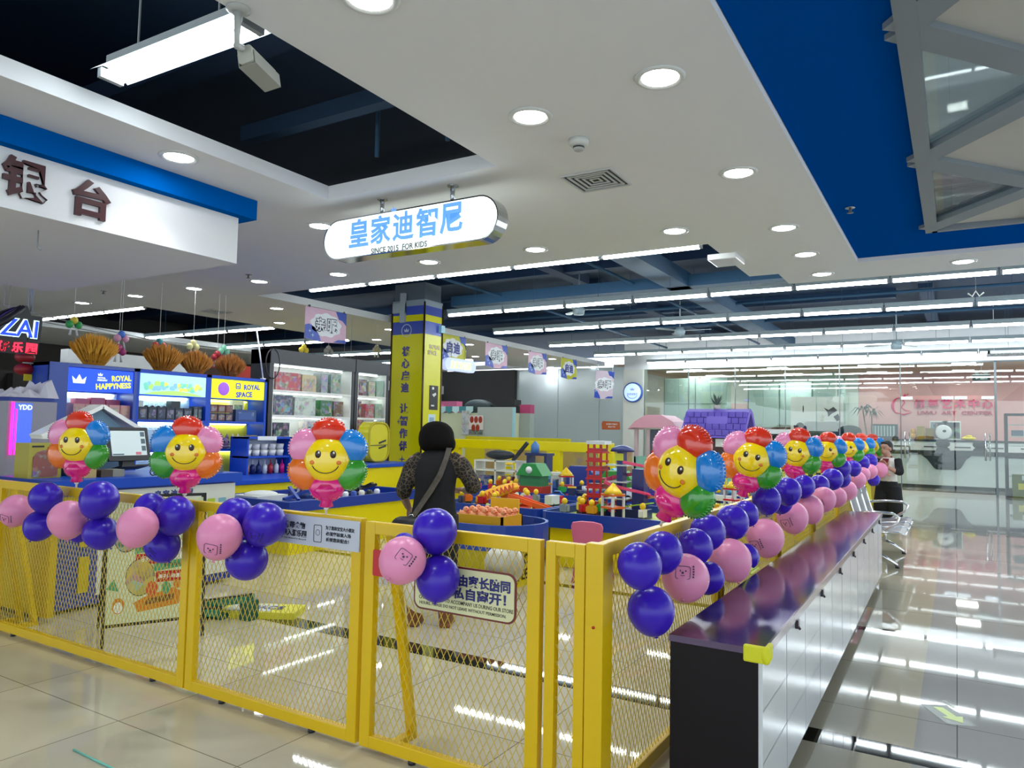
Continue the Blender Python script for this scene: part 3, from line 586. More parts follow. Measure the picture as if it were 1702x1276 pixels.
# logo on the pink wall
RD = mat('d0105a', .35)
t = Thing('wall_sign', 'pink-red dance studio sign with curved dancer emblem on the pink wall', 'sign')
m0 = MB()
for k, ch in enumerate('俪舞艺术中心'):
    q = onY(1528 + k * 22.6, 671 + .0 * k, 27.98); m0.text(ch, frame((q[0], 27.98, q[2]), (1, 0, 0), (0, 0, 1)), .30, .30, .04, 0, .03)
t.part('character', m0, RD)
q = onY(1586, 686, 27.98); t.part('lettering', MB().text('LIWU  ART  CENTER', frame((q[0], 27.98, q[2]), (1, 0, 0), (0, 0, 1)), 2.1, .12, .02, 0, .02), mat('b01048', .35))
q = onY(1499, 672, 27.97); M = frame((q[0], 27.97, q[2]), (1, 0, 0), (0, 0, 1)); m0 = MB(M)
m0.tube([(.28 * math.cos(a), .3 * math.sin(a) - .05, 0) for a in [PI * .62 + i * PI * .75 / 14 for i in range(15)]], [.005 + .04 * math.sin(PI * i / 14) for i in range(15)], 6)
m0.tube([(.1, .36, 0), (.02, .2, 0), (.08, .06, 0), (-.02, -.1, 0), (.1, -.2, 0), (.26, -.22, 0)], [.01, .018, .022, .018, .02, .008], 6); m0.tube([(-.1, .22, 0), (.02, .2, 0), (.2, .36, 0)], .014, 6); m0.ell((.08, .28, 0), (.04, .05, .02)); m0.tube([(-.2, -.26, 0), (.05, -.34, 0), (.3, -.26, 0)], [.005, .03, .005], 6)
t.part('dancer_emblem', m0, RD); t.done()
# exit sign behind the glass
p = onY(1631, 628, 23.0)
t = Thing('exit_sign', 'dark exit sign hanging inside the shop glass above the door', 'sign')
t.part('sign_box', MB().box(p[0] - .2, 22.98, p[2] - .07, p[0] + .2, 23.02, p[2] + .07), mat('17302c', .4)); t.part('lettering', MB().text('← 出口', frame((p[0], 22.98, p[2]), (1, 0, 0), (0, 0, 1)), .26, .08, .004), emis('cfe4da', .8)); t.part('emergency_lamp', MB().ell((p[0] - .1, 23, p[2] + .14), (.05, .04, .05)).ell((p[0] + .1, 23, p[2] + .14), (.05, .04, .05)).box(p[0] - .2, 22.97, p[2] + .07, p[0] + .2, 23.03, p[2] + .1).bar((p[0], 23, p[2] + .1), (p[0], 23, 3.6), .012, .012), WHITEG); t.done()
# reception desk
t = Thing('reception_desk', 'white marble reception desk with dark trapezoid front behind the glass door', 'desk')
MAR = mat('dfe3e0', .2, var=.08, scale=1.6)
t.part('front_panel', MB().box(-1.7, 25, .1, 1.9, 25.08, .98), MAR)
t.part('counter_top', MB().box(-1.75, 24.9, .98, 1.95, 25.75, 1.1), mat('20272c', .25)); t.part('plinth', MB().box(-1.66, 25.02, 0, 1.86, 25.5, .1), mat('14201f', .4))
q = [onY(x, y, 24.96) for x, y in ((1508, 748), (1528, 753), (1541, 763), (1552, 777), (1557, 780), (1592, 781), (1597, 778), (1606, 764), (1620, 754), (1642, 749))]
t.part('dark_front', MB().prism([(float(a[0]), float(a[2])) for a in q], .05, 0, frame((0, 25.0, 0), (1, 0, 0), (0, 0, 1))), mat('16262b', .35)); t.part('body', MB().box(-1.7, 25.08, .1, 1.9, 25.6, .98), MAR); t.done()
for k, x in enumerate((1567, 1629)):
    p = onY(x, 738, 26.0)
    t = Thing('office_chair', 'black office chair behind the reception desk, ' + ('beside the trapezoid front' if k == 0 else 'behind the door handle side'), 'chair', 'reception chairs'); X = float(p[0])
    t.part('headrest', MB().ell((X, 26.0, 1.3), (.19, .05, .1), e=.5), BLK); t.part('backrest', MB().ell((X, 26.05, .9), (.22, .05, .32), e=.5), BLK); t.part('seat', MB().ell((X, 25.85, .5), (.24, .22, .06), e=.5), BLK)
    t.part('stem', MB().tube([(X, 25.85, .08), (X, 25.85, .48)], .03, 8), STEEL); m0 = MB()
    for i in range(5): m0.bar((X, 25.85, .08), (X + .24 * math.cos(i * 1.256), 25.85 + .2 * math.sin(i * 1.256), .03), .04, .04)
    t.part('base', m0, BLK); t.done()
t = Thing('sideboard', 'long white sideboard with dark handles along the pink wall', 'cabinet')
t.part('body', MB().box(-2.0, 27.0, 0, 4, 27.6, 1.36), WHITEG); t.part('top', MB().box(-2.05, 26.95, 1.36, 4, 27.65, 1.42), BLK)
for k in range(7):
    x = -1.95 + k * .85; d_ = t.part('drawer', MB().box(x, 26.98, .95, x + .82, 27.0, 1.33), WHITEG); t.part('handle', MB().box(x + .2, 26.95, 1.18, x + .62, 26.98, 1.21), BLK, d_)
t.done()
def bk(x, y): p = onY(x, y, 27.2); return float(p[0]), float(p[2])
x, z = bk(1518, 722); single('ornament', MB().ell((x, 27.2, 1.52), (.1, .08, .1)).ell((x, 27.2, 1.68), (.08, .07, .09)).ell((x - .08, 27.2, 1.6), (.05, .04, .05)).ell((x + .08, 27.2, 1.6), (.05, .04, .05)), mat('d9a32c', .4), 'small golden seated figure on the white sideboard', 'ornament')
x, z = bk(1537, 722)
for k in range(2): single('gift_box', MB().box(x - .22 + k * .24, 27.1, 1.42, x + k * .24, 27.3, 1.78 + .06 * (1 - k)), mat('a08a1e' if k == 0 else '7d6b22', .4), 'olive gift box on the sideboard, ' + ('beside the golden figure' if k == 0 else 'beside the photo frames'), 'box')
for k, xx in enumerate((1560, 1582)):
    x, z = bk(xx, 720); t = Thing('photo_frame', 'white framed dark photo on the sideboard, ' + ('nearer the olive boxes' if k == 0 else 'beyond the round plate'), 'picture'); t.part('frame', MB().box(x - .25, 27.3, 1.42, x + .25, 27.34, 2.02), WHITEG); t.part('photo', MB().box(x - .22, 27.29, 1.47, x + .22, 27.3, 1.98), prints('39414a', k + 40, 9)); t.done()
x, z = bk(1568, 722); single('round_plate', MB().lathe([(.001, 0), (.22, 0), (.24, .02), (.2, .03), (.001, .02)], n=24, M=frame((x, 27.22, 1.66), (1, 0, 0), (0, 0, 1))).ell((x + .03, 27.19, 1.7), (.05, .01, .04), 1), [mat('e3e6ea', .3), BLK], 'round white plate with dark motif before the photo frames', 'plate')
x, z = bk(1610, 728); single('toy_taxi', MB().ell((x, 27.15, 1.48), (.2, .1, .06)).ell((x, 27.15, 1.54), (.1, .08, .05)), YELB, 'small yellow model car on the sideboard', 'toy')
x, z = bk(1472, 720); t = Thing('book_row_holder', 'dark rack of pale bottles and files at the sideboard end', 'rack'); t.part('rack', MB().box(x - .45, 27.1, 1.42, x + .35, 27.4, 1.5).box(x - .45, 27.38, 1.42, x + .35, 27.4, 1.9), mat('3a4a4c', .5))
for k in range(8): t.part('file', MB().box(x - .42 + k * .09, 27.14, 1.5, x - .36 + k * .09, 27.32, 1.84), mat('9fb4b6', .4))
t.done()
# black shelving unit by the door jamb
t = Thing('display_rack', 'black framed glass display rack beside the shop door', 'rack')
a = onY(1670, 690, 23.2); X0 = float(a[0]); m0 = MB()
for x in (X0, X0 + 1.1):
    for y in (23.2, 23.6): m0.box(x, y, 0, x + .06, y + .06, 2.15)
for z in (.05, .98, 2.1): m0.box(X0, 23.2, z, X0 + 1.16, 23.66, z + .06)
t.part('rack_frame', m0, mat('12181c', .4)); m0 = MB()
for z in (.5, 1.3, 1.55, 1.85): m0.box(X0 + .05, 23.22, z, X0 + 1.12, 23.62, z + .02)
t.part('shelf', m0, mat('aebdb8', .3)); t.part('plinth', MB().box(X0, 23.18, 0, X0 + .32, 23.6, .2), mat('0c1a1c', .4)); t.done()
single('dance_shoe_box', MB().box(X0 + .15, 23.3, 1.573, X0 + .4, 23.5, 1.72), mat('66788a', .5), 'grey-blue item on the upper shelf of the black rack', 'box')
p = onZ(1697, 832, 0); single('storage_crate', MB().box(p[0] - .1, 22.95, 0, p[0] + .6, 23.15, .58, 0).box(p[0] + .02, 22.94, .2, p[0] + .16, 22.95, .36, 1).box(p[0] + .1, 22.94, .44, p[0] + .6, 22.95, .56, 2), [mat('6e7a20', .5), YELB, WHITEG], 'olive yellow printed carton on the floor beside the black rack', 'box')
# round lit sign on the pier
p = onY(1053, 652, YF - .14)
t = Thing('round_sign', 'round pale blue light sign on the white pier beside the shopfront', 'sign')
M = frame((p[0], YF - .12, p[2]), (1, 0, 0), (0, 0, 1)); t.part('sign_body', MB(M).lathe([(.001, 0), (.31, 0), (.33, .02), (.33, .1), (.31, .12), (.001, .12)], n=36), mat('3d63b8', .3))
t.part('face', MB(M).lathe([(.001, .121), (.285, .121), (.285, .127), (.001, .127)], n=36), emis('b9d4f4', .9)); m0 = MB(M); crown(m0, Matrix.Translation((0, .06, .128)), .12, .006); m0.text('皇家迪智尼', Matrix.Translation((0, -.06, .128)), .36, .08, .006); m0.tube([(.2 * math.cos(a), .2 * math.sin(a), .13) for a in [-2.6 + i * .2 for i in range(11)]], .012, 6); t.part('lettering', m0, emis('7d8fc4', .7)); t.done()
# ------------------------------------------------------------ blue display cabinets
XC = -9.3
LED = emis('eafcff', 3.2)
BACKP = mat('cfe6e4', .5, var=.06, scale=3)
CUTS = [4.64, 5.75, 6.85, 7.9]
SH = [1.53, 1.12, .72]
for b in range(3):
    y0, y1 = CUTS[b], CUTS[b + 1]; yi = y0 + (.22 if b == 0 else .05)
    t = Thing('display_cabinet', ['blue display cabinet with blue lit header, end of the row toward the cash desk', 'blue display cabinet with pale landscape header, middle of the row', 'blue display cabinet with yellow lit header next to the dark cabinet'][b], 'cabinet', 'blue display cabinets')
    t.part('body', MB().box(XC - .42, y0, 0, XC - .4, y1, 2.2).box(XC - .4, y0, 0, XC, y0 + .04, 2.2).box(XC - .4, y1 - .04, 0, XC, y1, 2.2).box(XC - .42, y0, 2.16, XC, y1, 2.2).box(XC - .4, y0, 0, XC - .02, y1, .3), BLU if b else mat('1a45a6', .3))
    if b == 0: t.part('side_board', MB().box(XC - .02, y0, 0, XC + .01, yi, 2.2), mat('17409e', .3))
    t.part('back_panel', MB().box(XC - .4, y0 + .04, .3, XC - .385, y1 - .04, 1.86), BACKP if b < 2 else mat('d8d23a', .5, var=.1, scale=4))
    for z in SH: t.part('shelf', MB().box(XC - .39, y0 + .04, z - .035, XC - .005, y1 - .04, z), BLU)
    for z in (1.84, 1.49, 1.08): t.part('led_bar', MB().box(XC - .38, y0 + .1, z - .012, XC - .34, y1 - .1, z), LED)
    hp = t.part('light_panel', MB().box(XC - .06, yi, 1.87, XC - .005, y1 - .05, 2.15), emis(['1a4be6', '9fd6ea', 'dfe60c'][b], 1.05))
    M = frame((XC - .004, (yi + y1 - .05) / 2, 2.01), (0, 1, 0), (0, 0, 1))
    if b == 0:
        m0 = MB(M); m0.text('ROYAL', Matrix.Translation((.26, .045, 0)) @ Matrix.Rotation(.09, 4, 'Z'), .26, .075, .004, 0, .03).text('HAPPYNESS', Matrix.Translation((.16, -.06, 0)) @ Matrix.Rotation(.09, 4, 'Z'), .46, .075, .004, 0, .03)
        t.part('lettering', m0, emis('f2f01a', 1), hp)
        m0 = MB(M); crown(m0, Matrix.Translation((-.02, .06, 0)), .05); m0.text('ROYAL', Matrix.Translation((-.0, .035, 0)), .1, .022).text('DEEDSNY', Matrix.Translation((.01, .005, 0)), .13, .022); crown(m0, Matrix.Translation((-.28, -.05, 0)), .14)
        t.part('crown_logo', m0, emis('e9f2ff', 1), hp)
    elif b == 1:
        m0 = MB(M); rnd = random.Random(5)
        for k in range(30): m0.ell((-.42 + .84 * rnd.random(), -.06 + .07 * rnd.random(), 0), (.03 + .03 * rnd.random(), .025 + .02 * rnd.random(), .003), k % 4, 10, 6)
        m0.prism([(-.49, -.139), (.49, -.139), (.3, -.1), (0, -.075), (-.3, -.1)], .004, 1)
        t.part('landscape_print', m0, [emis('6fc3a8', .9), emis('a7d66a', .9), emis('f0dc5a', .9), emis('7fb6ee', .9)], hp)
    else:
        m0 = MB(M); m0.text('ROYAL', Matrix.Translation((.24, .05, 0)) @ Matrix.Rotation(.06, 4, 'Z'), .3, .085, .004, 0, .035).text('SPACE', Matrix.Translation((.1, -.07, 0)) @ Matrix.Rotation(.06, 4, 'Z'), .3, .085, .004, 0, .035); ring_prism(m0, rrect(-.06, .01, .03, .1, .02), rrect(-.045, .025, .015, .085, .012), .004); crown(m0, Matrix.Translation((-.015, .035, 0)), .04)
        t.part('lettering', m0, emis('2a2f9a', .9), hp); m0 = MB(M); m0.ell((-.27, 0, 0), (.1, .1, .004), 0, 16, 6); t.part('planet_print', m0, emis('8a4fb8', .9), hp)
    m0 = MB(); 
    if b < 2:
        for z in (1.76, 1.42, .98): m0.text('DEEDSNY', frame((XC - .384, (yi + y1) / 2 + .05, z), (0, 1, 0), (0, 0, 1)), .6, .075, .003, 0, .0)
        for z in (1.62, 1.22): 
            for r in (.1, .16, .22): m0.tube([(XC - .383, (yi + y1) / 2 + .2 + r * math.cos(a), z - .08 + r * .7 * math.sin(a)) for a in [PI * i / 12 for i in range(13)]], .008, 5)
        t.part('wall_print', m0, mat('e9f6f2', .4))
    t.done()

def carton(x0, y0, z0, dx, dy, dz, m_, label, group, name='toy_box', win=None, cat='toy box'):
    """a boxed toy: carton with a raised window or picture on the face toward the aisle"""
    t = Thing(name, label, cat, group); z0 += .002
    t.part('carton', MB().box(x0 - dx, y0, z0, x0, y0 + dy, z0 + dz), m_)
    t.part('picture', MB().box(x0, y0 + dy * .12, z0 + dz * .16, x0 + .004, y0 + dy * .88, z0 + dz * .8), win or prints('c9c2b4', random.randint(0, 99), 30))
    return t.done()
PRN = {k: prints(k, i, 26, .5) for i, k in enumerate(['b5474f', 'c9b48a', '9aa3a8', '7f9a8a', '5c2430', 'b9c09a', '8fae94', 'a9bccb', '33445c', 'c4cfc0', '2f6a3a', '6a4a30', 'd0c4b8', '18283a', '3a6ab0', 'dcdcd8'])}
# shelf goods of the blue cabinets
for k in range(5): carton(-9.36, 4.98 + k * .15, 1.53, .16, .14, .175, mat('d49a94', .4), f'pink boxed toy with round picture on the top shelf, {ORD[k]} from the cash desk end', 'pink boxes on the first blue cabinet', win=prints('cfa089', k, 18))
for k in range(3): single('toy_box', MB().box(-9.66, 5.1 + k * .2, 1.533, -9.55, 5.28 + k * .2, 1.78 + (.02 if k == 1 else 0)), mat('c9606c', .4), f'rose red toy carton behind the pink boxes, {ORD[k]} from the cash desk end', 'toy box', 'red cartons behind the pink boxes')
for k in range(6): carton(-9.36, 5.83 + k * .135, 1.53, .12, .125, .17, mat('1e2838', .4), f'dark navy figure box on the middle cabinet top shelf, {ORD[k]} from the pink boxes', 'navy boxes on the middle blue cabinet', win=prints('2c3a58', k + 9, 40))
for k in range(2): carton(-9.36, 6.66 + k * .07, 1.53, .1, .065, .2, mat('38424a', .4), 'slim grey figure box at the shelf end, ' + ('beside the navy boxes' if k == 0 else 'against the cabinet side'), 'slim boxes', win=prints('5a6a70', k + 30, 40))
single('toy_box', MB().box(-9.6, 5.84, 1.533, -9.5, 5.98, 1.79), mat('d6d2c4', .4), 'cream toy carton behind the navy boxes', 'toy box')
single('toy_box', MB().box(-9.62, 6.4, 1.533, -9.5, 6.54, 1.8), mat('2b2f30', .4), 'tall black toy carton behind the navy boxes', 'toy box')
for k in range(4):
    y = 6.04 + k * .09; single('toy_figure', MB().ell((-9.53, y, 1.6), (.025, .03, .07)).ell((-9.53, y, 1.7), (.03, .03, .03)).box(-9.56, y - .03, 1.533, -9.5, y + .03, 1.54), mat('1d2430', .4), f'dark toy robot figure behind the navy boxes, {ORD[k]} in its line', 'toy', 'robot figures on the middle cabinet')
for r in range(2):
    for k in range(3): carton(-9.36, 6.93 + k * .135, 1.53 + r * .125, .12, .125, .118, mat('6a3a34' if r else '2a2440', .4), f'dark boxed doll, {"upper" if r else "lower"} layer, yellow cabinet shelf, {ORD[k]} from the middle cabinet', 'boxed dolls on the third blue cabinet', win=prints('80524a', k + r * 3, 36))
carton(-9.36, 7.38, 1.53, .14, .38, .18, mat('123a78', .35), 'blue toy box with red figure picture on the yellow cabinet shelf', None, win=prints('1c4a90', 4, 14))
carton(-9.52, 7.45, 1.53, .1, .2, .32, mat('dfe2e2', .4), 'white boxed toy standing behind the blue toy box', None, win=prints('4a6a64', 3, 20))
for k, (hx, nm) in enumerate((('d6b02a', 'yellow'), ('7a6a8c', 'purple grey'), ('d8cfc4', 'white'))):
    y = 7.02 + k * .2; t = Thing('plush_toy', f'{nm} pointed-ear plush toy on the second shelf of the yellow cabinet', 'plush toy', 'plush toys')
    t.part('head', MB().ell((-9.4, y, 1.21), (.07, .09, .08)), mat(hx, .9)); t.part('body', MB().ell((-9.4, y, 1.15), (.08, .09, .028)), mat(hx, .9))
    for s_ in (-1, 1): t.part('ear', MB().lathe([(.03, 0), (.02, .05), (.002, .09)], (-9.4, y + s_ * .05, 1.26), 8), mat(hx, .9))
    t.part('eyes', MB().ell((-9.335, y - .035, 1.225), (.008, .012, .014)).ell((-9.335, y + .035, 1.225), (.008, .012, .014)), BLK); t.done()
carton(-9.36, 7.64, 1.12, .12, .16, .2, mat('a08a60', .4), 'tan boxed toy at the second shelf end of the yellow cabinet', None, win=prints('8a7a60', 8, 30))
carton(-9.5, 6.96, 1.12, .08, .2, .24, mat('a6aa94', .4), 'grey green toy carton behind the plush toys', None, win=prints('b0b49a', 6, 30))
single('toy_box', MB().box(-9.6, 5.2, 1.123, -9.4, 5.6, 1.28), mat('e0a7a0', .4), 'pale pink carton on the second shelf behind the screen', 'toy box')
for k in range(4): single('crystal_toy', MB().ell((-9.42, 5.95 + k * .16, 1.175), (.06, .07, .05), 0, 7, 5).ell((-9.45, 5.98 + k * .16, 1.24), (.03, .03, .05), 0, 6, 4), mat('d4dcdc', .3), f'white lump of moulding toy on the middle cabinet shelf, {ORD[k]} from the cash desk', 'toy', 'white toys on the middle cabinet')
# small stand with cups and bottles in front of the yellow cabinet
t = Thing('counter_stand', 'small blue two-tier stand holding white cups and bottles', 'stand'); zb = .762
t.part('body', MB().box(-9.12, 7.12, zb, -9.07, 7.95, 1.31).box(-9.07, 7.12, zb, -8.75, 7.15, 1.31).box(-9.07, 7.92, zb, -8.75, 7.95, 1.31), BLU); t.part('shelf', MB().box(-9.07, 7.12, 1.0, -8.75, 7.95, 1.028), BLU); t.part('shelf', MB().box(-9.07, 7.12, 1.28, -8.75, 7.95, 1.31), BLU); t.part('price_tag', MB().box(-8.75, 7.3, 1.26, -8.745, 7.65, 1.32), WHITEG); t.part('back_panel', MB().box(-9.07, 7.15, zb + .02, -9.06, 7.92, 1.28), mat('c9d6e6', .4)); t.done()
for k in range(10):
    y = 7.22 + (k % 5) * .15; z = 1.03 + (k // 5) * .09
    single('paper_cup', MB().lathe([(.001, 0), (.048, 0), (.064, .085), (.057, .085), (.042, .01), (.001, .01)], (-8.87, y, z), 14), mat('e6e8e8', .3), f'white paper cup on the blue stand, {"upper" if k > 4 else "lower"} layer, {ORD[k % 5]} from the cash desk', 'cup', 'white cups on the blue stand')
for k, hx in enumerate(('c98a6a', '1d2a6a', '20306e', 'd6dce6', 'b3283a', 'dfe2ea', 'd81b8c')):
    y = 7.2 + k * .11; t = Thing('squeeze_bottle', f'{["tan", "navy", "dark blue", "clear white", "red", "white", "magenta"][k]} squeeze bottle on the lower tier of the blue stand', 'bottle', 'bottles on the blue stand')
    t.part('bottle', MB().lathe([(.001, 0), (.036, 0), (.038, .11), (.021, .14), (.001, .14)], (-8.85, y, zb + .002), 12), mat(hx, .3)); t.part('cap', MB().lathe([(.013, .14), (.006, .205), (.001, .205)], (-8.85, y, zb + .002), 10), WHITEG if k % 2 else mat(hx, .3)); t.done()

# wheat bundles on the cabinet tops
def wheat(yc, sc, hx, lab):
    t = Thing('wheat_bundle', lab, 'dried flowers', 'wheat bundles on the blue cabinets'); rnd = random.Random(int(yc * 100))
    m0 = MB(); xc = XC - .2
    for k in range(420):
        a = rnd.random() * 2 * PI; r = math.sqrt(rnd.random()); hgt = .40 * sc - .16 * r * r + .05 * rnd.random()
        d = Vector((math.cos(a) * r * .24 * sc, math.sin(a) * r * .33 * sc, hgt)); p0 = Vector((xc + d.x * .3, yc + d.y * .35, 2.202)); p1 = Vector((xc, yc, 2.2)) + d
        dr = (p1 - p0).normalized(); q = p1 - dr * .16; pr = dr.cross(Vector((0, 1, 0))).normalized() * .012; pt = dr.cross(pr); w0 = pr * .45; w1 = pt * .45
        m0.add([p0 + w0, p0 - w0, p0 + w1, q + w0, q - w0, q + w1, p1, q + dr * .06 + pr, q + dr * .06 - pr * .5 + pt * .9, q + dr * .06 - pr * .5 - pt * .9], [(0, 1, 4, 3), (1, 2, 5, 4), (2, 0, 3, 5), (3, 7, 8), (4, 8, 9), (3, 9, 7), (7, 6, 8), (8, 6, 9), (9, 6, 7)])
    t.part('straw', m0, mat(hx, .7, var=.35, scale=40), kind='stuff')
    t.part('binding', MB().tube([(xc + .085 * sc * math.cos(i * PI / 8), yc + .13 * sc * math.sin(i * PI / 8), 2.26) for i in range(16)], .02, 6, 0, True), mat('7a4a12', .7)); t.done()
wheat(5.28, 1.0, 'd69a28', 'large golden dried wheat bundle above the blue lit header')
wheat(6.24, .95, 'c08024', 'golden brown wheat bundle above the landscape header, toward the cash desk')
wheat(6.76, .85, 'b87826', 'brown wheat bundle above the seam of landscape and yellow headers')
wheat(7.36, .85, 'a0621e', 'dark brown wheat bundle above the yellow header end')

# ------------------------------------------------------------ dark framed cabinet with white shelves
WSH = mat('e3e1da', .4)
def onc(x, y): p = onX(x, y, -9.33); return float(p[1]), float(p[2])
ROWZ = [onc(456, 647)[1], onc(455, 689)[1], onc(453, 728)[1], .55]
for b, (y0, y1) in enumerate(((7.94, 9.86), (9.88, 10.8))):
    t = Thing('toy_cabinet', 'dark framed toy cabinet with lit white shelves, ' + ('wide bay next to the blue cabinets' if b == 0 else 'narrow bay beside the yellow column'), 'cabinet', 'dark framed cabinets')
    t.part('cabinet_frame', MB().box(-9.75, y0, 0, -9.3, y0 + .08, 2.7).box(-9.75, y1 - .06, 0, -9.3, y1, 2.7).box(-9.75, y0, 2.47, -9.28, y1, 2.7).box(-9.75, y0, 0, -9.3, y1, .3), DARK)
    t.part('back_panel', MB().box(-9.75, y0 + .08, .3, -9.72, y1 - .06, 2.47), WSH)
    for a_ in (y0 + .08, y1 - .08): t.part('side_lining', MB().box(-9.72, a_, .3, -9.31, a_ + .02, 2.47), WSH)
    for z in ROWZ: t.part('shelf', MB().box(-9.72, y0 + .1, z - .04, -9.31, y1 - .08, z), WSH)
    for z in [2.46] + [z - .04 for z in ROWZ[:3]]: t.part('led_bar', MB().box(-9.5, y0 + .12, z - .015, -9.46, y1 - .14, z), LED)
    t.done()
GOODS = [(0, 458, 617, 501, 'b5474f', 'red framed window box'), (0, 502, 622, 527, 'c9b48a', 'cream animal-print box'), (0, 534, 620, 546, '9aa3a8', 'slim grey box'), (0, 550, 622, 568, '7f9a8a', 'grey green box'),
         (0, 596, 630, 611, '5c2430', 'maroon box'), (0, 613, 634, 625, 'b9c09a', 'olive white box'), (0, 626, 633, 639, '8fae94', 'green white box'), (0, 641, 633, 650, 'a9bccb', 'pale blue box'),
         (1, 456, 656, 489, '33445c', 'navy grey vehicle box'), (1, 491, 660, 527, 'c4cfc0', 'white and green box'), (1, 534, 665, 555, '2f6a3a', 'green box'), (1, 556, 667, 573, '6a4a30', 'brown box'),
         (1, 597, 667, 603, '5c2430', 'slim plum box'), (1, 609, 671, 624, 'b5474f', 'red and white box'), (1, 625, 671, 637, '8fae94', 'mint green box'),
         (2, 458, 702, 485, '18283a', 'black and teal box'), (2, 512, 700, 533, 'd0c4b8', 'cream box'), (2, 540, 702, 566, '3a6ab0', 'blue box'), (2, 597, 697, 604, 'b5474f', 'slim red box'), (2, 606, 697, 625, 'dcdcd8', 'white box with grey print'), (2, 630, 699, 644, 'c4cfc0', 'pale green box')]
for r, x0, y0, x1, hx, nm in GOODS:
    z = ROWZ[r]; ya = onc(x0, 640)[0]; yb = onc(x1, 640)[0]; zt = onc(x0, y0)[1]
    yb = min(yb, 10.72)
    carton(-9.34, ya + .01, z, .2, yb - ya - .02, min(.38, max(.12, zt - z)), PRN[hx], f'{nm} on the {["top", "second", "third"][r]} white shelf, {"column" if x0 > 590 else "blue cabinet"} bay of the dark cabinet', 'boxed toys in the dark cabinet', win=prints(hx, x0 % 37, 16, .75))
# tilted speaker pole and cable above the cabinets
single('pole_stand', MB().tube([(-9.35, 7.86, 2.2), (-9.36, 7.7, 3.0)], .012, 8).box(-9.38, 7.83, 2.2, -9.32, 7.89, 2.22), WHITEG, 'thin white pole leaning up from the cabinet top', 'pole')
single('cable_loop', MB().tube([(-9.28, 7.98 + .14 * math.cos(a), 2.46 + .24 * math.sin(a)) for a in [PI * .5 + i * .36 for i in range(18)]], .01, 6), BLK, 'black cable loop hanging at the dark cabinet corner', 'cable')

# ------------------------------------------------------------ cash desk
XF = -5.95
t = Thing('cash_desk', 'blue and white cash desk with yellow end panels behind the mesh fence', 'counter')
t.part('end_panel', MB().box(-6.75, 2.95, .04, XF + .2, 3.0, 1.0, 0), mat('cfae00', .4)); t.part('side_panel', MB().box(XF - .02, 3.0, .03, XF, 3.42, .95), mat('2c479c', .4))
t.part('inlay', MB().box(XF, 3.27, .5, XF + .012, 3.35, .78).box(XF, 3.27, .14, XF + .012, 3.35, .42).box(XF, 3.1, .82, XF + .012, 3.4, .9), mat('cdb404', .4))
t.part('front_panel', MB().box(XF - .02, 3.42, .1, XF, 4.72, .93), mat('e1e4da', .4)); t.part('body', MB().box(-6.75, 3.0, .03, XF - .02, 4.72, .95), mat('23419c', .4))
t.part('counter_top', MB().box(-6.8, 3.02, .95, XF + .05, 4.76, 1.03), BLU)
m0 = MB()
for k, ch in enumerate('皇家迪智尼'): m0.text(ch, frame((XF, 3.92 + k * .078, .87), (0, 1, 0), (0, 0, 1)), .066, .07, .004, 0, .03)
t.part('lettering', m0, mat('1f3a8a', .4))
m0 = MB(); M = frame((XF + .051, 0, .99), (0, 1, 0), (0, 0, 1))
for y in (3.5, 3.95, 4.4): m0.ell((y, -.012, 0), (.02, .02, .004)).ell((y, .01, 0), (.013, .013, .004))
t.part('duck_print', m0, mat('d8d24a', .4)); m0 = MB()
for k, y in enumerate((4.1, 4.22, 4.34, 4.46, 4.58)): m0.prism(rrect(y - .04, .76, y + .04, .8, .008), .004, k % 2, frame((XF, 0, 0), (0, 1, 0), (0, 0, 1)))
t.part('train_print', m0, [mat('7fb8c8', .4), mat('b8cc3a', .4)]); t.done()
# box toy, screen, house and small things on the desk
t = Thing('toy_box', 'olive yellow window box with pink animal toys at the cash desk end', 'toy box')
t.part('carton', MB().box(-6.52, 3.03, 1.03, -6.3, 3.28, 1.31), mat('a89f3a', .4)); t.part('window', MB().prism([(3.06, 1.04), (3.25, 1.04), (3.25, 1.2), (3.22, 1.24), (3.15, 1.26), (3.09, 1.24), (3.06, 1.2)], .006, 0, frame((-6.3, 0, 0), (0, 1, 0), (0, 0, 1))), prints('8a5048', 12, 24, .7)); t.part('lettering', MB().box(-6.3, 3.05, 1.278, -6.297, 3.14, 1.292), BLK); t.done()
t = Thing('cash_register_screen', 'black framed touch screen till on the cash desk', 'screen')
M = frame((-6.32, 3.86, 1.3), (-.12, 1, 0), (-.25, 0, 1))
t.part('bezel', MB(M).prism(rrect(-.21, -.15, .21, .15, .012), .03, 0, Matrix.Translation((0, 0, -.03))), BLK); sp_ = t.part('screen', MB(M).box(-.175, -.105, 0, .175, .118, .002), emis('b4c2c2', .5))
t.part('pixel_pattern', MB(M).box(.125, .065, .002, .168, .108, .003, 0).box(.125, .0, .002, .168, .045, .003, 0).box(.125, -.065, .002, .168, -.02, .003, 0).box(.06, -.10, .002, .115, -.075, .003, 1).box(-.17, -.10, .002, -.06, -.088, .003, 0), [emis('40525c', .5), emis('b0606a', .5)], sp_); t.part('stand', MB(M).box(-.06, -.2, -.08, .06, -.02, -.03).box(-.14, -.215, -.1, .14, -.2, .06), BLK); t.done()
t = Thing('toy_house', 'grey and white toy house roof model on the cash desk', 'toy'); yh = 3.62; xh = -6.6
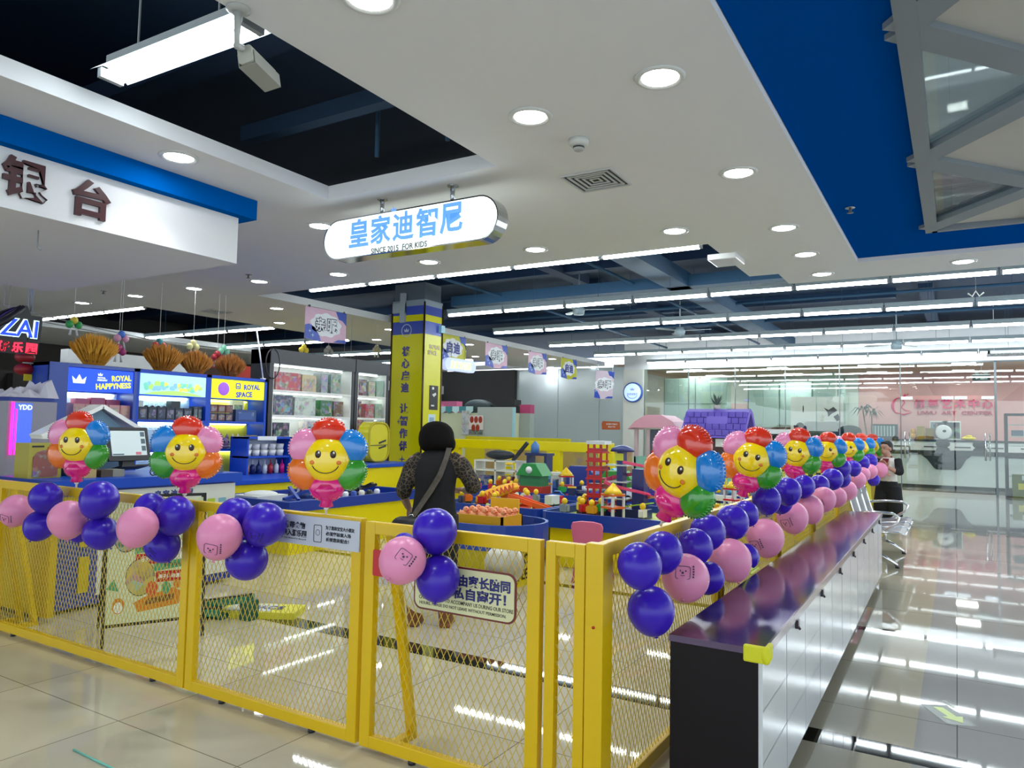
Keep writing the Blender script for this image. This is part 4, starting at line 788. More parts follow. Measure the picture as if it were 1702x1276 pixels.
t.part('wall', MB().prism([(3.4, 1.03), (3.95, 1.03), (3.95, 1.42), (3.72, 1.6), (3.4, 1.42)], .12, 0, frame((xh - .06, 0, 0), (0, 1, 0), (0, 0, 1))), mat('5f7f96', .5)); t.part('roof', MB().bar((xh, 3.22, 1.36), (xh, 3.72, 1.63), .2, .035).bar((xh, 3.72, 1.63), (xh, 4.1, 1.42), .2, .035), WHITEG); t.part('roof_trim', MB().box(xh - .08, 3.22, 1.34, xh + .09, 3.44, 1.36), WHITEG); t.done()
for k, (y, hx, nm) in enumerate(((3.36, 'b8a060', 'tan'), (3.5, '4a3c2c', 'dark brown'), (3.6, '8a8a78', 'grey'))): single('small_carton', MB().box(-6.25, y, 1.03, -6.1, y + .1, 1.09 + .03 * (k == 0)), mat(hx, .5), f'small {nm} carton on the cash desk before the screen', 'box')
t = Thing('brush_holder', 'dark cup of pale brushes beside the olive toy box', 'holder'); t.part('cup', MB().lathe([(.001, 0), (.05, 0), (.055, .14), (.05, .14), (.045, .01), (.001, .01)], (-6.45, 3.42, 1.03), 14), mat('2e4454', .4))
for k in range(5): t.part('brush', MB().tube([(-6.45, 3.42 + .012 * k - .02, 1.06), (-6.45 + .02 * math.sin(k), 3.42 + (k - 2) * .03, 1.26)], .006, 6).ell((-6.45 + .02 * math.sin(k), 3.42 + (k - 2) * .03, 1.27), (.012, .012, .025)), mat('c4ccd0', .5))
t.done()
t = Thing('plush_bunny', 'small pinkish bunny figure beside the till', 'toy'); t.part('body', MB().ell((-6.05, 4.12, 1.08), (.03, .035, .05)), mat('caa79a', .8)); t.part('head', MB().ell((-6.05, 4.12, 1.15), (.03, .033, .03)), mat('caa79a', .8)); t.part('ear', MB().ell((-6.05, 4.1, 1.2), (.008, .011, .035)).ell((-6.05, 4.14, 1.2), (.008, .011, .035)), mat('caa79a', .8)); t.done()
single('toy_glasses', MB().tube([(-6.0, 3.9 + .03 * math.cos(a), 1.065 + .03 * math.sin(a)) for a in [i * PI / 6 for i in range(12)]], .005, 6, 0, True).tube([(-6.0, 4.0 + .03 * math.cos(a), 1.065 + .03 * math.sin(a)) for a in [i * PI / 6 for i in range(12)]], .005, 6, 0, True).tube([(-6, 3.93, 1.07), (-6, 3.97, 1.07)], .004, 6), BLK, 'black round spectacles frame on the cash desk front', 'glasses')
single('card_terminal', MB().box(-6.2, 4.38, 1.03, -6.06, 4.66, 1.1).box(-6.18, 4.4, 1.1, -6.1, 4.6, 1.16), mat('5a6668', .5), 'grey box unit at the far end of the cash desk', 'box')
# pale printer tower with neon edge beyond the desk
t = Thing('light_box', 'grey sign cabinet with pink neon edge and blue lettering', 'sign'); 
t.part('body', MB().box(-8.4, 3.62, 0, -7.98, 4.08, 1.68), mat('9a98a4', .5)); t.part('face', MB().box(-7.98, 3.68, 1.2, -7.97, 3.84, 1.66), emis('4a6ae0', .8)); t.part('lettering', MB().text('YDD', frame((-7.965, 3.77, 1.62), (0, 1, 0), (0, 0, 1)), .13, .05, .004), emis('dff0ff', 1.2)); t.part('neon_tube', MB().tube([(-7.96, 3.655, 1.15), (-7.96, 3.655, 1.67)], .014, 8).tube([(-7.96, 3.69, 1.15), (-7.96, 3.69, 1.6)], .008, 8), emis('ff2ab0', 2.2)); t.done()
m0 = MB(); rnd = random.Random(9); g_ = [[Vector((-8.42 + .055 * i, 3.6 + .055 * j, 1.70 + (.02 if i in (0, 8) or j in (0, 9) else .05 + .09 * rnd.random() + (.08 if j > 6 else 0)))) for j in range(10)] for i in range(9)]
m0.add([p for r_ in g_ for p in r_], [(i * 10 + j, (i + 1) * 10 + j, (i + 1) * 10 + j + 1, i * 10 + j + 1) for i in range(8) for j in range(9)]).box(-8.4, 3.64, 1.683, -8.0, 4.06, 1.73, 1)
single('folded_cloth', m0, [mat('cfccd6', .8), mat('1f3a96', .5)], 'crumpled white sheet on top of the grey sign cabinet', 'cloth')
single('pale_counter', MB().box(-9.3, 2.2, 0, -8.7, 4.1, 1.06, 0).box(-9.35, 2.15, 1.06, -8.65, 4.12, 1.12, 1), [mat('d9cfae', .5), BLK], 'cream counter with black top at the picture edge by the dark shop', 'counter')

# ------------------------------------------------------------ yellow counters with blue tops
def counter(x0, y0, x1, y1, h, lab, trim=.05, parts=()):
    t = Thing('play_counter', lab, 'counter'); t.part('body', MB().box(x0 + .06, y0 + .06, 0, x1 - .04, y1 - .04, h - .06), YELB, bev=.01); t.part('counter_top', MB().box(x0, y0, h - .06, x1, y1, h), BLU, bev=.008); return t.done()
counter(-9.22, 5.67, -7.97, 8.0, .76, 'yellow counter with blue top before the blue cabinets')
counter(-9.2, 8.04, -8.4, 10.6, .86, 'yellow counter with blue top before the dark cabinet')
t = Thing('craft_table', 'yellow craft table with blue raised rim behind the white notice', 'table'); x0, y0, x1, y1 = -7.9, 5.94, -6.54, 8.4
t.part('body', MB().box(x0 + .04, y0 + .04, 0, x1 - .04, y1 - .04, .49), YELB); m0 = MB(); ring_prism(m0, [(x0, y0), (x1, y0), (x1, y1), (x0, y1)], [(x0 + .06, y0 + .06), (x1 - .06, y0 + .06), (x1 - .06, y1 - .06), (x0 + .06, y1 - .06)], .12, 0, Matrix.Translation((0, 0, .49))); t.part('rim', m0, mat('0f3494', .35)); t.part('table_top', MB().box(x0 + .06, y0 + .06, .49, x1 - .06, y1 - .06, .53), BLUD); t.done()
rnd = random.Random(11); zc = .533
single('folded_apron', MB().box(-7.75, 6.12, zc, -7.3, 6.6, zc + .08).ell((-7.52, 6.36, zc + .08), (.2, .22, .05)), mat('d9dcd6', .7), 'white folded sheets on the craft table', 'cloth')
for k, (x, y, hx, nm) in enumerate(((-7.4, 6.95, '0f2a6c', 'dark blue'), (-7.15, 7.25, '16245a', 'navy'), (-7.0, 7.65, '15171c', 'black'), (-6.9, 6.4, '1c3f9c', 'blue'))):
    single('toy_parts_tray', MB(trs((x, y, zc), .3 * k)).box(-.18, -.12, 0, .18, .12, .05).bar((-.17, -.09, .07), (.17, .11, .16), .06, .03).bar((-.12, .11, .06), (.14, -.07, .19), .04, .03).bar((0, -.1, .06), (-.1, .1, .2), .04, .03), mat(hx, .4), f'{nm} tool tray lying on the craft table', 'tray')
for k in range(5): single('paint_pot', MB().lathe([(.001, 0), (.04, 0), (.04, .1), (.025, .12), (.001, .12)], (-6.74, 7.05 + k * .15, zc), 12), mat(['dfe3e3', '2a50b0', 'e6e2d2', '22262e', 'd9dde0'][k], .4), f'{["white", "blue", "cream", "black", "pale grey"][k]} paint pot near the craft table edge', 'pot', 'paint pots on the craft table')
p = onX(518, 712, -8.7); yg = float(p[1]); t = Thing('gear_arch', 'grey gear-shaped arch standing on the counter before the dark cabinet', 'decoration'); m0 = MB(); M = frame((-8.7, yg, .965), (0, 1, 0), (0, 0, 1))
O = []; I = []
for i in range(48):
    a = 2 * PI * i / 48; r = .3 if (i // 3) % 2 == 0 else .245; O.append((r * math.cos(a), r * math.sin(a) + .22)); I.append((.19 * math.cos(a), .19 * math.sin(a) + .22))
ring_prism(m0, O, I, .06, 0, M); t.part('gear', m0, mat('7d838a', .4)); t.part('foot', MB().box(-8.75, yg - .2, .862, -8.58, yg + .2, .92), mat('7d838a', .4)); t.done()
yb = float(onX(494, 722, -8.92)[1]); t = Thing('toy_bee', 'yellow striped round toy before the grey gear arch', 'toy'); t.part('body', MB().ell((-8.92, yb, 1.03), (.1, .12, .166)), YELB); t.part('stripe', MB().lathe([(.1, -.02), (.118, 0), (.1, .02)], (-8.92, yb, 1.0), 18).lathe([(.09, -.02), (.104, 0), (.09, .02)], (-8.92, yb, 1.1), 18), DARK); t.done()
# yellow rounded cartoon-front board on the counter left of the column
t = Thing('yellow_kiosk', 'yellow rounded vehicle-front prop on the counter beside the yellow column', 'prop')
t.part('body', MB().prism(rrect(9.72, .863, 10.28, 1.58, .2), .25, 0, frame((-9.05, 0, 0), (0, 1, 0), (0, 0, 1))), mat('d8cd08', .35)); t.part('face_print', MB().bar((-8.795, 10.0, 1.2), (-8.795, 10.18, 1.25), .012, .03).bar((-8.795, 10.0, 1.11), (-8.795, 10.18, 1.15), .012, .03).bar((-8.795, 9.78, 1.16), (-8.795, 10.22, 1.17), .01, .012), DARK); t.part('edge_trim', MB().tube([(-8.8, y, z) for y, z in rrect(9.74, .885, 10.26, 1.56, .18)], .022, 8, 0, True), mat('b9a800', .35)); t.done()
# ------------------------------------------------------------ play tables
RIM = mat('1b3f9e', .3); GREENF = mat('9fc63a', .4)
def play_table(x0, y0, x1, y1, h, lab, top=GREENF, text=False, r=.12):
    t = Thing('play_table', lab, 'table', 'blue-rimmed play tables')
    t.part('body', MB().box(x0 + .1, y0 + .08, 0, x1 - .1, y1 - .1, h - .13), YELB, bev=.01)
    m0 = MB(); ring_prism(m0, rrect(x0, y0, x1, y1, r, 5), rrect(x0 + .035, y0 + .035, x1 - .035, y1 - .035, r - .03, 5), .17, 0, Matrix.Translation((0, 0, h - .13))); t.part('rim', m0, RIM)
    t.part('table_top', MB().prism(rrect(x0 + .02, y0 + .02, x1 - .02, y1 - .02, r, 5), .03, 0, Matrix.Translation((0, 0, h - .07))), top)
    if text: t.part('lettering', MB().text('ROYAL', frame((x0 + .7, y0 + .075, .3), (1, 0, 0), (0, 0, 1)), .4, .1, .004).text('DEEDSNY', frame((x0 + .7, y0 + .075, .16), (1, 0, 0), (0, 0, 1)), .46, .1, .004), mat('3a3410', .4))
    return t.done()
TB = [(-5.45, 7.3, -4.02, 8.5, .56, 'blue-rimmed play table with orange hot-dog ramp and train tracks', mat('a9c23a', .4)), (-3.98, 7.2, -1.9, 8.6, .56, 'long blue-rimmed play table carrying the red and navy garage towers', mat('b4c648', .4)),
      (-6.3, 8.9, -3.5, 10.0, .58, 'blue-rimmed play table in the second row behind the hot-dog ramp', mat('3f7fc0', .4)), (-3.3, 9.0, -1.75, 10.4, .56, 'blue-rimmed play table behind the garage towers along the fence', mat('c2c84a', .4)),
      (-7.1, 11.0, -4.2, 12.1, .6, 'blue-rimmed play table in the third row before the yellow wall', mat('8fb83a', .4)), (-3.6, 11.0, -1.75, 12.2, .55, 'blue-rimmed play table far along the side fence', mat('5f9ac4', .4))]
for i, a in enumerate(TB): play_table(*a, text=(i == 0))

class Kit:
    cache = {}
def toy(kind, hx, M_, label, group, sc=1.0):
    """small toys: built once for each kind and colour, then copied"""
    k = (kind, hx)
    if k not in Kit.cache:
        c = mat(hx, .3); m0 = MB(); ms = [c, DARK, mat('d8dde0', .3), mat('f0c81a', .3)]
        if kind == 'toy car':
            m0.prism([(-.075, .02), (.075, .02), (.075, .045), (.045, .05), (.025, .075), (-.035, .075), (-.055, .05), (-.075, .045)], .07, 0, frame((0, .035, 0), (1, 0, 0), (0, 0, 1)))
            m0.prism([(-.04, .052), (.03, .052), (.02, .07), (-.03, .07)], .074, 1, frame((0, .037, 0), (1, 0, 0), (0, 0, 1)))
            for x in (-.045, .045):
                for y in (-.035, .027): m0.lathe([(.001, 0), (.02, 0), (.02, .012), (.001, .012)], n=10, mi=1, M=frame((x, y + .012, .02), (1, 0, 0), (0, 0, 1)))
        elif kind == 'toy truck':
            m0.box(-.1, -.04, .025, .1, .04, .04, 1).box(.04, -.04, .04, .1, .04, .11, 0).box(-.1, -.04, .04, .03, .04, .12, 2).box(.075, -.035, .075, .102, .035, .1, 1)
            for x in (-.065, .065):
                for y in (-.04, .028): m0.lathe([(.001, 0), (.025, 0), (.025, .014), (.001, .014)], n=10, mi=1, M=frame((x, y + .014, .025), (1, 0, 0), (0, 0, 1)))
        elif kind == 'toy train':
            m0.box(-.1, -.03, .02, .1, .03, .04, 1).lathe([(.001, 0), (.03, 0), (.03, .11), (.001, .11)], n=12, mi=0, M=Matrix.Translation((-.02, 0, .068)) @ Matrix.Rotation(PI / 2, 4, 'Y')).box(-.1, -.035, .04, -.03, .035, .12, 0).box(-.11, -.042, .12, -.02, .042, .13, 3).lathe([(.001, 0), (.012, 0), (.016, .04), (.001, .04)], (.06, 0, .09), 10, 2)
            for x in (-.07, -.01, .06):
                for y in (-.032, .022): m0.lathe([(.001, 0), (.02, 0), (.02, .01), (.001, .01)], n=10, mi=3, M=frame((x, y + .01, .02), (1, 0, 0), (0, 0, 1)))
        elif kind == 'toy house':
            m0.box(-.1, -.08, 0, .1, .08, .13, 3).prism([(-.13, .13), (.13, .13), (0, .23)], .2, 0, frame((0, .1, 0), (1, 0, 0), (0, 0, 1))).box(-.03, -.085, 0, .03, -.08, .08, 1).box(.05, -.085, .06, .085, -.08, .1, 2).box(-.085, -.085, .06, -.05, -.08, .1, 2)
        elif kind == 'toy tower':
            for z in (0, .1, .2): m0.box(-.07, -.07, z, .07, .07, z + .015, 0)
            for x in (-.06, .06):
                for y in (-.06, .06): m0.box(x - .008, y - .008, 0, x + .008, y + .008, .22, 2)
            m0.lathe([(.08, 0), (.06, .03), (.001, .09)], (0, 0, .215), 8, 3)
        elif kind == 'block figure':
            m0.box(-.03, -.02, 0, -.004, .02, .05, 1).box(.004, -.02, 0, .03, .02, .05, 1).box(-.032, -.022, .05, .032, .022, .11, 0).ell((0, 0, .135), (.025, .025, .028), 3, 10, 6).box(-.048, -.012, .06, -.033, .012, .1, 0).box(.033, -.012, .06, .048, .012, .1, 0)
        elif kind == 'track bridge':
            m0.prism([(-.2, 0), (-.15, 0), (-.1, .07), (.1, .07), (.15, 0), (.2, 0), (.12, .09), (-.12, .09)], .09, 0, frame((0, .045, 0), (1, 0, 0), (0, 0, 1))).box(-.13, -.05, .085, .13, -.04, .12, 2).box(-.13, .04, .085, .13, .05, .12, 2)
        elif kind == 'toy plane':
            m0.ell((0, 0, .06), (.12, .03, .03), 0, 12, 8).prism([(-.03, -.14), (.03, -.14), (.05, 0), (.03, .14), (-.03, .14), (-.01, 0)], .01, 2, Matrix.Translation((0, 0, .055))).prism([(-.12, .06), (-.08, .06), (-.1, .12), (-.13, .12)], .01, 3, frame((0, .005, 0), (1, 0, 0), (0, 0, 1))).box(-.02, -.02, 0, .05, .02, .04, 1)
        elif kind == 'toy crane':
            m0.box(-.06, -.05, 0, .06, .05, .04, 1).box(-.03, -.03, .04, .03, .03, .2, 0).bar((-.05, 0, .2), (.17, 0, .27), .025, .025, 3).tube([(.16, 0, .26), (.16, 0, .14)], .004, 5, 1).box(.145, -.015, .11, .175, .015, .14, 1)
        o = single(kind.replace(' ', '_'), m0, ms, label, 'toy', group, base=(0, 0, 0)); Kit.cache[k] = o
    else: o = dup(Kit.cache[k], None, None, label, group)
    o.location = (M_[0], M_[1], M_[2] + .003); o.rotation_euler = (0, 0, M_[3]); o.scale = (sc,) * 3
    return o
CN = {'c8202a': 'red', '1d63c4': 'blue', 'e8a21a': 'amber', '2a9a44': 'green', 'e8e4da': 'white', '2b3350': 'navy', 'e06a1c': 'orange', '5ab8d8': 'sky blue', 'd85a9a': 'pink', 'e6d21a': 'yellow', '6a4ab0': 'purple', '8f989e': 'grey'}
KINDS_ = ['toy car', 'toy truck', 'toy train', 'toy house', 'toy tower', 'block figure', 'track bridge', 'toy plane', 'toy crane']
WHERE = ['on the hot-dog ramp table', 'on the garage tower table', 'on the second-row play table', 'on the fence-side play table', 'on the third-row play table', 'on the far fence-side play table']
rnd = random.Random(21); seen = {}
SIZE = {'toy house': .17, 'toy plane': .18, 'track bridge': .2, 'toy crane': .17, 'toy tower': .12, 'toy train': .14, 'toy truck': .14, 'toy car': .115, 'block figure': .07}
def spread_toys(ti, n, keep=()):
    x0, y0, x1, y1, h = TB[ti][:5]; pts = list(keep); out = []; tries = 0
    while len(out) < n and tries < 6000:
        tries += 1; kd = KINDS_[int(rnd.random() ** .8 * len(KINDS_))]; s_ = SIZE[kd] * 1.2; x = x0 + s_ + .05 + rnd.random() * (x1 - x0 - 2 * s_ - .1); y = y0 + s_ + .05 + rnd.random() * (y1 - y0 - 2 * s_ - .1)
        if kd == 'toy house' and sum(k == kd for _, _, k in out) > n * .1: continue
        if all(math.hypot(x - a, y - b) > s_ + c for a, b, c in pts): pts.append((x, y, s_)); out.append((x, y, kd))
    out.sort()
    for x, y, kd in out:
        hx = list(CN)[int(rnd.random() * len(CN))]
        key = (kd, hx, ti); q = seen.get(key, 0); seen[key] = q + 1
        lab = f'small {CN[hx]} {kd} {WHERE[ti]}' + (f', {ORD[q]} such from the column side' if q else '')
        toy(kd, hx, (x, y, h - .04, rnd.random() * 6.28), lab, 'small toys ' + WHERE[ti], 1.35)
KINDS_ = ['toy car', 'block figure', 'toy truck', 'toy train', 'toy tower', 'toy crane', 'toy plane', 'track bridge', 'toy house']
spread_toys(0, 24, [(-5.0, 7.95, .3), (-4.4, 7.7, .3)])
spread_toys(1, 36, [(-3.35, 8.0, .22), (-2.95, 7.95, .32), (-3.15, 7.9, .25)])
spread_toys(2, 46, [(-6.0, 9.5, .25), (-5.2, 9.3, .26)]); spread_toys(3, 18); spread_toys(4, 30); spread_toys(5, 14)

# the larger toys
h0 = .523
t = Thing('hot_dog_ramp', 'yellow and red hot-dog-shaped marble ramp on the play table', 'toy'); A = Vector((-5.25, 7.85, .58)); B = Vector((-4.72, 8.0, .78)); d = B - A
t.part('bun', MB(frame((A + B) / 2, d, (0, 0, 1))).ell((0, 0, 0), (.31, .07, .08), 0, 16, 10).ell((0, .03, 0), (.3, .06, .06), 0, 16, 10), mat('eeb01c', .3)); t.part('sausage', MB(frame((A + B) / 2 + Vector((0, 0, -.035)), d, (0, 0, 1))).ell((0, 0, 0), (.315, .05, .062), 0, 16, 10), mat('c8401c', .3))
m0 = MB(frame((A + B) / 2, d, (0, 0, 1)))
for k in range(9): m0.bar((-.24 + k * .055, .055, .07), (-.21 + k * .055, -.03, .085), .014, .01); m0.bar((-.21 + k * .055, -.03, .085), (-.185 + k * .055, .055, .07), .014, .01)
t.part('mustard', m0, mat('d6481c', .3)); t.part('post', MB().tube([(-5.2, 7.87, h0), (-5.2, 7.87, .56)], .015, 8).tube([(-4.8, 7.98, h0), (-4.8, 7.98, .72)], .015, 8), BLUD); t.done()
t = Thing('orange_slide_track', 'orange ramp track with red trough on the play table', 'toy'); t.part('trough', MB().bar((-4.6, 7.6, .68), (-4.12, 7.72, .54), .1, .03).bar((-4.6, 7.55, .70), (-4.12, 7.67, .56), .015, .06).bar((-4.6, 7.65, .70), (-4.12, 7.77, .56), .015, .06), ORG); t.part('support', MB().box(-4.62, 7.56, h0, -4.56, 7.66, .68), mat('cf2a1a', .3)); t.part('support', MB().box(-4.3, 7.62, h0, -4.26, 7.7, .58), mat('cf2a1a', .3)); t.part('bowl', MB().lathe([(.02, 0), (.12, .03), (.15, .08), (.14, .08), (.1, .035), (.001, .02)], (-4.42, 7.52, h0), 18), mat('d8481a', .3)); t.done()
t = Thing('green_barn', 'green roofed toy station with red base on the second-row table', 'toy'); bx, by, bz = -5.2, 9.25, .543
t.part('base', MB().box(bx - .2, by - .14, bz, bx + .2, by + .14, bz + .15), mat('b8321c', .4)); t.part('wall', MB().box(bx - .17, by - .12, bz + .15, bx + .17, by + .12, bz + .3), mat('2a7a4a', .4)); t.part('roof', MB().prism([(-.22, 0), (.22, 0), (.1, .17), (-.1, .17)], .3, 0, frame((bx, by + .15, bz + .3), (1, 0, 0), (0, 0, 1))), GRN); t.part('clock', MB().lathe([(.001, 0), (.05, 0), (.05, .01), (.001, .01)], n=16, M=frame((bx, by - .15, bz + .38), (1, 0, 0), (0, 0, 1))), WHITEG); t.done()
# red car tower and navy garage with pink ramps
def zt(px, py, Y): return float(onY(px, py, Y)[2])
TY = 7.9; xa = float(onY(981, 780, TY)[0]); xb = float(onY(1005, 780, TY)[0]); z1 = zt(990, 738, TY)
t = Thing('car_stack_tower', 'tall red lattice toy car tower on the play table', 'toy'); m0 = MB()
for k in range(8):
    z = h0 + k * (z1 - h0) / 8
    for x in (xa, (xa + xb) / 2 - .008, xb - .016):
        for y in (TY - .08, TY + .08): m0.box(x, y - .008, z, x + .016, y + .008, z + (z1 - h0) / 8)
    m0.box(xa - .01, TY - .1, z + .0, xb + .01, TY + .1, z + .02); m0.box(xa, TY - .085, z + .02, xb, TY - .075, z + .05)
t.part('lattice', m0, mat('c41a24', .3)); t.part('cap', MB().box(xa - .01, TY - .1, z1, xb + .04, TY + .1, z1 + .04), mat('cfd6d8', .3)); m0 = MB()
for k in (1, 3, 5, 7): m0.box(xa, TY - .07, h0 + k * (z1 - h0) / 8 + .02, xb, TY + .07, h0 + k * (z1 - h0) / 8 + .055)
t.part('car_tray', m0, mat('8c1018', .3)); t.done()
gx = float(onY(1045, 780, TY)[0]); gz = zt(1045, 742, TY)
t = Thing('parking_garage', 'navy multi-level toy garage with pink spiral ramps', 'toy'); NV = mat('1c2f78', .3)
m0 = MB(); m0.box(gx - .12, TY - .06, h0, gx - .05, TY + .06, gz - .05).box(gx + .06, TY - .05, h0, gx + .2, TY + .1, gz - .25); m0.box(xb + .05, TY - .1, h0, gx + .24, TY + .12, h0 + .1); t.part('tower', m0, NV)
t.part('roof', MB().lathe([(.14, 0), (.12, .04), (.04, .07), (.001, .075)], (gx - .08, TY, gz - .06), 16), mat('24306a', .3)); t.part('sign', MB().box(gx - .14, TY - .075, gz - .16, gx - .04, TY - .062, gz - .08), mat('d6e01c', .3)); m0 = MB()
for k in range(3): t.part('deck', MB().box(xb + .05, TY - .1, h0 + .2 + k * .19, gx + .02, TY + .1, h0 + .215 + k * .19), mat('c4d2d0', .25))
m0 = MB()
pts = [(gx + .02 + (.3 - .02 * i / 8) * math.sin(i * .52), TY - .02 - .17 * math.cos(i * .52), h0 + .62 - i * .024) for i in range(24)]
for p, q in zip(pts, pts[1:]): m0.bar(p, q, .075, .012); 
t.part('ramp', m0, mat('d42a62', .3)); m0 = MB()
for p, q in zip(pts, pts[1:]): m0.bar((p[0] * 1.0, p[1] - .035, p[2] + .015), (q[0], q[1] - .035, q[2] + .015), .008, .03)
t.part('ramp_rail', m0, mat('e8507e', .3)); t.part('exit_ramp', MB().bar((gx - .18, TY - .15, h0 + .1), (gx + .36, TY - .2, h0 + .2), .08, .012), mat('9ccc2a', .3)); t.done()
# white cube shelf with toys
t = Thing('cube_shelf', 'white open cube shelf full of toys behind the play tables', 'shelf'); sx0, sx1, sy = -6.9, -5.3, 10.25; m0 = MB()
for k in range(5): x = sx0 + k * (sx1 - sx0) / 4; m0.box(x - .015, sy, 0, x + .015, sy + .3, .98 if k < 3 else .8)
for z in (.05, .45, .8): m0.box(sx0, sy, z, sx1, sy + .3, z + .025)
m0.box(sx0, sy, .955, sx0 + (sx1 - sx0) / 2, sy + .3, .98); t.part('shelf_frame', m0, mat('dcdcd0', .4)); t.done()
for k in range(4):
    for r in range(2):
        x = sx0 + .05 + k * .4; hx = ['b5302a', '1c3f7c', '2a6a4a', '7c2430', 'a83a2a', '30404c', 'c8b03a', '3a6ab0'][k * 2 + r]; single('toy_box', MB().box(x, sy + .05, .078 if r == 0 else .478, x + .22 + .03 * r, sy + .27, .33 if r == 0 else .72), prints(hx, k * 3 + r, 18, .5), f'printed toy box in the white cube shelf, {"lower" if r == 0 else "middle"} row, {ORD[k]} from the column side', 'toy box', 'boxes in the white cube shelf')
t = Thing('toy_kitchen', 'navy and white toy tower playset on the cube shelf top', 'toy'); kx = -5.75
t.part('frame', MB().box(kx - .18, sy + .04, .828, kx - .14, sy + .26, 1.1).box(kx + .14, sy + .04, .828, kx + .18, sy + .26, 1.1).box(kx - .2, sy + .02, 1.08, kx + .2, sy + .28, 1.12), mat('1c2a5c', .4)); t.part('turret', MB().lathe([(.07, 0), (.07, .12), (.001, .2)], (kx - .08, sy + .14, 1.12), 12), mat('4a7ab8', .4)); t.part('tray', MB().box(kx - .13, sy + .03, .83, kx + .13, sy + .27, .86), mat('c8d4d6', .4)); t.done()
single('toy_stroller', MB().ell((-6.5, sy + .15, 1.065), (.28, .12, .08)).bar((-6.25, sy + .15, .98), (-5.98, sy + .15, 1.28), .05, .05), mat('262c34', .5), 'dark grey toy carriage lying on the cube shelf', 'toy')
for k, (x, hx, nm) in enumerate(((-5.02, '2b3f96', 'blue'), (-4.45, '35902e', 'green'), (-3.9, '4a3f9e', 'violet'))): single('play_tent_box', MB(trs((x, 10.5, 0), .2 * k)).box(-.22, -.15, 0, .22, .15, .82 - .05 * k).prism([(-.24, 0), (.24, 0), (.16, .12), (-.16, .12)], .3, 0, frame((0, .15, .82 - .05 * k), (1, 0, 0), (0, 0, 1))), mat(hx, .4), f'{nm} toy storage bin behind the second-row table', 'bin')

# ------------------------------------------------------------ yellow enclosure wall with windows
t = Thing('ball_pit_wall', 'long bright yellow enclosure wall with window openings', 'enclosure'); wx0, wx1, wy = -9.4, float(onY(1016, 745, 13)[0]), 13.0
t.part('rail', MB().box(wx0, wy, 1.07, wx1, wy + .16, 1.26), YELB, bev=.012); t.part('lower_panel', MB().box(wx0, wy + .02, 0, wx1, wy + .14, .5), YELB)
for px in (752, 842, 919, 1006): x = float(onY(px, 760, wy)[0]); t.part('post', MB().box(x - .15, wy + .01, .5, x + .15, wy + .15, 1.07), YELB)
t.done()
single('enclosure_panel', MB().box(-10.4, 15, 0, -7.55, 15.12, 1.3), mat('d6c80a', .35), 'lower yellow panel standing behind the yellow enclosure wall', 'panel')
t = Thing('sand_pit_backdrop', 'tan printed sand play backdrop behind the yellow wall openings', 'panel'); t.part('panel', MB().box(-9.3, 14.2, 0, -5.7, 14.26, 1.12), prints('b8a066', 5, 6, .35)); t.done()
for k, (x, hx, nm) in enumerate(((-8.4, '1c3a86', 'dark blue'), (-7.6, 'c4b414', 'yellow'), (-6.6, '7ab0cc', 'pale blue'))): single('sand_toy', MB().lathe([(.001, 0), (.14, 0), (.19, .3), (.17, .3), (.001, .06)], (x, 13.6, 0), 14).tube([(x - .17, 13.6, .3), (x, 13.6, .62), (x + .17, 13.6, .3)], .012, 6), mat(hx, .4), f'{nm} bucket standing inside the yellow enclosure', 'bucket')

# ------------------------------------------------------------ ball tub with toy ducks
tx, ty, ra, rb = -4.1, 6.24, .70, .46
def capsule(ra, rb, n=10): 
    a = ra - rb; return [(tx + a + rb * math.cos(u), ty + rb * math.sin(u)) for u in [-PI / 2 + PI * i / n for i in range(n + 1)]] + [(tx - a - rb * math.cos(u), ty + rb * math.sin(u)) for u in [PI / 2 - PI * i / n for i in range(n + 1)]]
t = Thing('duck_tub', 'oval blue and yellow tub filled with orange toy ducks behind the gate', 'tub')
m0 = MB(); ring_prism(m0, capsule(ra, rb), capsule(ra - .03, rb - .03), .24, 0, Matrix.Translation((0, 0, .36))); t.part('rim', m0, mat('1f449e', .3)); t.part('liner', MB().prism(capsule(ra - .02, rb - .02), .02, 0, Matrix.Translation((0, 0, .40))), mat('51307c', .4))
t.part('base', MB().box(tx - .5, ty - .2, 0, tx + .52, ty + .36, .36), YELB); t.part('lettering', MB().text('ROYAL', frame((tx + .521, ty + .08, .25), (0, 1, 0), (0, 0, 1)), .4, .1, .004).text('DEEDSNY', frame((tx + .521, ty + .08, .11), (0, 1, 0), (0, 0, 1)), .5, .1, .004), mat('3a3410', .4)); t.done()
t = Thing('toy_crate', 'yellow crate heaped with orange ducks standing in the tub', 'crate'); qx0, qx1, qy0, qy1, qz = -4.24, -3.68, 5.95, 6.33, .423
AM = mat('d9a400', .35); t.part('crate_wall', MB().box(qx0, qy0, qz, qx1, qy0 + .02, qz + .24).box(qx0, qy1 - .02, qz, qx1, qy1, qz + .24).box(qx0, qy0, qz, qx0 + .02, qy1, qz + .24).box(qx1 - .02, qy0, qz, qx1, qy1, qz + .24).box(qx0, qy0, qz, qx1, qy1, qz + .02), AM); t.part('inner_tray', MB().box(qx0 + .02, qy0 + .02, qz + .15, qx1 - .02, qy1 - .02, qz + .18), AM); t.part('back_board', MB().box(qx0 + .18, qy1, qz + .02, qx1 - .05, qy1 + .02, qz + .38), mat('dcb410', .35)); t.done()
duck = None; rnd = random.Random(4); n = 0
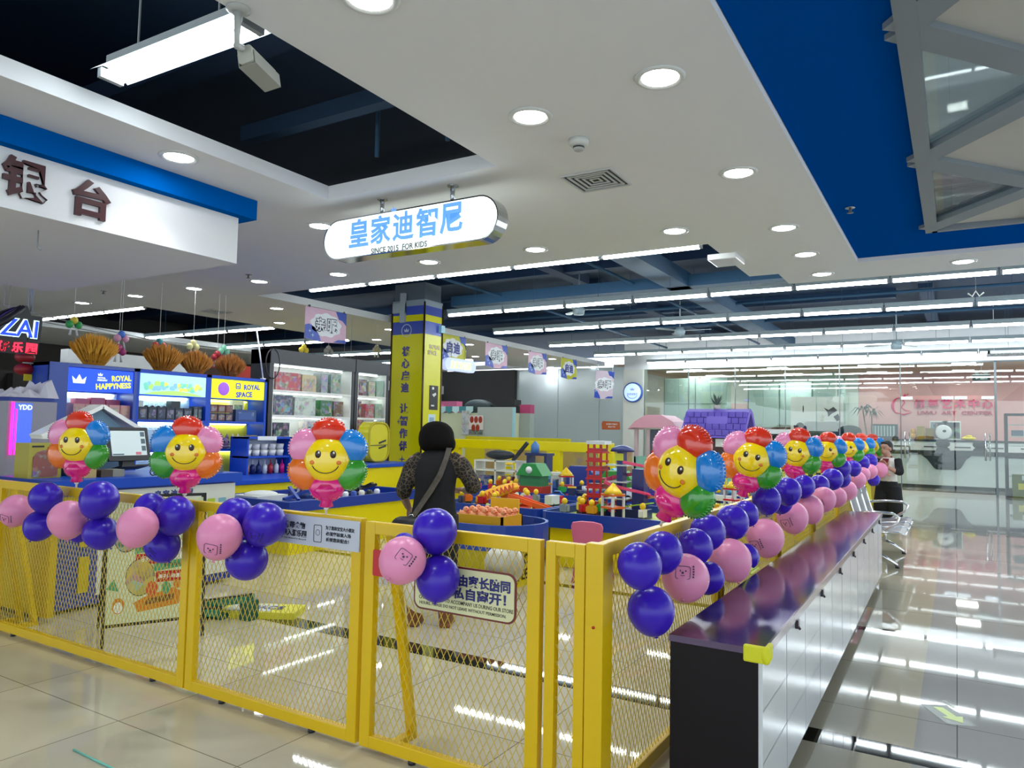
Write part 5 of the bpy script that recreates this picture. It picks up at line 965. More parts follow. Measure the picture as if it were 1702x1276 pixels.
def add_duck(x, y, z, rz, lab, grp):
    global duck
    if duck is None:
        m0 = MB().ell((0, 0, .045), (.055, .042, .045), 0, 12, 8).ell((.03, 0, .098), (.032, .03, .03), 0, 10, 7).ell((.062, 0, .094), (.016, .014, .007), 1, 8, 5).lathe([(.02, 0), (.001, .03)], (-.05, 0, .06), 6, 0).ell((.052, .016, .108), (.005, .004, .006), 2, 6, 4).ell((.052, -.016, .108), (.005, .004, .006), 2, 6, 4)
        duck = single('toy_duck', m0, [mat('f0a070', .4), mat('d8481c', .4), BLK], lab, 'toy duck', grp, base=(0, 0, 0))
        duck.location = (x, y, z); duck.rotation_euler = (0, 0, rz)
    else: dup(duck, (x, y, z), rz, lab, grp)
for r in range(3):
    for k in range(5): add_duck(qx0 + .07 + k * .109, qy0 + .07 + r * .105, qz + .182, rnd.uniform(-.35, .35), f'peach toy duck in the yellow crate, row {["by the gate", "middle", "by the back board"][r]}, {ORD[k]} from the woman', 'ducks in the yellow crate')
k = 0
for ix in range(3):
    for iy in range(5):
        x, y = qx1 + .065 + ix * .1, ty - .26 + iy * .115; dx = max(0, x - (tx + ra - rb))
        if math.hypot(dx, y - ty) > rb - .1: continue
        add_duck(x, y, .424, rnd.uniform(-.3, .3), f'peach toy duck lying in the oval tub beside the crate, {ORD[k]} from the gate', 'ducks in the oval tub'); k += 1
single('toy_ball', MB().ell((-4.32, 6.2, .473), (.05, .05, .05)), mat('2a4ab0', .35), 'small blue ball behind the ducks in the tub', 'ball')
single('toy_shovel', MB().prism(rrect(-.06, -.035, .06, .035, .02), .05, 0, trs((-4.6, 5.98, .424), .3)).bar((-4.6, 5.95, .45), (-4.48, 6.1, .47), .02, .02), mat('d8301c', .35), 'red toy scoop lying in the tub behind the gate', 'toy')

# ------------------------------------------------------------ children's chairs
def kid_chair(x, y, rz, hx, lab):
    t = Thing('kids_chair', lab, 'chair'); M = trs((x, y, 0), rz); c = mat(hx, .35)
    t.part('seat', MB(M).prism(rrect(-.15, -.14, .15, .15, .04), .025, 0, Matrix.Translation((0, 0, .29))), c)
    O = rrect(-.16, .36, .16, .60, .06); t.part('backrest', MB(M).prism([(-.12, .30), (.12, .30), (.135, .36), (.155, .5), (.16, .57), (.145, .605), (.06, .62), (-.06, .62), (-.145, .605), (-.16, .57), (-.155, .5), (-.135, .36)], .025, 0, Matrix.Translation((0, -.135, 0)) @ Matrix.Rotation(PI / 2 + .12, 4, 'X')), c)
    t.part('hand_slot', MB(M).prism(rrect(-.07, .335, .07, .365, .014), .004, 0, Matrix.Translation((0, -.14, 0)) @ Matrix.Rotation(PI / 2 + .12, 4, 'X') @ Matrix.Translation((0, 0, .025))), DARK)
    for a in (-1, 1):
        for b in (-1, 1): t.part('leg', MB(M).tube([(a * .12, b * .11, .295), (a * .16, b * .15, 0)], [.022, .017], 8), c if b < 0 or hx != 'd9cf1a' else WHITEG)
    t.done()
p = onY(985, 870, 6.75); kid_chair(float(p[0]), 6.78, .12, 'd8688a', 'pink plastic kids chair with its back to the gate, at the play table')
p = onY(655, 860, 6.9); kid_chair(-5.25, 6.75, 1.2, 'd9cf1a', 'yellow plastic kids chair beside the yellow column and woman')

# ------------------------------------------------------------ playhouses and things along the shopfront
t = Thing('playhouse', 'mint playhouse with purple tiled roof near the shopfront', 'playhouse'); hx0, hx1, hy, hw = -4.75, -3.75, 15.0, .8; MT = mat('8fcbb8', .4); PU = mat('6a55c0', .4)
t.part('wall', MB().box(hx0, hy, 0, hx1, hy + .04, 1.45).box(hx0, hy + hw, 0, hx1, hy + hw + .04, 1.45).box(hx0, hy, 0, hx0 + .04, hy + hw, 1.45).box(hx1 - .04, hy, 0, hx1, hy + hw, 1.45), MT); t.part('window_panel', MB().box(hx0 + .3, hy - .015, .75, hx1 - .12, hy, 1.42), mat('4a3030', .5)); t.part('sign', MB().box(hx0 + .55, hy - .03, 1.22, hx0 + .78, hy - .015, 1.38), WHITEG); m0 = MB()
m0.prism([(hy - .16, 1.40), (hy - .10, 1.40), (hy + .42, 1.93), (hy + .94, 1.40), (hy + 1.0, 1.40), (hy + .9, 1.56), (hy + .6, 1.93), (hy + .42, 2.0), (hy + .24, 1.93), (hy - .06, 1.56)], hx1 - hx0 + .3, 0, frame((hx0 - .15, 0, 0), (0, 1, 0), (0, 0, 1)))
for r_ in range(4):
    for c_ in range(9): x = hx0 - .13 + c_ * .142 + (r_ % 2) * .06; m0.box(x, hy - .15 + r_ * .09, 1.45 + r_ * .125, min(x + .125, hx1 + .14), hy - .11 + r_ * .09, 1.56 + r_ * .125)
t.part('roof', m0, PU); t.part('name_board', MB().prism(rrect(hx0 + .35, 1.66, hx1 - .22, 1.84, .03), .04, 0, frame((0, hy + .06, 0), (1, 0, 0), (0, 0, 1))), mat('7f6cd2', .4)); t.part('arch', MB().tube([(hx1 + .005, hy + .4 + .2 * math.cos(a), .9 + .3 * math.sin(a)) for a in [PI * i / 10 for i in range(11)]], .03, 6), mat('4fa898', .4)); t.done()
t = Thing('playhouse', 'mint playhouse with pink curved roof beside the white pier', 'playhouse'); hx0, hx1, hy = -6.05, -5.15, 15.2
t.part('wall', MB().box(hx0, hy, 0, hx1, hy + .04, .95).box(hx0, hy, 0, hx0 + .04, hy + .7, .95).box(hx1 - .04, hy, 0, hx1, hy + .7, .95), MT); [t.part('post', MB().box(q, hy, .95, q + .08, hy + .07, 1.55), mat('c6b0b4', .4)) for q in (hx0, hx0 + .28, hx1 - .1)]; t.part('window_panel', MB().box(hx0 + .36, hy + .03, .95, hx1 - .1, hy + .05, 1.55), mat('50586a', .4)); t.part('roof', MB().prism([(hx0 - .12, 1.54), (hx0 + .05, 1.72), (hx0 + .3, 1.86), (hx1 - .25, 1.86), (hx1, 1.72), (hx1 + .14, 1.54), (hx1 + .02, 1.58), (hx0, 1.58)], .9, 0, frame((0, hy + .8, 0), (1, 0, 0), (0, 0, 1))), mat('d99cae', .4)); t.done()
single('soap_bottle', MB().lathe([(.001, 0), (.05, 0), (.05, .12), (.02, .16), (.02, .2), (.001, .2)], (-5.62, 15.24, .953), 12), RED, 'small red bottle on the sill of the pink-roofed playhouse', 'bottle')
t = Thing('play_fence', 'yellow toddler play fence beyond the flower balloons', 'fence'); m0 = MB(); m0.box(-4.6, 13.4, .86, -1.7, 13.44, .95).box(-4.6, 13.4, 0, -4.54, 13.44, .9).box(-1.76, 13.4, 0, -1.7, 13.44, .9).box(-4.6, 13.4, .05, -1.7, 13.44, .14)
for k in range(24): m0.box(-4.6 + k * .125, 13.4, .1, -4.56 + k * .125, 13.44, .9)
t.part('bars', m0, mat('e2d848', .4)); t.done()
t = Thing('locker_cabinet', 'white cupboard with dark handles near the shop glass behind the flower balloons', 'cabinet'); p = onY(1232, 685, 19.5)
t.part('body', MB().box(-4.95, 19.5, 0, -3.55, 19.9, 1.62), WHITEG); t.part('handle', MB().box(-4.6, 19.48, 1.3, -4.4, 19.5, 1.5).box(-4.05, 19.48, 1.3, -3.85, 19.5, 1.5).box(-4.35, 19.48, 1.1, -4.1, 19.5, 1.3), BLK); [t.part('post', MB().box(q, 19.48, 0, q + .09, 19.6, 1.73), DARK) for q in (-5.1, -3.5)]; t.done()
t = Thing('potted_plant', 'small grey-green plant on top of the purple-roofed playhouse', 'plant'); t.part('pot', MB().lathe([(.001, 0), (.06, 0), (.075, .09), (.001, .09)], (-4.3, 15.42, 1.99), 12), mat('b8b0a8', .5)); m0 = MB(); rnd = random.Random(2)
for k in range(26): a = rnd.random() * 6.28; q = Vector((-4.3, 15.42, 2.08)); e = q + Vector((math.cos(a) * .16, math.sin(a) * .16, .06 + .2 * rnd.random())); sd = Vector((-math.sin(a), math.cos(a), 0)) * .022; m0.add([q, (q + e) / 2 + sd, e, (q + e) / 2 - sd], [(0, 1, 2, 3)])
t.part('leaves', m0, mat('5f7068', .6), kind='stuff'); t.done()
# ------------------------------------------------------------ stall beyond the column, lantern
t = Thing('snack_stall', 'pale snack stall counter with blue fringe beyond the column', 'stall'); sy = 18.0; s0, s1 = -14.2, -10.75
t.part('body', MB().box(s0, sy, 0, s1, sy + .5, 1.95), mat('c9cfae', .5)); t.part('end_board', MB().box(-12.05, sy - .03, 0, s1, sy, 2.12), mat('b4bdb8', .4)); t.part('post', MB().box(s1 - .08, sy - .06, 0, s1, sy - .03, 2.1), mat('9fd6e2', .4)); m0 = MB()
for k in range(14): m0.prism([(s0 + .25 * k, 2.14), (s0 + .25 * k + .25, 2.14), (s0 + .25 * k + .25, 2.0), (s0 + .25 * k + .125, 1.92), (s0 + .25 * k, 2.0)], .01, k % 2, frame((0, sy - .04, 0), (1, 0, 0), (0, 0, 1))) if s0 + .25 * k < -12.2 else None
t.part('fringe', m0, [mat('3f8f98', .5), mat('bfe2e6', .5)]); t.done()
t = Thing('pancake_poster', 'white poster with five red round pastries on the snack stall', 'poster'); a = onY(780, 690, sy - .05); b = onY(803, 722, sy - .05); t.part('sheet', MB().box(a[0], sy - .06, b[2], b[0], sy - .045, a[2]), mat('e6dcd6', .4)); m0 = MB(); wq = float(b[0] - a[0])
for k in range(5): m0.ell((float(a[0]) + wq * (.2 + .3 * (k % 3) + (.12 if k > 2 else 0)), sy - .062, float(a[2]) - wq * (.25 if k < 3 else .72)), (wq * .14, .004, wq * .2), 0, 16, 6)
t.part('pastry_print', m0, mat('a8341c', .4)); t.part('lower_print', MB().box(a[0], sy - .062, b[2], b[0], sy - .06, float(b[2]) + .14), prints('5a6a50', 2, 30)); t.done()
a = onY(768, 682, sy - .05); b = onY(779, 722, sy - .05); single('stall_poster', MB().box(a[0], sy - .06, b[2], b[0], sy - .032, a[2]), prints('c9ccd0', 14, 20), 'narrow white poster beside the pastry poster on the snack stall', 'poster')
single('toy_sofa', MB().ell((-13.6, 18.2, 2.1), (.35, .2, .14)).box(-13.5, 18.1, 1.96, -12.9, 18.4, 2.3), mat('d06a96', .5), 'pink toy seat on top of the snack stall', 'toy')
single('grey_cover', MB().ell((-12.2, 18.25, 2.16), (.5, .2, .2)).box(-12.5, 18.1, 1.955, -11.9, 18.4, 2.1), mat('3a4a50', .6), 'dark grey covered lump on top of the snack stall', 'cover'); single('black_case', MB().box(-11.6, 18.1, 1.955, -10.85, 18.45, 2.34), BLK, 'black case on the snack stall end', 'case'); single('pink_case', MB().box(-10.74, 18.2, 1.95, -10.4, 18.45, 2.2).box(-10.74, 18.2, 0, -10.4, 18.45, 1.95, 1), [mat('b03a6a', .5), mat('9aa49e', .5)], 'pink box on a pale cupboard at the snack stall end', 'box')
lan = None
for (x, y, z), lab in (((-13.5, 17.6, 2.3), 'red lantern string over the snack stall'),):
    t = Thing('lantern_string', lab, 'lantern'); 
    for k in range(3): t.part('lantern', MB().ell((x, y, z + k * .2 + .25), (.17, .17, .12)), mat('8a1026', .5))
    t.part('cord', MB().tube([(x, y, z + .75), (x, y, 4.745)], .008, 5), RED); t.done()
# ------------------------------------------------------------ yellow mesh fence
YF_ = mat('deb800', .32, var=.03); MESHM = mat('cdb43c', .35)
def mesh_infill(L, z0, z1, M, px=.036, pz=.068, w_=.0024):
    """expanded metal: two families of crossing strands, clipped to the opening"""
    m0 = MB(M); sl = pz / px; H = z1 - z0
    for s_ in (1, -1):
        n = int((L + H / sl) / px) + 1
        for k in range(-1, n + 1):
            x0 = k * px - (H / sl if s_ > 0 else 0); a = Vector((x0, 0, z0)); b = Vector((x0 + H / sl, 0, z1))
            if s_ < 0: a, b = Vector((k * px, 0, z0)), Vector((k * px - H / sl, 0, z1))
            # clip in x to 0..L
            d = b - a; t0, t1 = 0.0, 1.0
            for lo, hi in ((0, L),):
                if abs(d.x) > 1e-9:
                    u, v = (lo - a.x) / d.x, (hi - a.x) / d.x; u, v = min(u, v), max(u, v); t0 = max(t0, u); t1 = min(t1, v)
            if t1 - t0 < .01: continue
            p = a + d * t0; q = a + d * t1; nx = Vector((d.z, 0, -d.x)).normalized() * w_ * .5; ny = Vector((0, .0013, 0)); o = ny * (1.0 if s_ > 0 else -1.0)
            m0.add([p + nx + o + ny, p - nx + o + ny, q - nx + o + ny, q + nx + o + ny, p + nx + o - ny, p - nx + o - ny, q - nx + o - ny, q + nx + o - ny], [(0, 1, 2, 3), (7, 6, 5, 4), (0, 3, 7, 4), (1, 5, 6, 2)])
    return m0
def fence_panel(p, q, label, h=1.06, leg=None, name='mesh_fence', cat='fence', rail=None, wpost=.06):
    p = Vector((*p, 0)); q = Vector((*q, 0)); L = (q - p).length; M = frame(p, q - p, (q - p).cross(Vector((0, 0, -1)))); M = frame(p, q - p, Vector((0, 0, 1)).cross(q - p))
    t = Thing(name, label, cat, 'yellow mesh fence panels'); a = wpost
    t.part('frame', MB(M).box(0, -.02, .02, a, .02, h).box(L - a, -.02, .02, L, .02, h).box(a, -.02, h - .055, L - a, .02, h).box(a, -.02, .02, L - a, .02, .075), YF_, bev=.003)
    t.part('mesh_infill', mesh_infill(L - 2 * a + .03, .06, h - .04, M @ Matrix.Translation((a - .015, .0, 0))), MESHM)
    for lx in (leg or []):
        t.part('brace_leg', MB(M).bar((lx, .03, h - .06), (lx, .22, .03), .045, .03).box(lx - .0225, .02, .0, lx + .0225, .235, .03), YF_)
    for lx in (.3, L - .3): t.part('foot', MB(M).tube([(lx, 0, .02), (lx, 0, .0)], .018, 8), DARK)
    return t.done()
FY = 2.67
fence_panel((-8.1, FY), (-5.94, FY), 'yellow mesh fence panel before the cream counter at the picture edge', leg=[2.1])
fence_panel((-5.92, FY), (-3.715, FY), 'long yellow mesh fence panel before the cash desk and easel poster', leg=[.12])
fence_panel((-3.70, FY), (-2.425, FY), 'yellow mesh fence panel carrying the white wide notice')
fence_panel((-2.40, FY), (-1.455, FY), 'yellow mesh gate with the rounded cream notice', name='gate', cat='gate', leg=[.12], h=1.05)
fence_panel((-1.43, FY), (-1.255, FY), 'narrow yellow mesh panel between the gate and the fence corner', h=1.05, wpost=.045)
fy = 2.70
for k in range(7):
    y0, y1 = fy + k * 1.645, fy + (k + 1) * 1.645 - .02
    fence_panel((-1.2, y0), (-1.2, y1), f'yellow mesh side fence panel, {ORD[k]} from the corner post, along the dark counter', wpost=.055)
t = Thing('corner_post', 'yellow square corner post where the front and side fences meet', 'post'); t.part('tube', MB().box(-1.25, FY - .025, .01, -1.175, FY + .025, 1.06), YF_, bev=.004); t.part('bolt', MB().lathe([(.001, 0), (.006, 0), (.006, .004), (.001, .004)], n=8, M=frame((-1.212, FY - .025, .74), (1, 0, 0), (0, 0, 1))), RED); t.done()

# notices on the fence
t = Thing('wide_notice', 'white wide notice strip fixed along the top of the fence beside the gate', 'notice')
a = onY(476, 843, FY - .03); b = onY(597, 912, FY - .03); x0, x1 = float(onY(440, 840, FY - .03)[0]), float(onY(598, 880, FY - .03)[0]); z1, z0 = 1.045, .905; M = frame(((x0 + x1) / 2, FY - .026, (z0 + z1) / 2), (1, 0, 0), (0, 0, 1)); hw = (x1 - x0) / 2
t.part('board', MB(M).prism(rrect(-hw, -.072, hw, .072, .008), .006), mat('c3c8d4', .35)); m0 = MB(M @ Matrix.Translation((0, 0, .006)))
m0.text('禁止携带食物', Matrix.Translation((hw - .47, .022, 0)), .22, .034, .0015, 0, .03).text('玩具进入游乐园', Matrix.Translation((hw - .47, -.018, 0)), .24, .034, .0015, 0, .03).text('No food or toys allowed in the park', Matrix.Translation((hw - .47, -.046, 0)), .24, .01, .001, 0, 0)
m0.text('为了您的宝宝大小朋友', Matrix.Translation((hw - .125, .026, 0)), .19, .02, .0015, 0, .03).text('必须穿袜套入场', Matrix.Translation((hw - .135, -.002, 0)), .165, .02, .0015, 0, .03).text('感谢您的配合！', Matrix.Translation((hw - .14, -.030, 0)), .15, .02, .0015, 0, .03)
ring_prism(m0, rrect(hw - .30, -.05, hw - .245, .035, .008), rrect(hw - .297, -.047, hw - .248, .032, .006), .0015); m0.tube([(hw - .272 + .014 * math.cos(i * PI / 6), -.002 + .014 * math.sin(i * PI / 6), .001) for i in range(12)], .0012, 4, 0, True)
t.part('lettering', m0, mat('1b1e2a', .5)); t.done()
t = Thing('gate_notice', 'rounded cream notice with brown border hung on the gate', 'notice')
GX0, GX1, GZ0, GZ1 = float(onY(688, 950, 2.62)[0]), float(onY(857, 990, 2.62)[0]), float(onY(690, 1000, 2.62)[2]), float(onY(770, 940, 2.62)[2])
cx_ = (GX0 + GX1) / 2; p1 = onY(800, 947, 2.62); p2 = onY(800, 1030, 2.62); zc = float(p1[2] + p2[2]) / 2; hh_ = float(p1[2] - p2[2]) / 2; hw = (GX1 - GX0) / 2
M = frame((cx_, 2.63, zc), (1, 0, 0), (0, 0, 1)); t.part('border', MB(M).prism(rrect(-hw, -hh_, hw, hh_, .04), .006), mat('6a1c10', .4)); t.part('board', MB(M).prism(rrect(-hw + .008, -hh_ + .008, hw - .008, hh_ - .008, .034), .0075), mat('d9d8a8', .4))
m0 = MB(M @ Matrix.Translation((0, 0, .0075))); m0.text('儿童必须由家长陪同', Matrix.Translation((.0, hh_ * .45, 0)), hw * 1.8, .052, .0015, 0, .035).text('请勿私自离开！', Matrix.Translation((.02, -hh_ * .08, 0)), hw * 1.5, .052, .0015, 0, .035)
m0.text('CHILDREN NEED TO ACCOMPANY US DURING OUR STORE', Matrix.Translation((.01, -hh_ * .48, 0)), hw * 1.84, .016, .001, 1, .01).text('HOURS, PLEASE DO NOT LEAVE WITHOUT PERMISSION.', Matrix.Translation((-.005, -hh_ * .72, 0)), hw * 1.7, .015, .001, 1, .01); t.part('lettering', m0, [mat('20206a', .4), mat('2a2418', .5)]); t.done()
p = onY(625, 935, 2.64); single('red_tag', MB().prism(rrect(float(p[0]) - .02, float(p[2]) - .06, float(p[0]) + .06, float(p[2]) + .06, .008), .004, 0, frame((0, 2.644, 0), (1, 0, 0), (0, 0, 1))), RED, 'red card on the gate behind the pink balloon', 'card')
p = onY(352, 856, 2.64); single('fence_sticker', MB().prism(rrect(float(p[0]) - .045, float(p[2]) - .02, float(p[0]) + .01, float(p[2]) + .02, .003), .003, 0, frame((0, 2.648, 0), (1, 0, 0), (0, 0, 1))), mat('d9cc2a', .4), 'small yellow sticker on the fence below its top rail', 'sticker')

# ------------------------------------------------------------ round balloons tied along the fences
bal = {}
def balloon(c, x, y, z, r, d, label, group, pr, rot):
    k = (c, pr)
    if k not in bal:
        t = Thing('balloon', label, 'balloon', group); m_ = PURB if c == 'p' else PINKB if c == 'k' else mat('d8dad2', .3); m0 = MB(); prof = []
        for i in range(15):
            a = -PI / 2 + PI * i / 14; q = math.cos(a) * (1 - .07 * max(0, -math.sin(a))); prof.append((max(.001, q), math.sin(a) * (1.02 if a > 0 else 1.1)))
        prof[0] = (.03, -1.1); m0.lathe(prof, n=24); t.part('skin', m0, m_); t.part('knot', MB().lathe([(.03, -1.1), (.03, -1.13), (.09, -1.19), (.001, -1.18)][::-1], n=10), m_)
        if pr:
            m0 = MB(Matrix.Rotation(.5, 4, 'X')); 
            def S(u, v): return Vector((math.sin(u) * math.cos(v), -math.cos(u) * math.cos(v), math.sin(v))) * 1.012
            O = rrect(-.3, -.26, .3, .26, .08, 3); m0.tube([S(u, v) for u, v in O], .012, 5, 0, True)
            for u, v, s_ in ((-.1, .06, .035), (.12, .06, .035), (0, -.02, .05)): m0.ell(S(u, v), (s_, .02, s_), 0, 8, 6)
            m0.tube([S(-.08 + .02 * i, -.12 - .02 * math.sin(i * .4)) for i in range(9)], .01, 5)
            for i in range(5): 
                v = .3 - i * .11; m0.tube([S(.4, v), S(.47, v)], .014, 4); m0.tube([S(.435, v + .035), S(.435, v - .035)], .014, 4); m0.tube([S(.4, v - .03), S(.47, v - .03)], .012, 4)
            t.part('print', m0, mat('3a3050' if c == 'k' else '241a66', .5))
        o = t.done((0, 0, 0)); bal[k] = o
    else: o = dup(bal[k], None, None, label, group)
    o.location = (x, y, z); o.scale = (r * .985,) * 3; o.rotation_euler = rot
FB = [('k',-5.366,2.522,0.894,0.104), ('p',-5.005,2.522,1.001,0.1), ('p',-5.084,2.534,0.817,0.097), ('k',-4.54,2.42,0.91,0.111), ('p',-4.326,2.479,1.037,0.11), ('p',-4.37,2.522,0.836,0.1), ('p',-4.643,2.547,0.827,0.074), ('k',-3.681,2.32,0.95,0.104), ('p',-3.904,2.534,1.007,0.092), ('p',-3.664,2.522,0.993,0.105), ('p',-3.783,2.534,0.82,0.097), ('k',-3.058,2.348,0.954,0.108), ('p',-3.184,2.534,1.023,0.096), ('p',-2.946,2.522,1.004,0.108), ('p',-3.068,2.522,0.82,0.106), ('k',-1.944,2.375,0.956,0.098), ('p',-1.903,2.534,1.061,0.097), ('p',-1.881,2.534,0.867,0.096), ('p',-2.088,2.56,0.982,0.053)]
SB = [('p',-1.068,2.754,0.978,0.089), ('p',-1.074,3.03,0.992,0.087), ('k',-1.052,3.273,0.848,0.108), ('p',-1.063,2.87,0.782,0.097), ('p',-1.079,3.721,0.773,0.082), ('p',-1.074,3.483,0.958,0.086), ('k',-1.047,4.024,0.823,0.113), ('p',-1.068,3.671,1.006,0.09), ('p',-1.079,4.5,0.771,0.078), ('p',-1.068,4.142,1.011,0.093), ('k',-1.042,4.84,0.848,0.118), ('p',-1.085,4.522,1.023,0.076), ('p',-1.068,5,1.072,0.094), ('p',-1.002,5.346,1.109,0.095), ('k',-1.042,5.736,0.894,0.115), ('p',-1.074,5.489,1.024,0.085), ('p',-1.068,6.344,1.082,0.093), ('k',-1.042,6.43,0.898,0.118), ('p',-1.068,7.133,1.049,0.092), ('k',-1.004,6.961,0.941,0.105), ('p',-1.052,7.839,1.069,0.106), ('p',-1.068,8.723,1.033,0.091), ('k',-1.058,8.165,0.871,0.104), ('k',-1.052,8.987,0.888,0.107), ('p',-1.058,8.546,1.15,0.103), ('p',-1.068,9.705,1.108,0.094), ('k',-1.058,10.03,0.957,0.104), ('p',-1.063,10.641,1.146,0.094), ('k',-1.044,10.509,1.004,0.093), ('p',-1.058,11.599,1.144,0.103), ('k',-1.045,11.446,1.006,0.101), ('k',-1.037,12.843,0.97,0.122), ('p',-1.068,12.221,0.849,0.09)]
def nm_c(c): return {'p': 'purple', 'k': 'pink', 'w': 'white'}[c]
rnd = random.Random(8)
CLW = ['at the picture edge by the cash desk', 'before the cash desk end', 'before the easel poster', 'beside the white wide notice', 'on the gate']
CL = [0, 0, 0, 1, 1, 1, 1, 2, 2, 2, 2, 3, 3, 3, 3, 4, 4, 4, 4]
POS = ['', 'upper', 'lower', '', 'upper', 'lower', 'half-hidden', '', 'half-hidden', 'upper', 'lower', '', 'back', 'upper', 'lower', '', 'upper', 'lower', 'half-hidden']
PRINTF = {0: (0, .3, .5), 11: (0, .2, .6), 15: (-.9, .6, .5), 14: (0, 2.9, .3), 13: (0, .5, .5), 10: (.2, -.6, -.3)}
for i, (c, x, y, z, r) in enumerate(FB):
    rot = PRINTF.get(i, (rnd.uniform(-.5, .5), rnd.uniform(-.5, .5), rnd.uniform(0, 6))); balloon(c, x, y, z, r, 0, f'{POS[i]} {nm_c(c)} balloon of the front fence bunch {CLW[CL[i]]}'.strip(), 'balloons on the front fence', i in PRINTF, rot)
ks = 0; cc = {'p': 0, 'k': 0}
PRINTS = {2: (-.9, 0, .2), 10: (-.1, -.2, -.5), 14: (-.1, -.2, -.4), 19: (-.1, -.2, -.4), 12: (.0, 0, .2), 13: (0, 0, .1)}
for i, (c, x, y, z, r) in enumerate(SB):
    k = cc[c]; cc[c] += 1
    rot = PRINTS.get(i, (rnd.uniform(-.5, .5), rnd.uniform(-.5, .5), rnd.uniform(0, 6)))
    ordn = ORD[k] if k < 20 else 'last'
    balloon(c, x, y, z, r, 0, f'{nm_c(c)} balloon over the dark counter, {ordn} {nm_c(c)} one from the corner post', 'balloons on the side fence', i in PRINTS, rot)
for (px, py, pr_, lab) in ((838, 938, 34, 'white balloon inside the gate behind the cream notice corner'), (702, 984, 32, 'white balloon inside the gate low behind the purple balloons')):
    p = onY(px, py, 2.84); dd = float((RM.T @ (p - EYE))[2]); balloon('w', float(p[0]), float(p[1]), float(p[2]), pr_ * dd / F_PX, 0, lab, 'white balloons inside the gate', False, (.2, .1, 0))

# ------------------------------------------------------------ foil flower balloons on sticks
def flower_balloon():
    t = Thing('flower_balloon', 'x', 'balloon', 'smiling flower balloons on the fences'); sh = dict(rough=.14, coat=.6, var=.02)
    disc = t.part('face_disc', MB().ell((0, 0, 0), (.118, .118, .075), 0, 36, 16, Matrix.Rotation(PI / 2, 4, 'X'), .7), mat('f6d606', **sh))
    cols = ['d63012', '0f7cd0', '2f9420', 'e0167e', 'e67012', 'e68ab6']
    for k, hx in enumerate(cols):
        a = PI / 2 - k * PI / 3; c_ = Vector((math.cos(a) * .134, 0, math.sin(a) * .134)); M = frame(c_, (math.cos(a), 0, math.sin(a)), (-math.sin(a), 0, math.cos(a)))
        m0 = MB(M).ell((0, 0, 0), (.072, .088, .046), 0, 26, 14, None, .8)
        for q in range(12):
            u = -.95 + 1.9 * q / 11; m0.tube([(.060 * math.cos(u), .074 * math.sin(u), .022), (.073 * math.cos(u), .089 * math.sin(u), .008)], [.003, .005], 6).tube([(.060 * math.cos(u), .074 * math.sin(u), -.022), (.073 * math.cos(u), .089 * math.sin(u), -.008)], [.003, .005], 6)
        t.part('petal', m0, mat(hx, **sh))
    t.part('neck', MB().lathe([(.02, -.236), (.036, -.23), (.028, -.208), (.04, -.185), (.068, -.155), (.05, -.12)], n=18).lathe([(.001, -.235), (.034, -.231), (.028, -.21), (.001, -.21)], n=14), mat('d8147a', **sh))
    for s_ in (-1, 1):
        fm = MB(); 
        def on(x, z): return s_ * .075 * math.sqrt(max(0.0, 1 - (math.hypot(x, z) / .118) ** (2 / .7)))
        for ex in (-.036, .036):
            y = on(ex, .028); fm.ell((ex, y, .028), (.015, .006, .019), 0, 14, 8); fm.ell((ex + .004, y + s_ * .004, .036), (.005, .004, .006), 1, 8, 6); fm.ell((ex * 1.75, on(ex * 1.75, -.012), -.012), (.013, .004, .011), 2, 10, 6)
        fm.tube([(x, on(x, z) + s_ * .001, z) for x, z in [(.066 * math.sin(u), -.012 - .052 * math.cos(u)) for u in [-1.25 + 2.5 * i / 14 for i in range(15)]]], .0024, 6)
        t.part('face', fm, [mat('2a1206', .3), WHITEG, mat('d8781c', .4)], disc)
    t.part('stick', MB().tube([(0, 0, -.23), (0, 0, -.268)], .006, 8), mat('d9d9d4', .4)); t.part('crimp_tie', MB().tube([(0, 0, -.234), (0, 0, -.246)], .012, 8), WHITEG)
    return t.done((0, 0, 0))
fl0 = flower_balloon()
def place_flower(px, py, rz, roll, lab, X=None, s_=1.0):
    """the balloon's centre; its stick ends in the top rail"""
    p = onY(px, py, FY) if X is None else onX(px, py, X + .268 * s_ * math.sin(roll))
    o = fl0 if fl0['label'] == 'x' else dup(fl0, None, None, lab)
    o['label'] = lab; o.location = (float(p[0]), float(p[1]), 1.062 + .268 * s_ * math.cos(roll)); o.rotation_euler = (0, roll, rz); o.scale = (s_,) * 3
place_flower(545, 765, .62, 0, 'smiling flower balloon with blue petal on its outer side above the white wide notice')
place_flower(310, 752, PI + .80, 0, 'smiling flower balloon above the easel poster, petals in mirrored order', s_=1.0)
place_flower(131, 731, .5, 0, 'smiling flower balloon standing before the touch screen till', s_=1.05)
for k, (px, py, rz, roll, s_) in enumerate(((1135, 778, -.36, .46, 1.08), (1250, 758, .1, .26, 1.04), (1325, 751, -.1, .14, 1.05), (1374, 746, .1, .12, 1.0), (1409, 741, .1, .08, 1.0), (1430, 737, .1, .06, 1.0), (1449, 735, .1, .06, 1.0))):
    place_flower(px, py, rz, roll, f'smiling flower balloon on the side fence, {ORD[k]} from the corner post', X=-1.2, s_=s_)

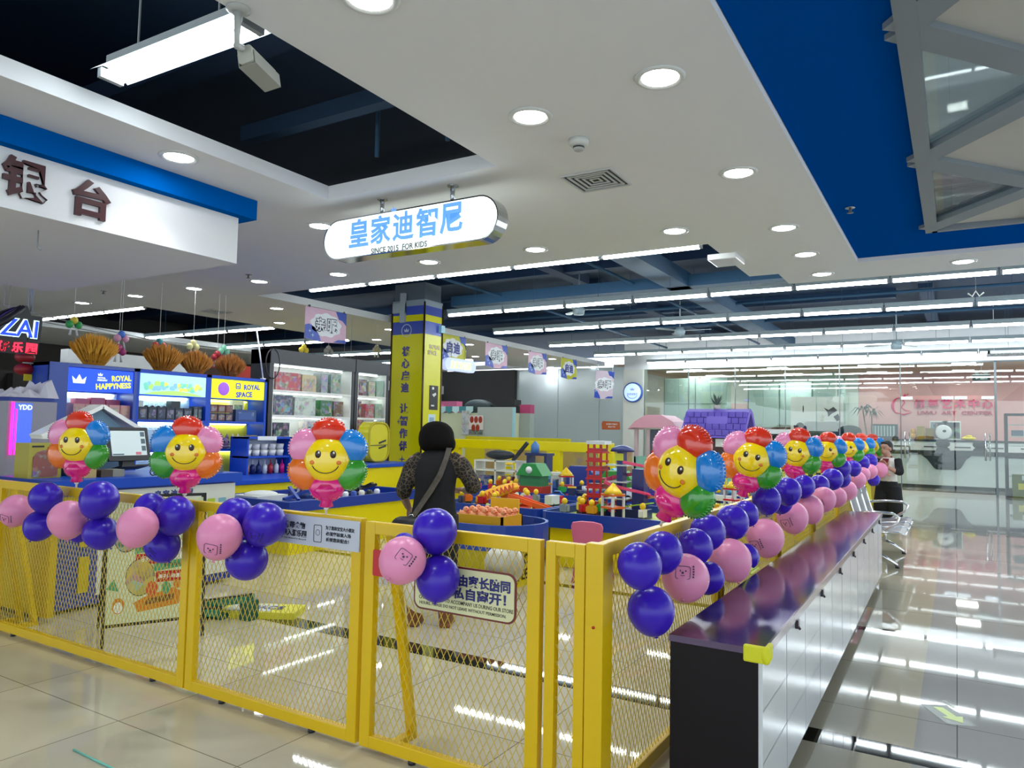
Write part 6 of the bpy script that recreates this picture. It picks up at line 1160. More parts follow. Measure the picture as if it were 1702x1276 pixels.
# ------------------------------------------------------------ dark topped display counter along the fence
CA = Vector((-.9876, 2.87)); CE = Vector((-1.03, 8.6)); CB = Vector((-.625, 2.87)); CD = Vector((-.678, 8.6))
def quadbox(mb, a, b, c, d, z0, z1, mi=0): return mb.add([(p[0], p[1], z) for z in (z0, z1) for p in (a, b, c, d)], [(3, 2, 1, 0), (4, 5, 6, 7), (0, 1, 5, 4), (1, 2, 6, 5), (2, 3, 7, 6), (3, 0, 4, 7)], mi)
t = Thing('display_counter', 'long dark purple topped counter with white glossy front beside the fence', 'counter'); DK = mat('0f070c', .5, spec=.25, var=.1)
def off(p, dx, dy): return (p[0] + dx, p[1] + dy)
t.part('counter_top', quadbox(MB(), CA, CB, CD, CE, .675, .70), mat('5e5068', .13, .75, var=.1))
t.part('end_panel', quadbox(MB(), off(CA, .004, .004), off(CB, -.02, .004), off(CB, -.02, .03), off(CA, .004, .03), .0, .675), DK)
t.part('back_panel', quadbox(MB(), off(CA, .01, .03), off(CA, .03, .03), off(CE, .03, -.01), off(CE, .01, -.01), 0, .675), DK)
WT = mat('d0d4d6', .16, spec=.5, var=.02)
ny = 6
for k in range(ny):
    f0, f1 = k / ny, (k + 1) / ny; a = CB.lerp(CD, f0); b = CB.lerp(CD, f1)
    pn = t.part('front_panel', quadbox(MB(), (a.x - .022, a.y + .006), (a.x - .004, a.y + .006), (b.x - .004, b.y - .002), (b.x - .022, b.y - .002), .085, .672), WT)
    m0 = MB()
    for z in (.28, .47): m0.add([(a.x - .0035, a.y + .01, z), (b.x - .0035, b.y - .01, z), (b.x - .0035, b.y - .01, z + .004), (a.x - .0035, a.y + .01, z + .004)], [(0, 1, 2, 3)])
    c_ = a.lerp(b, .5); m0.box(c_.x - .004, c_.y, .09, c_.x - .0032, c_.y + .004, .67); t.part('joint_line', m0, mat('7a8084', .5), pn)
t.part('kick_board', quadbox(MB(), off(CB, -.09, .02), off(CB, -.07, .02), off(CD, -.07, -.02), off(CD, -.09, -.02), 0, .085), mat('2b2b2c', .3))
t.part('edge_trim', quadbox(MB(), off(CB, -.003, 0), off(CB, .006, 0), off(CD, .006, 0), off(CD, -.003, 0), .668, .704), mat('7f7478', .2, .8))
for k in range(7):
    a = CB.lerp(CD, .12 + k * .135); t.part('clip', MB().box(a.x - .002, a.y - .015, .63, a.x + .012, a.y + .015, .668).tube([(a.x + .006, a.y, .64), (a.x + .018, a.y, .625)], .006, 6), mat('3a3438', .3, .5))
g = MB().box(CB.x - .07, CB.y - .02, .652, CB.x + .02, CB.y + .002, .714).box(CB.x + .004, CB.y - .019, .653, CB.x + .021, CB.y + .065, .7135).ell((CB.x + .012, CB.y - .01, .683), (.02, .02, .034), 0, 14, 8)
t.part('corner_guard', g, mat('d9d81a', .6), bev=.006); t.done()
# craft cards slid between fence and counter
p = onZ(1262, 948, .705); single('paper_fans', MB(frame((-1.03, float(p[1]), .705), (0, 1, 0), (-.5, 0, 1))).add([(-.09 + .026 * i, .0 if i % 2 else .004, 0) for i in range(8)] + [(-.06 + .018 * i, .15, .012 if i % 2 else 0) for i in range(8)], [(i, i + 1, 9 + i, 8 + i) for i in range(7)]).box(-.1, -.012, -.002, .1, 0, .01), mat('cfe03a', .5, var=.25, scale=60), 'yellow-green pleated paper leaning between the counter and the fence', 'paper') 

# ------------------------------------------------------------ steel waiting bench
t = Thing('waiting_bench', 'perforated steel waiting bench beyond the dark counter', 'bench'); by0 = 9.25; PS = mat('8d9296', .3, .85, var=.1, scale=90)
t.part('beam', MB().box(-.86, by0 + .05, .33, -.78, by0 + 3 * .58, .38), mat('6f7478', .3, .9))
for k in range(3):
    y0 = by0 + k * .6; y1 = y0 + .56; prof = [(-.50, .415), (-.56, .44), (-.70, .425), (-.88, .40), (-.95, .43), (-1.0, .56), (-1.05, .74), (-1.08, .86)]
    m0 = MB()
    for (xa_, za_), (xb_, zb_) in zip(prof, prof[1:]): 
        for s_ in range(7): ya = y0 + .01 + s_ * .079; m0.add([(xa_, ya, za_), (xb_, ya, zb_), (xb_, ya + .07, zb_), (xa_, ya + .07, za_), (xa_, ya, za_ - .012), (xb_, ya, zb_ - .012), (xb_, ya + .07, zb_ - .012), (xa_, ya + .07, za_ - .012)], [(3, 2, 1, 0), (4, 5, 6, 7), (0, 1, 5, 4), (2, 3, 7, 6), (1, 2, 6, 5), (0, 4, 7, 3)])
    t.part('seat_shell', m0, PS); t.part('shell_rim', MB().tube([(x, y0, z) for x, z in prof], .012, 6).tube([(x, y1, z) for x, z in prof], .012, 6).tube([(prof[0][0], y0, prof[0][1]), (prof[0][0], y1, prof[0][1])], .012, 6).tube([(prof[-1][0], y0, prof[-1][1]), (prof[-1][0], y1, prof[-1][1])], .012, 6), CHROME)
for y in (by0 + .02, by0 + 1.78): t.part('armrest', MB().tube([(-1.02, y, .62), (-.8, y, .645), (-.62, y, .64), (-.56, y, .60), (-.58, y, .53), (-.68, y, .46), (-.82, y, .37)], .017, 8), CHROME)
for y in (by0 + .3, by0 + 1.5):
    t.part('leg', MB().tube([(-.82, y, .34), (-.82, y, .14)], .03, 10).tube([(-1.05, y, .03), (-.9, y, .12), (-.82, y, .15), (-.74, y, .12), (-.6, y, .03)], [.018, .022, .028, .022, .018], 8), CHROME); t.part('rubber_foot', MB().lathe([(.001, 0), (.025, 0), (.02, .02), (.001, .02)], (-.6, y, .0), 10).lathe([(.001, 0), (.025, 0), (.02, .02), (.001, .02)], (-1.05, y, .0), 10), BLK)
t.done()
single('yellow_board', MB().bar((-1.1, 12.15, 0), (-1.14, 12.15, .78), .5, .03, 0, (1, 0, 0)), mat('d9d018', .35), 'bright yellow board leaning on the side fence beside the child', 'board')

# ------------------------------------------------------------ easel poster behind the fence
ea = Vector((-4.85, 2.86)); eb = Vector((-4.585, 3.40)); ud = (eb - ea).normalized(); nrm = Vector((ud.y, -ud.x, 0)); 
t = Thing('easel_poster', 'black framed easel with colourful green and red price poster behind the fence', 'poster'); back = -nrm
M = frame((ea.x, ea.y, 0), (ud.x, ud.y, 0), Vector((0, 0, 1)) + back * .14); Lw = (eb - ea).length
t.part('easel_frame', MB(M).box(-.02, 0, -.012, .0, 1.0, .012).box(Lw, 0, -.012, Lw + .02, 1.0, .012).box(-.02, .125, -.012, Lw + .02, .145, .012).box(-.02, .98, -.012, Lw + .02, 1.0, .012), BLK)
bq = Vector((ea.x, ea.y, 0)) + back * .56
t.part('rear_leg', MB().bar(Vector((ea.x, ea.y, .97)) + back * .14, bq, .018, .018).bar(Vector((eb.x, eb.y, .97)) + back * .14, Vector((eb.x, eb.y, 0)) + back * .56, .018, .018).bar(bq + Vector((0, 0, .3)) - back * .08, Vector((eb.x, eb.y, .3)) + back * .44, .016, .016), BLK)
G1 = mat('3f9a6c', .5); R1 = mat('b8140e', .5); m0 = MB(M @ Matrix.Translation((0, .145, .004)) @ Matrix.Diagonal((Lw / .8, 1.045, 1, 1))); W_, H_ = .8, .79
m0.box(0, 0, 0, W_, H_, .004, 0)
def PP(poly, mi, z=.004): m0.prism(poly, .0012, mi, Matrix.Translation((0, 0, z)))
def circ(cx, cy, r, n=22): return [(cx + r * math.cos(2 * PI * i / n), cy + r * math.sin(2 * PI * i / n)) for i in range(n)]
for (cx, cy, r, mi) in ((.15, .55, .10, 5), (.27, .28, .115, 6)): PP(circ(cx, cy, r + .005), 3); PP(circ(cx, cy, r), mi, .0048)
PP([(.22, .43), (.47, .46), (.47, .50), (.22, .47)], 1); PP(rrect(.23, .36, .49, .43, .012), 2); PP([(.38, .31), (.72, .34), (.68, .39), (.38, .36)], 1); PP(rrect(.4, .24, .66, .31, .008), 2)
PP([(.2, .62), (.35, .63), (.33, .67), (.2, .66)], 1); PP(rrect(.2, .69, .29, .76, .01), 2); PP(rrect(.3, .70, .6, .77, .01), 1)
PP([(.26, .06), (.6, .09), (.62, .17), (.55, .2), (.3, .15), (.22, .12)], 4); PP([(.3, .1), (.55, .12), (.56, .16), (.34, .14)], 7, .0052); PP(circ(.49, .2, .04), 1, .0056); PP(circ(.58, .22, .03), 4, .0056); PP(circ(.37, .2, .05), 8, .0056)
PP(circ(.1, .11, .05), 4); PP(circ(.1, .1, .035), 9, .0052); PP(circ(.68, .14, .05), 4); PP(circ(.68, .13, .035), 9, .0052); PP([(.0, .22), (.06, .28), (.1, .2)], 1); PP(circ(.74, .25, .035), 1)
for x in (.52, .58, .65): PP(rrect(x, .38, x + .05, .47, .004), 9)
PP(rrect(.5, .42, .545, .49, .006), 3, .0054)
m0.text('智趣套餐', Matrix.Translation((.45, .735, .0052)), .24, .04, .001, 9, .03).text('乐园畅玩', Matrix.Translation((.36, .395, .0052)), .18, .035, .001, 9, .03).text('亲子体验套票', Matrix.Translation((.53, .275, .0052)), .22, .03, .001, 9, .03).text('会员充值', Matrix.Translation((.345, .465, .0052)), .16, .022, .001, 3, .02).text('周末活动', Matrix.Translation((.55, .35, .0052)), .16, .022, .001, 3, .02)
t.part('poster_sheet', m0, [mat('d3dcb6', .5, var=.05, scale=8), G1, R1, mat('20221e', .5), mat('d07a0c', .5), prints('4a3a28', 3, 22, .8), prints('c8b054', 9, 18, .7), mat('7a4a1c', .5), mat('d0522a', .5), mat('eceee2', .5)]); t.done()

# ------------------------------------------------------------ things on the floor
def rail_toy(p, q, lab):
    t = Thing('green_rail_toy', lab, 'toy', 'green rail toys on the floor'); p = Vector(p); q = Vector(q); m0 = MB(); d = (q - p).normalized(); s_ = Vector((-d.y, d.x, 0)) * .05
    m0.bar(p + s_, q + s_, .02, .05).bar(p - s_, q - s_, .02, .05)
    for k in range(9): c_ = p.lerp(q, (k + .5) / 9); m0.bar(c_ - s_, c_ + s_, .018, .03)
    t.part('track', m0, mat('1f7f66', .35)); t.part('roller', MB().bar(p + Vector((0, 0, .03)), q + Vector((0, 0, .03)), .06, .012), DARK); [t.part('support', MB().box(u.x - .05, u.y - .05, 0, u.x + .05, u.y + .05, u.z - .01), mat('1a5a4a', .4)) for u in (p, q)]; t.done()
a = onZ(345, 1003, .08); b = onZ(415, 994, .16); rail_toy((a[0], a[1], .08), (b[0], b[1], .16), 'green toy conveyor rail lying raised behind the fence')
a = onZ(332, 1016, .05); b = onZ(368, 1016, .05); rail_toy((a[0], a[1], .05), (b[0], b[1], .05), 'short green toy conveyor rail flat on the floor behind the fence')
a = onZ(385, 1030, 0); t = Thing('toy_carton', 'flat yellow and white toy carton on the floor behind the fence', 'toy box'); t.part('carton', MB(trs((a[0] + .05, a[1] + .25, 0), .5)).box(-.3, -.14, 0, .3, .14, .05), mat('d9d628', .4)); t.part('lid_print', MB(trs((a[0] + .05, a[1] + .25, .05), .5)).box(-.26, -.11, 0, .1, .11, .003).text('SPACE', trs((.02, 0, .003)), .3, .1, .002, 1), [mat('c9d0cc', .4), mat('2a3f8a', .4)]); t.done()
A = onZ(122, 1247, 0); B = onZ(196, 1283, 0); single('drinking_straw', MB().tube([(A[0], A[1], .005), (B[0], B[1], .005)], .0045, 8), mat('6fbfae', .4), 'teal drinking straw lying on the floor tiles', 'straw')
c_ = onZ(1575, 1187, 0); M = frame((float(c_[0]), float(c_[1]), .0005), (.54, -.84, 0), (.84, .54, 0)) @ Matrix.Scale(.68, 4); t = Thing('floor_arrow', 'yellow-green exit arrow sticker on the grey floor', 'sticker'); t.part('backing', MB(M).prism([(-.22, -.09), (.2, -.13), (.24, .08), (-.2, .12)], .001), mat('5a665a', .3)); t.part('arrow', MB(M).prism([(-.16, -.02), (.05, -.03), (.05, -.08), (.18, .01), (.05, .09), (.05, .04), (-.14, .05)], .002), mat('b9cf5a', .3)); t.part('lettering', MB(M).text('安全出口', Matrix.Translation((-.2, .15, 0)), .22, .05, .001), mat('9aa696', .3)); t.done()
# ------------------------------------------------------------ people
def remesh(o, vox, it=3):
    r = o.modifiers.new('skin', 'REMESH'); r.mode = 'VOXEL'; r.voxel_size = vox; r.use_smooth_shade = True
    s_ = o.modifiers.new('soft', 'SMOOTH'); s_.factor = .5; s_.iterations = it
def loft(mb, secs, n=18, mi=0):
    """rings (centre, half width, half depth, forward lean) joined into one skin"""
    vs_ = []; fs = []
    for (c, rx, ry) in secs:
        for j in range(n): a = 2 * PI * j / n; vs_.append((c[0] + rx * math.cos(a), c[1] + ry * math.sin(a), c[2]))
    for i in range(len(secs) - 1):
        for j in range(n): fs.append((i * n + j, i * n + (j + 1) % n, (i + 1) * n + (j + 1) % n, (i + 1) * n + j))
    fs += [tuple(range(n))[::-1], tuple(range((len(secs) - 1) * n, len(secs) * n))]
    return mb.add(vs_, fs, mi, True)
def limb(mb, pts, rs):
    P_ = [Vector(p) for p in pts]; out = []; ro = []
    for i in range(len(P_) - 1):
        a = P_[max(i - 1, 0)]; b = P_[i]; c = P_[i + 1]; d = P_[min(i + 2, len(P_) - 1)]
        for k in range(5):
            t = k / 5; out.append(.5 * ((2 * b) + (c - a) * t + (2 * a - 5 * b + 4 * c - d) * t * t + (3 * b - a - 3 * c + d) * t ** 3)); ro.append(rs[i] * (1 - t) + rs[i + 1] * t)
    out.append(P_[-1]); ro.append(rs[-1]); return mb.tube(out, ro, 12)
def hand(mb, w_, d, up, s_, side):
    """palm, four curled fingers of different lengths and a thumb from the side of the palm"""
    w_ = Vector(w_); d = Vector(d).normalized(); u = Vector(up).normalized(); x = d.cross(u).normalized() * side; u = x.cross(d) * side
    q = w_ + d * .045 * s_
    m = Matrix((x, d, u)).transposed().to_4x4(); m.translation = q; mb.ell((0, 0, 0), (.038 * s_, .05 * s_, .017 * s_), 0, 12, 8, m)
    for k, L_ in enumerate((.066, .076, .072, .056)):
        b = w_ + d * .085 * s_ + x * (.028 - .0185 * k) * s_; p1 = b + d * L_ * .5 * s_ - u * .008 * s_; p2 = p1 + d * L_ * .3 * s_ - u * .022 * s_; p3 = p2 + d * L_ * .08 * s_ - u * .024 * s_
        mb.tube([b - d * .02 * s_, b, p1, p2, p3], [.0105 * s_, .0105 * s_, .0095 * s_, .0085 * s_, .007 * s_], 8)
    b = w_ + d * .02 * s_ + x * .03 * s_; mb.tube([b, b + (x * .028 + d * .022 - u * .008) * s_, b + (x * .036 + d * .052 - u * .02) * s_], [.013 * s_, .011 * s_, .009 * s_], 8)
def head(mb, c, s_, F, U):
    """skull, jaw, nose and ears; F looks forward"""
    m = Matrix((F.cross(U), F, U)).transposed().to_4x4(); m.translation = c
    mb.ell((0, -.008 * s_, .025 * s_), (.074 * s_, .093 * s_, .088 * s_), 0, 18, 12, m); mb.ell((0, .022 * s_, -.045 * s_), (.056 * s_, .06 * s_, .068 * s_), 0, 16, 10, m); mb.ell((0, .085 * s_, -.02 * s_), (.013 * s_, .02 * s_, .022 * s_), 0, 10, 8, m)
    for a in (-1, 1): mb.ell((a * .074 * s_, -.005 * s_, -.008 * s_), (.012 * s_, .022 * s_, .03 * s_), 0, 8, 8, m)
    mb.ell((0, .078 * s_, -.062 * s_), (.024 * s_, .012 * s_, .01 * s_), 0, 10, 6, m); return m
def person(label, base, rz, spec):
    t = Thing('person', label, 'person'); M = trs((base[0], base[1], 0), rz); J = spec['J']; s_ = spec.get('s', 1.0)
    F = Vector(spec.get('F', (0, 1, 0))).normalized(); U = Vector((0, 0, 1)); U = (U - F * U.dot(F)).normalized()
    body = MB(M); loft(body, spec['torso']); hm = head(body, Vector(J['head']), s_, F, U)
    limb(body, [J['neck0'], J['neck1']], [.052 * s_, .048 * s_])
    for a in ('l', 'r'):
        sh, el, wr, hd = J['sh' + a], J['el' + a], J['wr' + a], J['hd' + a]
        limb(body, [sh, el, wr], [.05 * s_, .04 * s_, .026 * s_]); hand(body, wr, hd, J.get('up' + a, (0, 0, 1)), s_, 1 if a == 'r' else -1)
        limb(body, [J['hip' + a], J['kn' + a], J['an' + a]], [.082 * s_, .056 * s_, .038 * s_])
    b_ = t.part('body', body, mat(spec['skin'], .55, var=.06)); t.part('eyes', MB(M @ hm).ell((-.028 * s_, .078 * s_, .008 * s_), (.011 * s_, .006 * s_, .007 * s_), 0, 10, 6).ell((.028 * s_, .078 * s_, .008 * s_), (.011 * s_, .006 * s_, .007 * s_), 0, 10, 6).tube([(-.045 * s_, .076 * s_, .026 * s_), (-.02 * s_, .084 * s_, .031 * s_)], .003 * s_, 5).tube([(.045 * s_, .076 * s_, .026 * s_), (.02 * s_, .084 * s_, .031 * s_)], .003 * s_, 5), mat('140c0a', .4))
    t.part('lips', MB(M @ hm).ell((0, .087 * s_, -.06 * s_), (.022 * s_, .007 * s_, .006 * s_), 0, 10, 6), mat('8c4a42', .5))
    hidx = []
    for nm, mb_, ms, vx in spec['clothes'](M, J, hm, s_): hidx.append((t.part(nm, mb_, ms), vx))
    r = t.done((base[0], base[1], 0)); kids = [o for o in r.children]
    byname = {}
    for o in kids: byname.setdefault(o.name.split('.')[0], o)
    remesh(byname['body'], .0075 * s_)
    for (i, vx) in hidx:
        if vx:
            for o in kids:
                if o.name.split('.')[0] == t.parts[i][0] and not o.modifiers: remesh(o, vx, 4)
    return r
def leopard():
    m = mat('3a2c20', .8, var=0).copy(); nt = m.node_tree; b = nt.nodes['Principled BSDF']; v = nt.nodes.new('ShaderNodeTexVoronoi'); v.feature = 'DISTANCE_TO_EDGE'; v.inputs['Scale'].default_value = 34; rp = nt.nodes.new('ShaderNodeValToRGB'); tc = nt.nodes.new('ShaderNodeTexCoord')
    rp.color_ramp.elements[0].color = lin('5c503e'); rp.color_ramp.elements[0].position = .02; rp.color_ramp.elements[1].color = lin('0e0a09'); rp.color_ramp.elements[1].position = .10
    nt.links.new(tc.outputs['Object'], v.inputs['Vector']); nt.links.new(v.outputs['Distance'], rp.inputs[0]); nt.links.new(rp.outputs[0], b.inputs['Base Color']); return m
CLOTH = mat('0e0e14', .85, var=.2, scale=20)
# the woman behind the gate
JW = dict(head=(-.015, .10, 1.425), neck0=(0, .05, 1.27), neck1=(-.01, .09, 1.40), shl=(-.165, .05, 1.265), shr=(.165, .05, 1.265), ell=(-.245, .02, 1.02), elr=(.29, .05, 1.06), wrl=(-.25, .2, .86), wrr=(.19, .27, 1.0), hdl=(.1, .7, -.6), hdr=(-.6, .75, .1),
          hipl=(-.085, 0, .78), hipr=(.085, 0, .78), knl=(-.12, .02, .42), knr=(.1, .03, .42), anl=(-.13, -.02, .08), anr=(.11, -.01, .08), upl=(-1, 0, .3), upr=(0, 0, 1))
TW = [((0, 0, .74), .13, .10), ((0, 0, .84), .155, .115), ((0, .01, 1.0), .135, .10), ((0, .03, 1.14), .15, .105), ((0, .05, 1.25), .15, .09), ((0, .06, 1.31), .08, .06)]
def wear_w(M, J, hm, s_):
    sh = MB(M); loft(sh, [((c[0], c[1], c[2]), rx + .012, ry + .012) for c, rx, ry in TW[1:]])
    for a in ('l', 'r'):
        S_ = Vector(J['sh' + a]); E_ = Vector(J['el' + a]); W_ = Vector(J['wr' + a]); limb(sh, [S_.lerp(Vector((0, .05, 1.27)), .35), S_.lerp(E_, .25), S_.lerp(E_, .6), E_, E_.lerp(W_, .22)], [.06, .066, .066, .064, .06])
    ve = MB(M); loft(ve, [((0, 0, .70), .175, .135), ((0, 0, .84), .175, .14), ((0, .01, 1.0), .155, .125), ((0, .03, 1.14), .168, .13), ((0, .05, 1.24), .165, .115), ((0, .055, 1.29), .13, .09), ((0, .06, 1.325), .085, .07)])
    tr = MB(M)
    for a in ('l', 'r'): h_ = Vector(J['hip' + a]); limb(tr, [h_ + Vector((0, 0, .06)), h_.lerp(Vector(J['kn' + a]), .6), J['kn' + a], Vector(J['an' + a]) + Vector((0, 0, .09))], [.11, .1, .085, .07])
    loft(tr, [((0, 0, .68), .15, .12), ((0, 0, .8), .165, .125), ((0, 0, .9), .15, .115)])
    bo = MB(M)
    for a in ('l', 'r'):
        A_ = Vector(J['an' + a]); limb(bo, [A_ + Vector((0, 0, .1)), A_, (A_.x, A_.y + .02, .05)], [.062, .055, .05]); bo.ell((A_.x, A_.y + .07, .045), (.05, .125, .045), 0, 14, 8); bo.box(A_.x - .045, A_.y - .05, 0, A_.x + .045, A_.y + .19, .02)
    ha = MB(M @ hm); loft(ha, [((.0, -.015 - .2 * max(0, .02 - z) * .3, z), r * 1.0, r * .95) for z, r in ((-.12, .085), (-.105, .115), (-.07, .135), (-.02, .142), (.03, .137), (.07, .118), (.1, .085), (.115, .045), (.12, .015))]); ha.ell((.11, -.02, -.06), (.045, .06, .06), 0, 12, 8)
    return [('shirt', sh, leopard(), .014), ('vest', ve, mat('08080c', .9, var=.2, scale=20), .014), ('trousers', tr, mat('121316', .85, var=.2, scale=20), .014), ('boots', bo, mat('7a4a24', .6, var=.2, scale=12), .011), ('hair', ha, mat('0b0808', .85, spec=.15, var=.2), .012)]
wb = (-3.43, 4.55); wrz = .44
person('woman seen from behind in black vest and leopard sleeves, standing inside the gate', wb, wrz, dict(J=JW, torso=TW, skin='8a6a58', clothes=wear_w, F=(-.12, 1, -.25)))
# her shoulder bag
M = trs((*wb, 0), wrz); t = Thing('shoulder_bag', 'black shoulder bag with wide woven strap across the back of the woman', 'bag')
path = [(.06, .16, 1.27), (.1, .08, 1.335), (.105, -.0, 1.34), (.095, -.075, 1.26), (.06, -.115, 1.14), (0, -.135, 1.03), (-.08, -.15, .9), (-.13, -.16, .82)]
m0 = MB(M); m1 = MB(M); vs_ = []
P_ = [Vector(p) for p in path]; fs = []
for i, p in enumerate(P_):
    d = (P_[min(i + 1, len(P_) - 1)] - P_[max(i - 1, 0)]).normalized(); out = Vector((p.x, p.y - .03, 0)).normalized() if i > 2 else Vector((0, 0, 1)); sd = d.cross(out).normalized() * .021; vs_ += [p + sd, p - sd, p - sd + out * .006, p + sd + out * .006]
for i in range(len(P_) - 1):
    for j in range(4): fs.append((i * 4 + j, (i + 1) * 4 + j, (i + 1) * 4 + (j + 1) % 4, i * 4 + (j + 1) % 4))
m0.add(vs_, fs, 0); bagp = t.part('strap', m0, mat('4c463e', .7, var=.5, scale=60))
m1.ell((-.16, -.2, .73), (.13, .06, .11), 0, 18, 12, None, .6); t.part('bag', m1, mat('14151a', .5)); t.part('buckle', MB(M).tube([(-.135 + .02 * math.cos(i * PI / 4), -.17, .83 + .02 * math.sin(i * PI / 4)) for i in range(8)], .004, 6, 0, True), CHROME); t.done()
# the child beside the bench
JC = dict(head=(.02, .03, 1.305), neck0=(0, 0, 1.14), neck1=(.01, .02, 1.25), shl=(-.145, 0, 1.12), shr=(.145, 0, 1.12), ell=(-.2, .08, .94), elr=(.22, .06, .93), wrl=(-.05, .2, 1.02), wrr=(.03, .22, .92), hdl=(.4, .4, .7), hdr=(-.9, .35, .1),
          hipl=(-.075, 0, .68), hipr=(.075, 0, .68), knl=(-.1, .02, .37), knr=(.1, .02, .37), anl=(-.1, -.02, .07), anr=(.1, -.02, .07), upl=(0, -1, .4), upr=(0, 0, 1))
TC = [((0, 0, .65), .11, .085), ((0, 0, .74), .125, .095), ((0, 0, .88), .11, .085), ((0, 0, 1.02), .125, .09), ((0, 0, 1.11), .125, .075), ((0, 0, 1.165), .06, .05)]
def wear_c(M, J, hm, s_):
    sh = MB(M); loft(sh, [(c, rx + .012, ry + .012) for c, rx, ry in TC[1:]]); sls = []
    for a in ('l', 'r'):
        sl = MB(M); sls.append(('sleeve', sl, mat('15161a', .85), .012)); S_ = Vector(J['sh' + a]); E_ = Vector(J['el' + a]); W_ = Vector(J['wr' + a]); limb(sl, [S_ - (E_ - S_) * .1, S_.lerp(E_, .5), E_, E_.lerp(W_, .4)], [.062, .06, .055, .048])
    pa = MB(M); loft(pa, [((0, 0, .62), .15, .12), ((0, 0, .72), .15, .12), ((0, 0, .8), .13, .105)])
    for a in ('l', 'r'): h_ = Vector(J['hip' + a]); limb(pa, [h_ + Vector((0, 0, .03)), h_.lerp(Vector(J['kn' + a]), .6), J['kn' + a], Vector(J['an' + a]) + Vector((0, 0, .05))], [.115, .125, .12, .085])
    sc = MB(M); sc.tube([(-.06, .02, 1.17), (0, .07, 1.14), (.06, .02, 1.17), (0, -.05, 1.18)], .022, 8, 0, True); sc.prism([(-.05, 1.15), (.05, 1.15), (.03, .98), (0, .94), (-.03, 1.0)], .02, 0, frame((0, .115, 0), (1, 0, 0), (0, 0, 1)))
    sho = MB(M)
    for a in ('l', 'r'): A_ = Vector(J['an' + a]); sho.ell((A_.x, A_.y + .06, .04), (.042, .11, .04), 0, 14, 8); sho.box(A_.x - .04, A_.y - .04, 0, A_.x + .04, A_.y + .16, .018)
    ha = MB(M @ hm); ha.ell((0, -.028 * s_, .045 * s_), (.086 * s_, .092 * s_, .084 * s_), 0, 18, 12); ha.ell((0, -.05 * s_, -.01 * s_), (.082 * s_, .055 * s_, .07 * s_), 0, 14, 10); ha.ell((0, .035 * s_, .088 * s_), (.06 * s_, .04 * s_, .025 * s_), 0, 12, 8)
    return [('shirt', sh, mat('d9d4cc', .8), .012), *sls, ('trousers', pa, mat('101115', .85), .014), ('scarf', sc, mat('7a1420', .7), .01), ('shoes', sho, mat('1a1a1c', .6), .01), ('hair', ha, mat('0a0808', .5), .011)]
p = onY(1477, 740, 13.12)
person('child with short black hair, dark red scarf and black trousers beside the steel bench', (float(p[0]) - .01, 13.12), PI - .25, dict(J=JC, torso=TC, skin='b88a74', clothes=wear_c, F=(.3, 1, -.05), s=1.02))

# ------------------------------------------------------------ the dark shop on the far side, its signs and the garlands
DK2 = mat('1c1714', .7, var=.3, scale=2)
single('dark_shelving', MB().box(-14.6, 5.2, 0, -14.2, 8.4, 2.35).box(-14.2, 5.2, 1.0, -13.9, 8.4, 1.05).box(-14.2, 5.2, 1.6, -13.9, 8.4, 1.65).box(-14.2, 6.4, 0, -14.0, 6.5, 2.3), DK2, 'dark brown shelving wall of the unlit shop at the picture edge', 'shelving')
single('dark_booth', MB().box(-13.2, 7.9, 0, -12.9, 16, 2.25).box(-13.0, 7.9, 1.9, -12.8, 16, 2.0), mat('241e1c', .7, var=.2), 'dark booth wall behind the blue cabinets', 'booth')
struct('wall_shop_end', MB().box(-22, 22.3, 0, -13.4, 22.6, 3.6), mat('2c2c2c', .7, var=.2))
struct('wall_shop_header', MB().box(-16.8, 8.6, 2.75, -16.5, 22.3, 3.05), WHITE)
single('red_board', MB().box(-12.99, 9.1, 2.252, -12.9, 10.9, 2.72, 0).box(-12.9, 9.3, 2.48, -12.89, 10.0, 2.62, 1), [mat('a02418', .5), mat('3a1a14', .5)], 'dark red shop board behind the wheat bundles', 'board')
single('yellow_board', MB().box(-12.99, 11.0, 2.252, -12.9, 12.6, 2.75), emis('e6dc1a', .7), 'bright yellow lit strip board behind the wheat bundles', 'board')
t = Thing('shop_sign', 'lit blue letters with white outline on a dark board at the picture edge', 'sign'); q = onX(36, 543, -9.6); M = frame((-9.6, float(q[1]), float(q[2])), (0, 1, 0), (.12, 0, 1))
t.part('board', MB(M).prism([(-.75, -.16), (.23, -.16), (.23, .15), (.1, .15), (.04, .26), (-.1, .22), (-.3, .12), (-.75, .1)], .05, 0, Matrix.Translation((0, 0, -.06))), mat('080a12', .4))
t.part('letter_outline', MB(M).text('KAIZAI', Matrix.Translation((-.23, -.015, -.012)), .84, .225, .01, 0, .06), emis('d8fff4', 1.6)); t.part('letter', MB(M).text('KAIZAI', Matrix.Translation((-.23, -.015, 0)), .82, .205, .012, 0, .01), emis('1c3fe0', 1.2))
t.part('feather', MB(M).tube([(-.5, -.2, .03), (-.2, .06, .05), (-.02, .24, .05)], [.01, .05, .03], 8).tube([(-.45, -.1, .03), (-.2, .12, .05), (-.06, .25, .05)], [.01, .03, .01], 8), BLK)
t.part('hanging_rod', MB().tube([(-9.6, float(q[1]) + .1, float(q[2]) + .2), (-9.6, float(q[1]) + .1, 3.65)], .02, 8), GREYM); t.done()
t = Thing('red_neon_sign', 'red lit three-character sign under the blue letters', 'sign'); q = onX(32, 577, -9.6); M = frame((-9.6, float(q[1]), float(q[2])), (0, 1, 0), (.12, 0, 1))
t.part('board', MB(M).prism(rrect(-.4, -.08, .22, .09, .03), .04, 0, Matrix.Translation((0, 0, -.05))), mat('1a0408', .4)); m0 = MB(M)
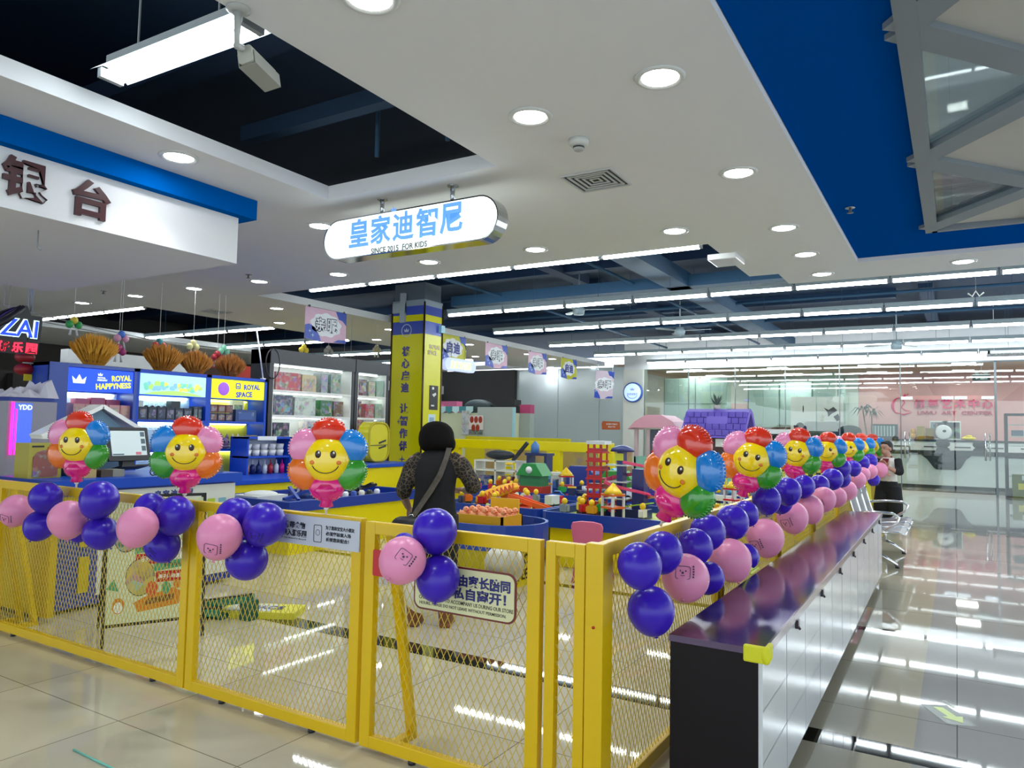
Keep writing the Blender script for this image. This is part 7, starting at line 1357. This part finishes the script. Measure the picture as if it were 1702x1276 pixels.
for k, ch in enumerate('熊仔乐园'): m0.text(ch, Matrix.Translation((-.33 + k * .155, 0, -.005)), .125, .125, .012, 0, .03)
t.part('lettering', m0, emis('ff2c4a', 1.6)); t.part('bracket', MB(M).box(-.3, .08, -.05, -.28, .22, -.03).box(.1, .08, -.05, .12, .22, -.03), BLK); t.done()
t = Thing('red_lantern', 'pair of red hanging lanterns with yellow tag by the dark shop', 'lantern'); q = onX(45, 592, -9.7); y, z = float(q[1]), float(q[2])
t.part('lantern', MB().ell((-9.75, y, z - .01), (.11, .11, .075)), mat('8a0f1c', .5)); t.part('lantern', MB().ell((-9.75, y, z - .16), (.11, .11, .075)), mat('8a0f1c', .5)); t.part('tag', MB().box(-9.66, y - .045, z - .3, -9.65, y + .045, z - .22), mat('d9c41a', .5)); t.part('cord', MB().tube([(-9.75, y, z - .22), (-9.75, y, 3.65)], .006, 5).box(-9.68, y - .06, z - .09, -9.67, y + .1, z - .075), GREYM); t.done()
single('led_cove_light', MB().box(-9.85, 3.4, 3.30, -9.78, 4.3, 3.33), emis('5a4cff', 5), 'violet cove light glowing on the soffit above the blue letters', 'light')
rnd = random.Random(13)
rope1 = [(-10.4 + .0 * i, 4.6 + .42 * i, 2.95 - .16 * math.sin(PI * min(1, i / 12)) - .012 * i) for i in range(16)]
single('garland_rope', MB().tube(rope1, .008, 5).tube([rope1[0], (*rope1[0][:2], 3.65)], .004, 4).tube([rope1[-1], (*rope1[-1][:2], 3.65)], .004, 4), mat('8d8f88', .6), 'sagging garland rope above the wheat bundles', 'rope')
single('garland_rope', MB().tube([(-11.6, 5.2 + .45 * i, 2.98 - .14 * math.sin(PI * i / 15)) for i in range(16)], .008, 5).tube([(-11.6, 5.2, 2.98), (-11.6, 5.2, 3.65)], .004, 4).tube([(-11.6, 11.95, 2.98), (-11.6, 11.95, 3.65)], .004, 4), mat('8d8f88', .6), 'second garland rope farther back under the dark ceiling', 'rope')
ORN = [(123, 537, 'green and yellow'), (202, 560, 'pink and blue'), (197, 582, 'magenta'), (265, 572, 'red and teal'), (321, 574, 'pale yellow'), (372, 582, 'mint'), (361, 592, 'red'), (505, 580, 'yellow'), (546, 582, 'faint grey'), (626, 580, 'faint cream')]
COLS = {'green': '2f9a4a', 'yellow': 'd9c43a', 'pink': 'd89ab0', 'blue': '4a78d0', 'magenta': 'b03a78', 'red': 'b8303a', 'teal': '3a8a8a', 'pale yellow': 'e3dc9a', 'mint': '8ad0b0', 'faint grey': '8a8a84', 'faint cream': 'a8a48c'}
for px, py, nm in ORN:
    q = onX(px, py, -10.4); cs = [COLS[nm]] if nm in COLS else [COLS[k] for k in nm.split(' and ')]
    t = Thing('garland_ornament', f'{nm} little balloon bunch ornament hanging on the garland' + (' past the dark cabinet' if px > 480 else ' above the blue cabinets'), 'ornament', 'garland ornaments')
    for k in range(3): t.part('bead', MB().ell((-10.4, float(q[1]) + .06 * (k - 1), float(q[2]) + (.04 if k == 1 else -.02)), (.05, .05, .055), 0, 12, 8), mat(cs[k % len(cs)], .4))
    t.part('tassel', MB().tube([(-10.4, float(q[1]) - .03, float(q[2]) - .05), (-10.4, float(q[1]) - .05, float(q[2]) - .17)], [.006, .02], 6).tube([(-10.4, float(q[1]) + .03, float(q[2]) - .05), (-10.4, float(q[1]) + .05, float(q[2]) - .17)], [.006, .02], 6).tube([(-10.4, float(q[1]), float(q[2]) + .07), (-10.4, float(q[1]), float(q[2]) + .07 + max(.05, 3.64 - float(q[2]) - .08))], .003, 4), mat('c9cac4', .6)); t.done()
# leftover: crown ornament under the strip lights
q = onY(1622, 492, 12.6); t = Thing('crown_ornament', 'small white crown outline hanging between strip lights over the aisle', 'ornament'); M = frame((float(q[0]), 12.6, float(q[2])), (1, 0, 0), (0, 0, 1))
t.part('crown', MB(M).tube([(x * .16, y * .16 - .05, 0) for x, y in CROWN[1:6]], .012, 6), WHITEG); t.part('cord', MB().tube([(float(q[0]), 12.6, float(q[2]) + .05), (float(q[0]), 12.6, 4.76)], .004, 4), GREYM); t.done()
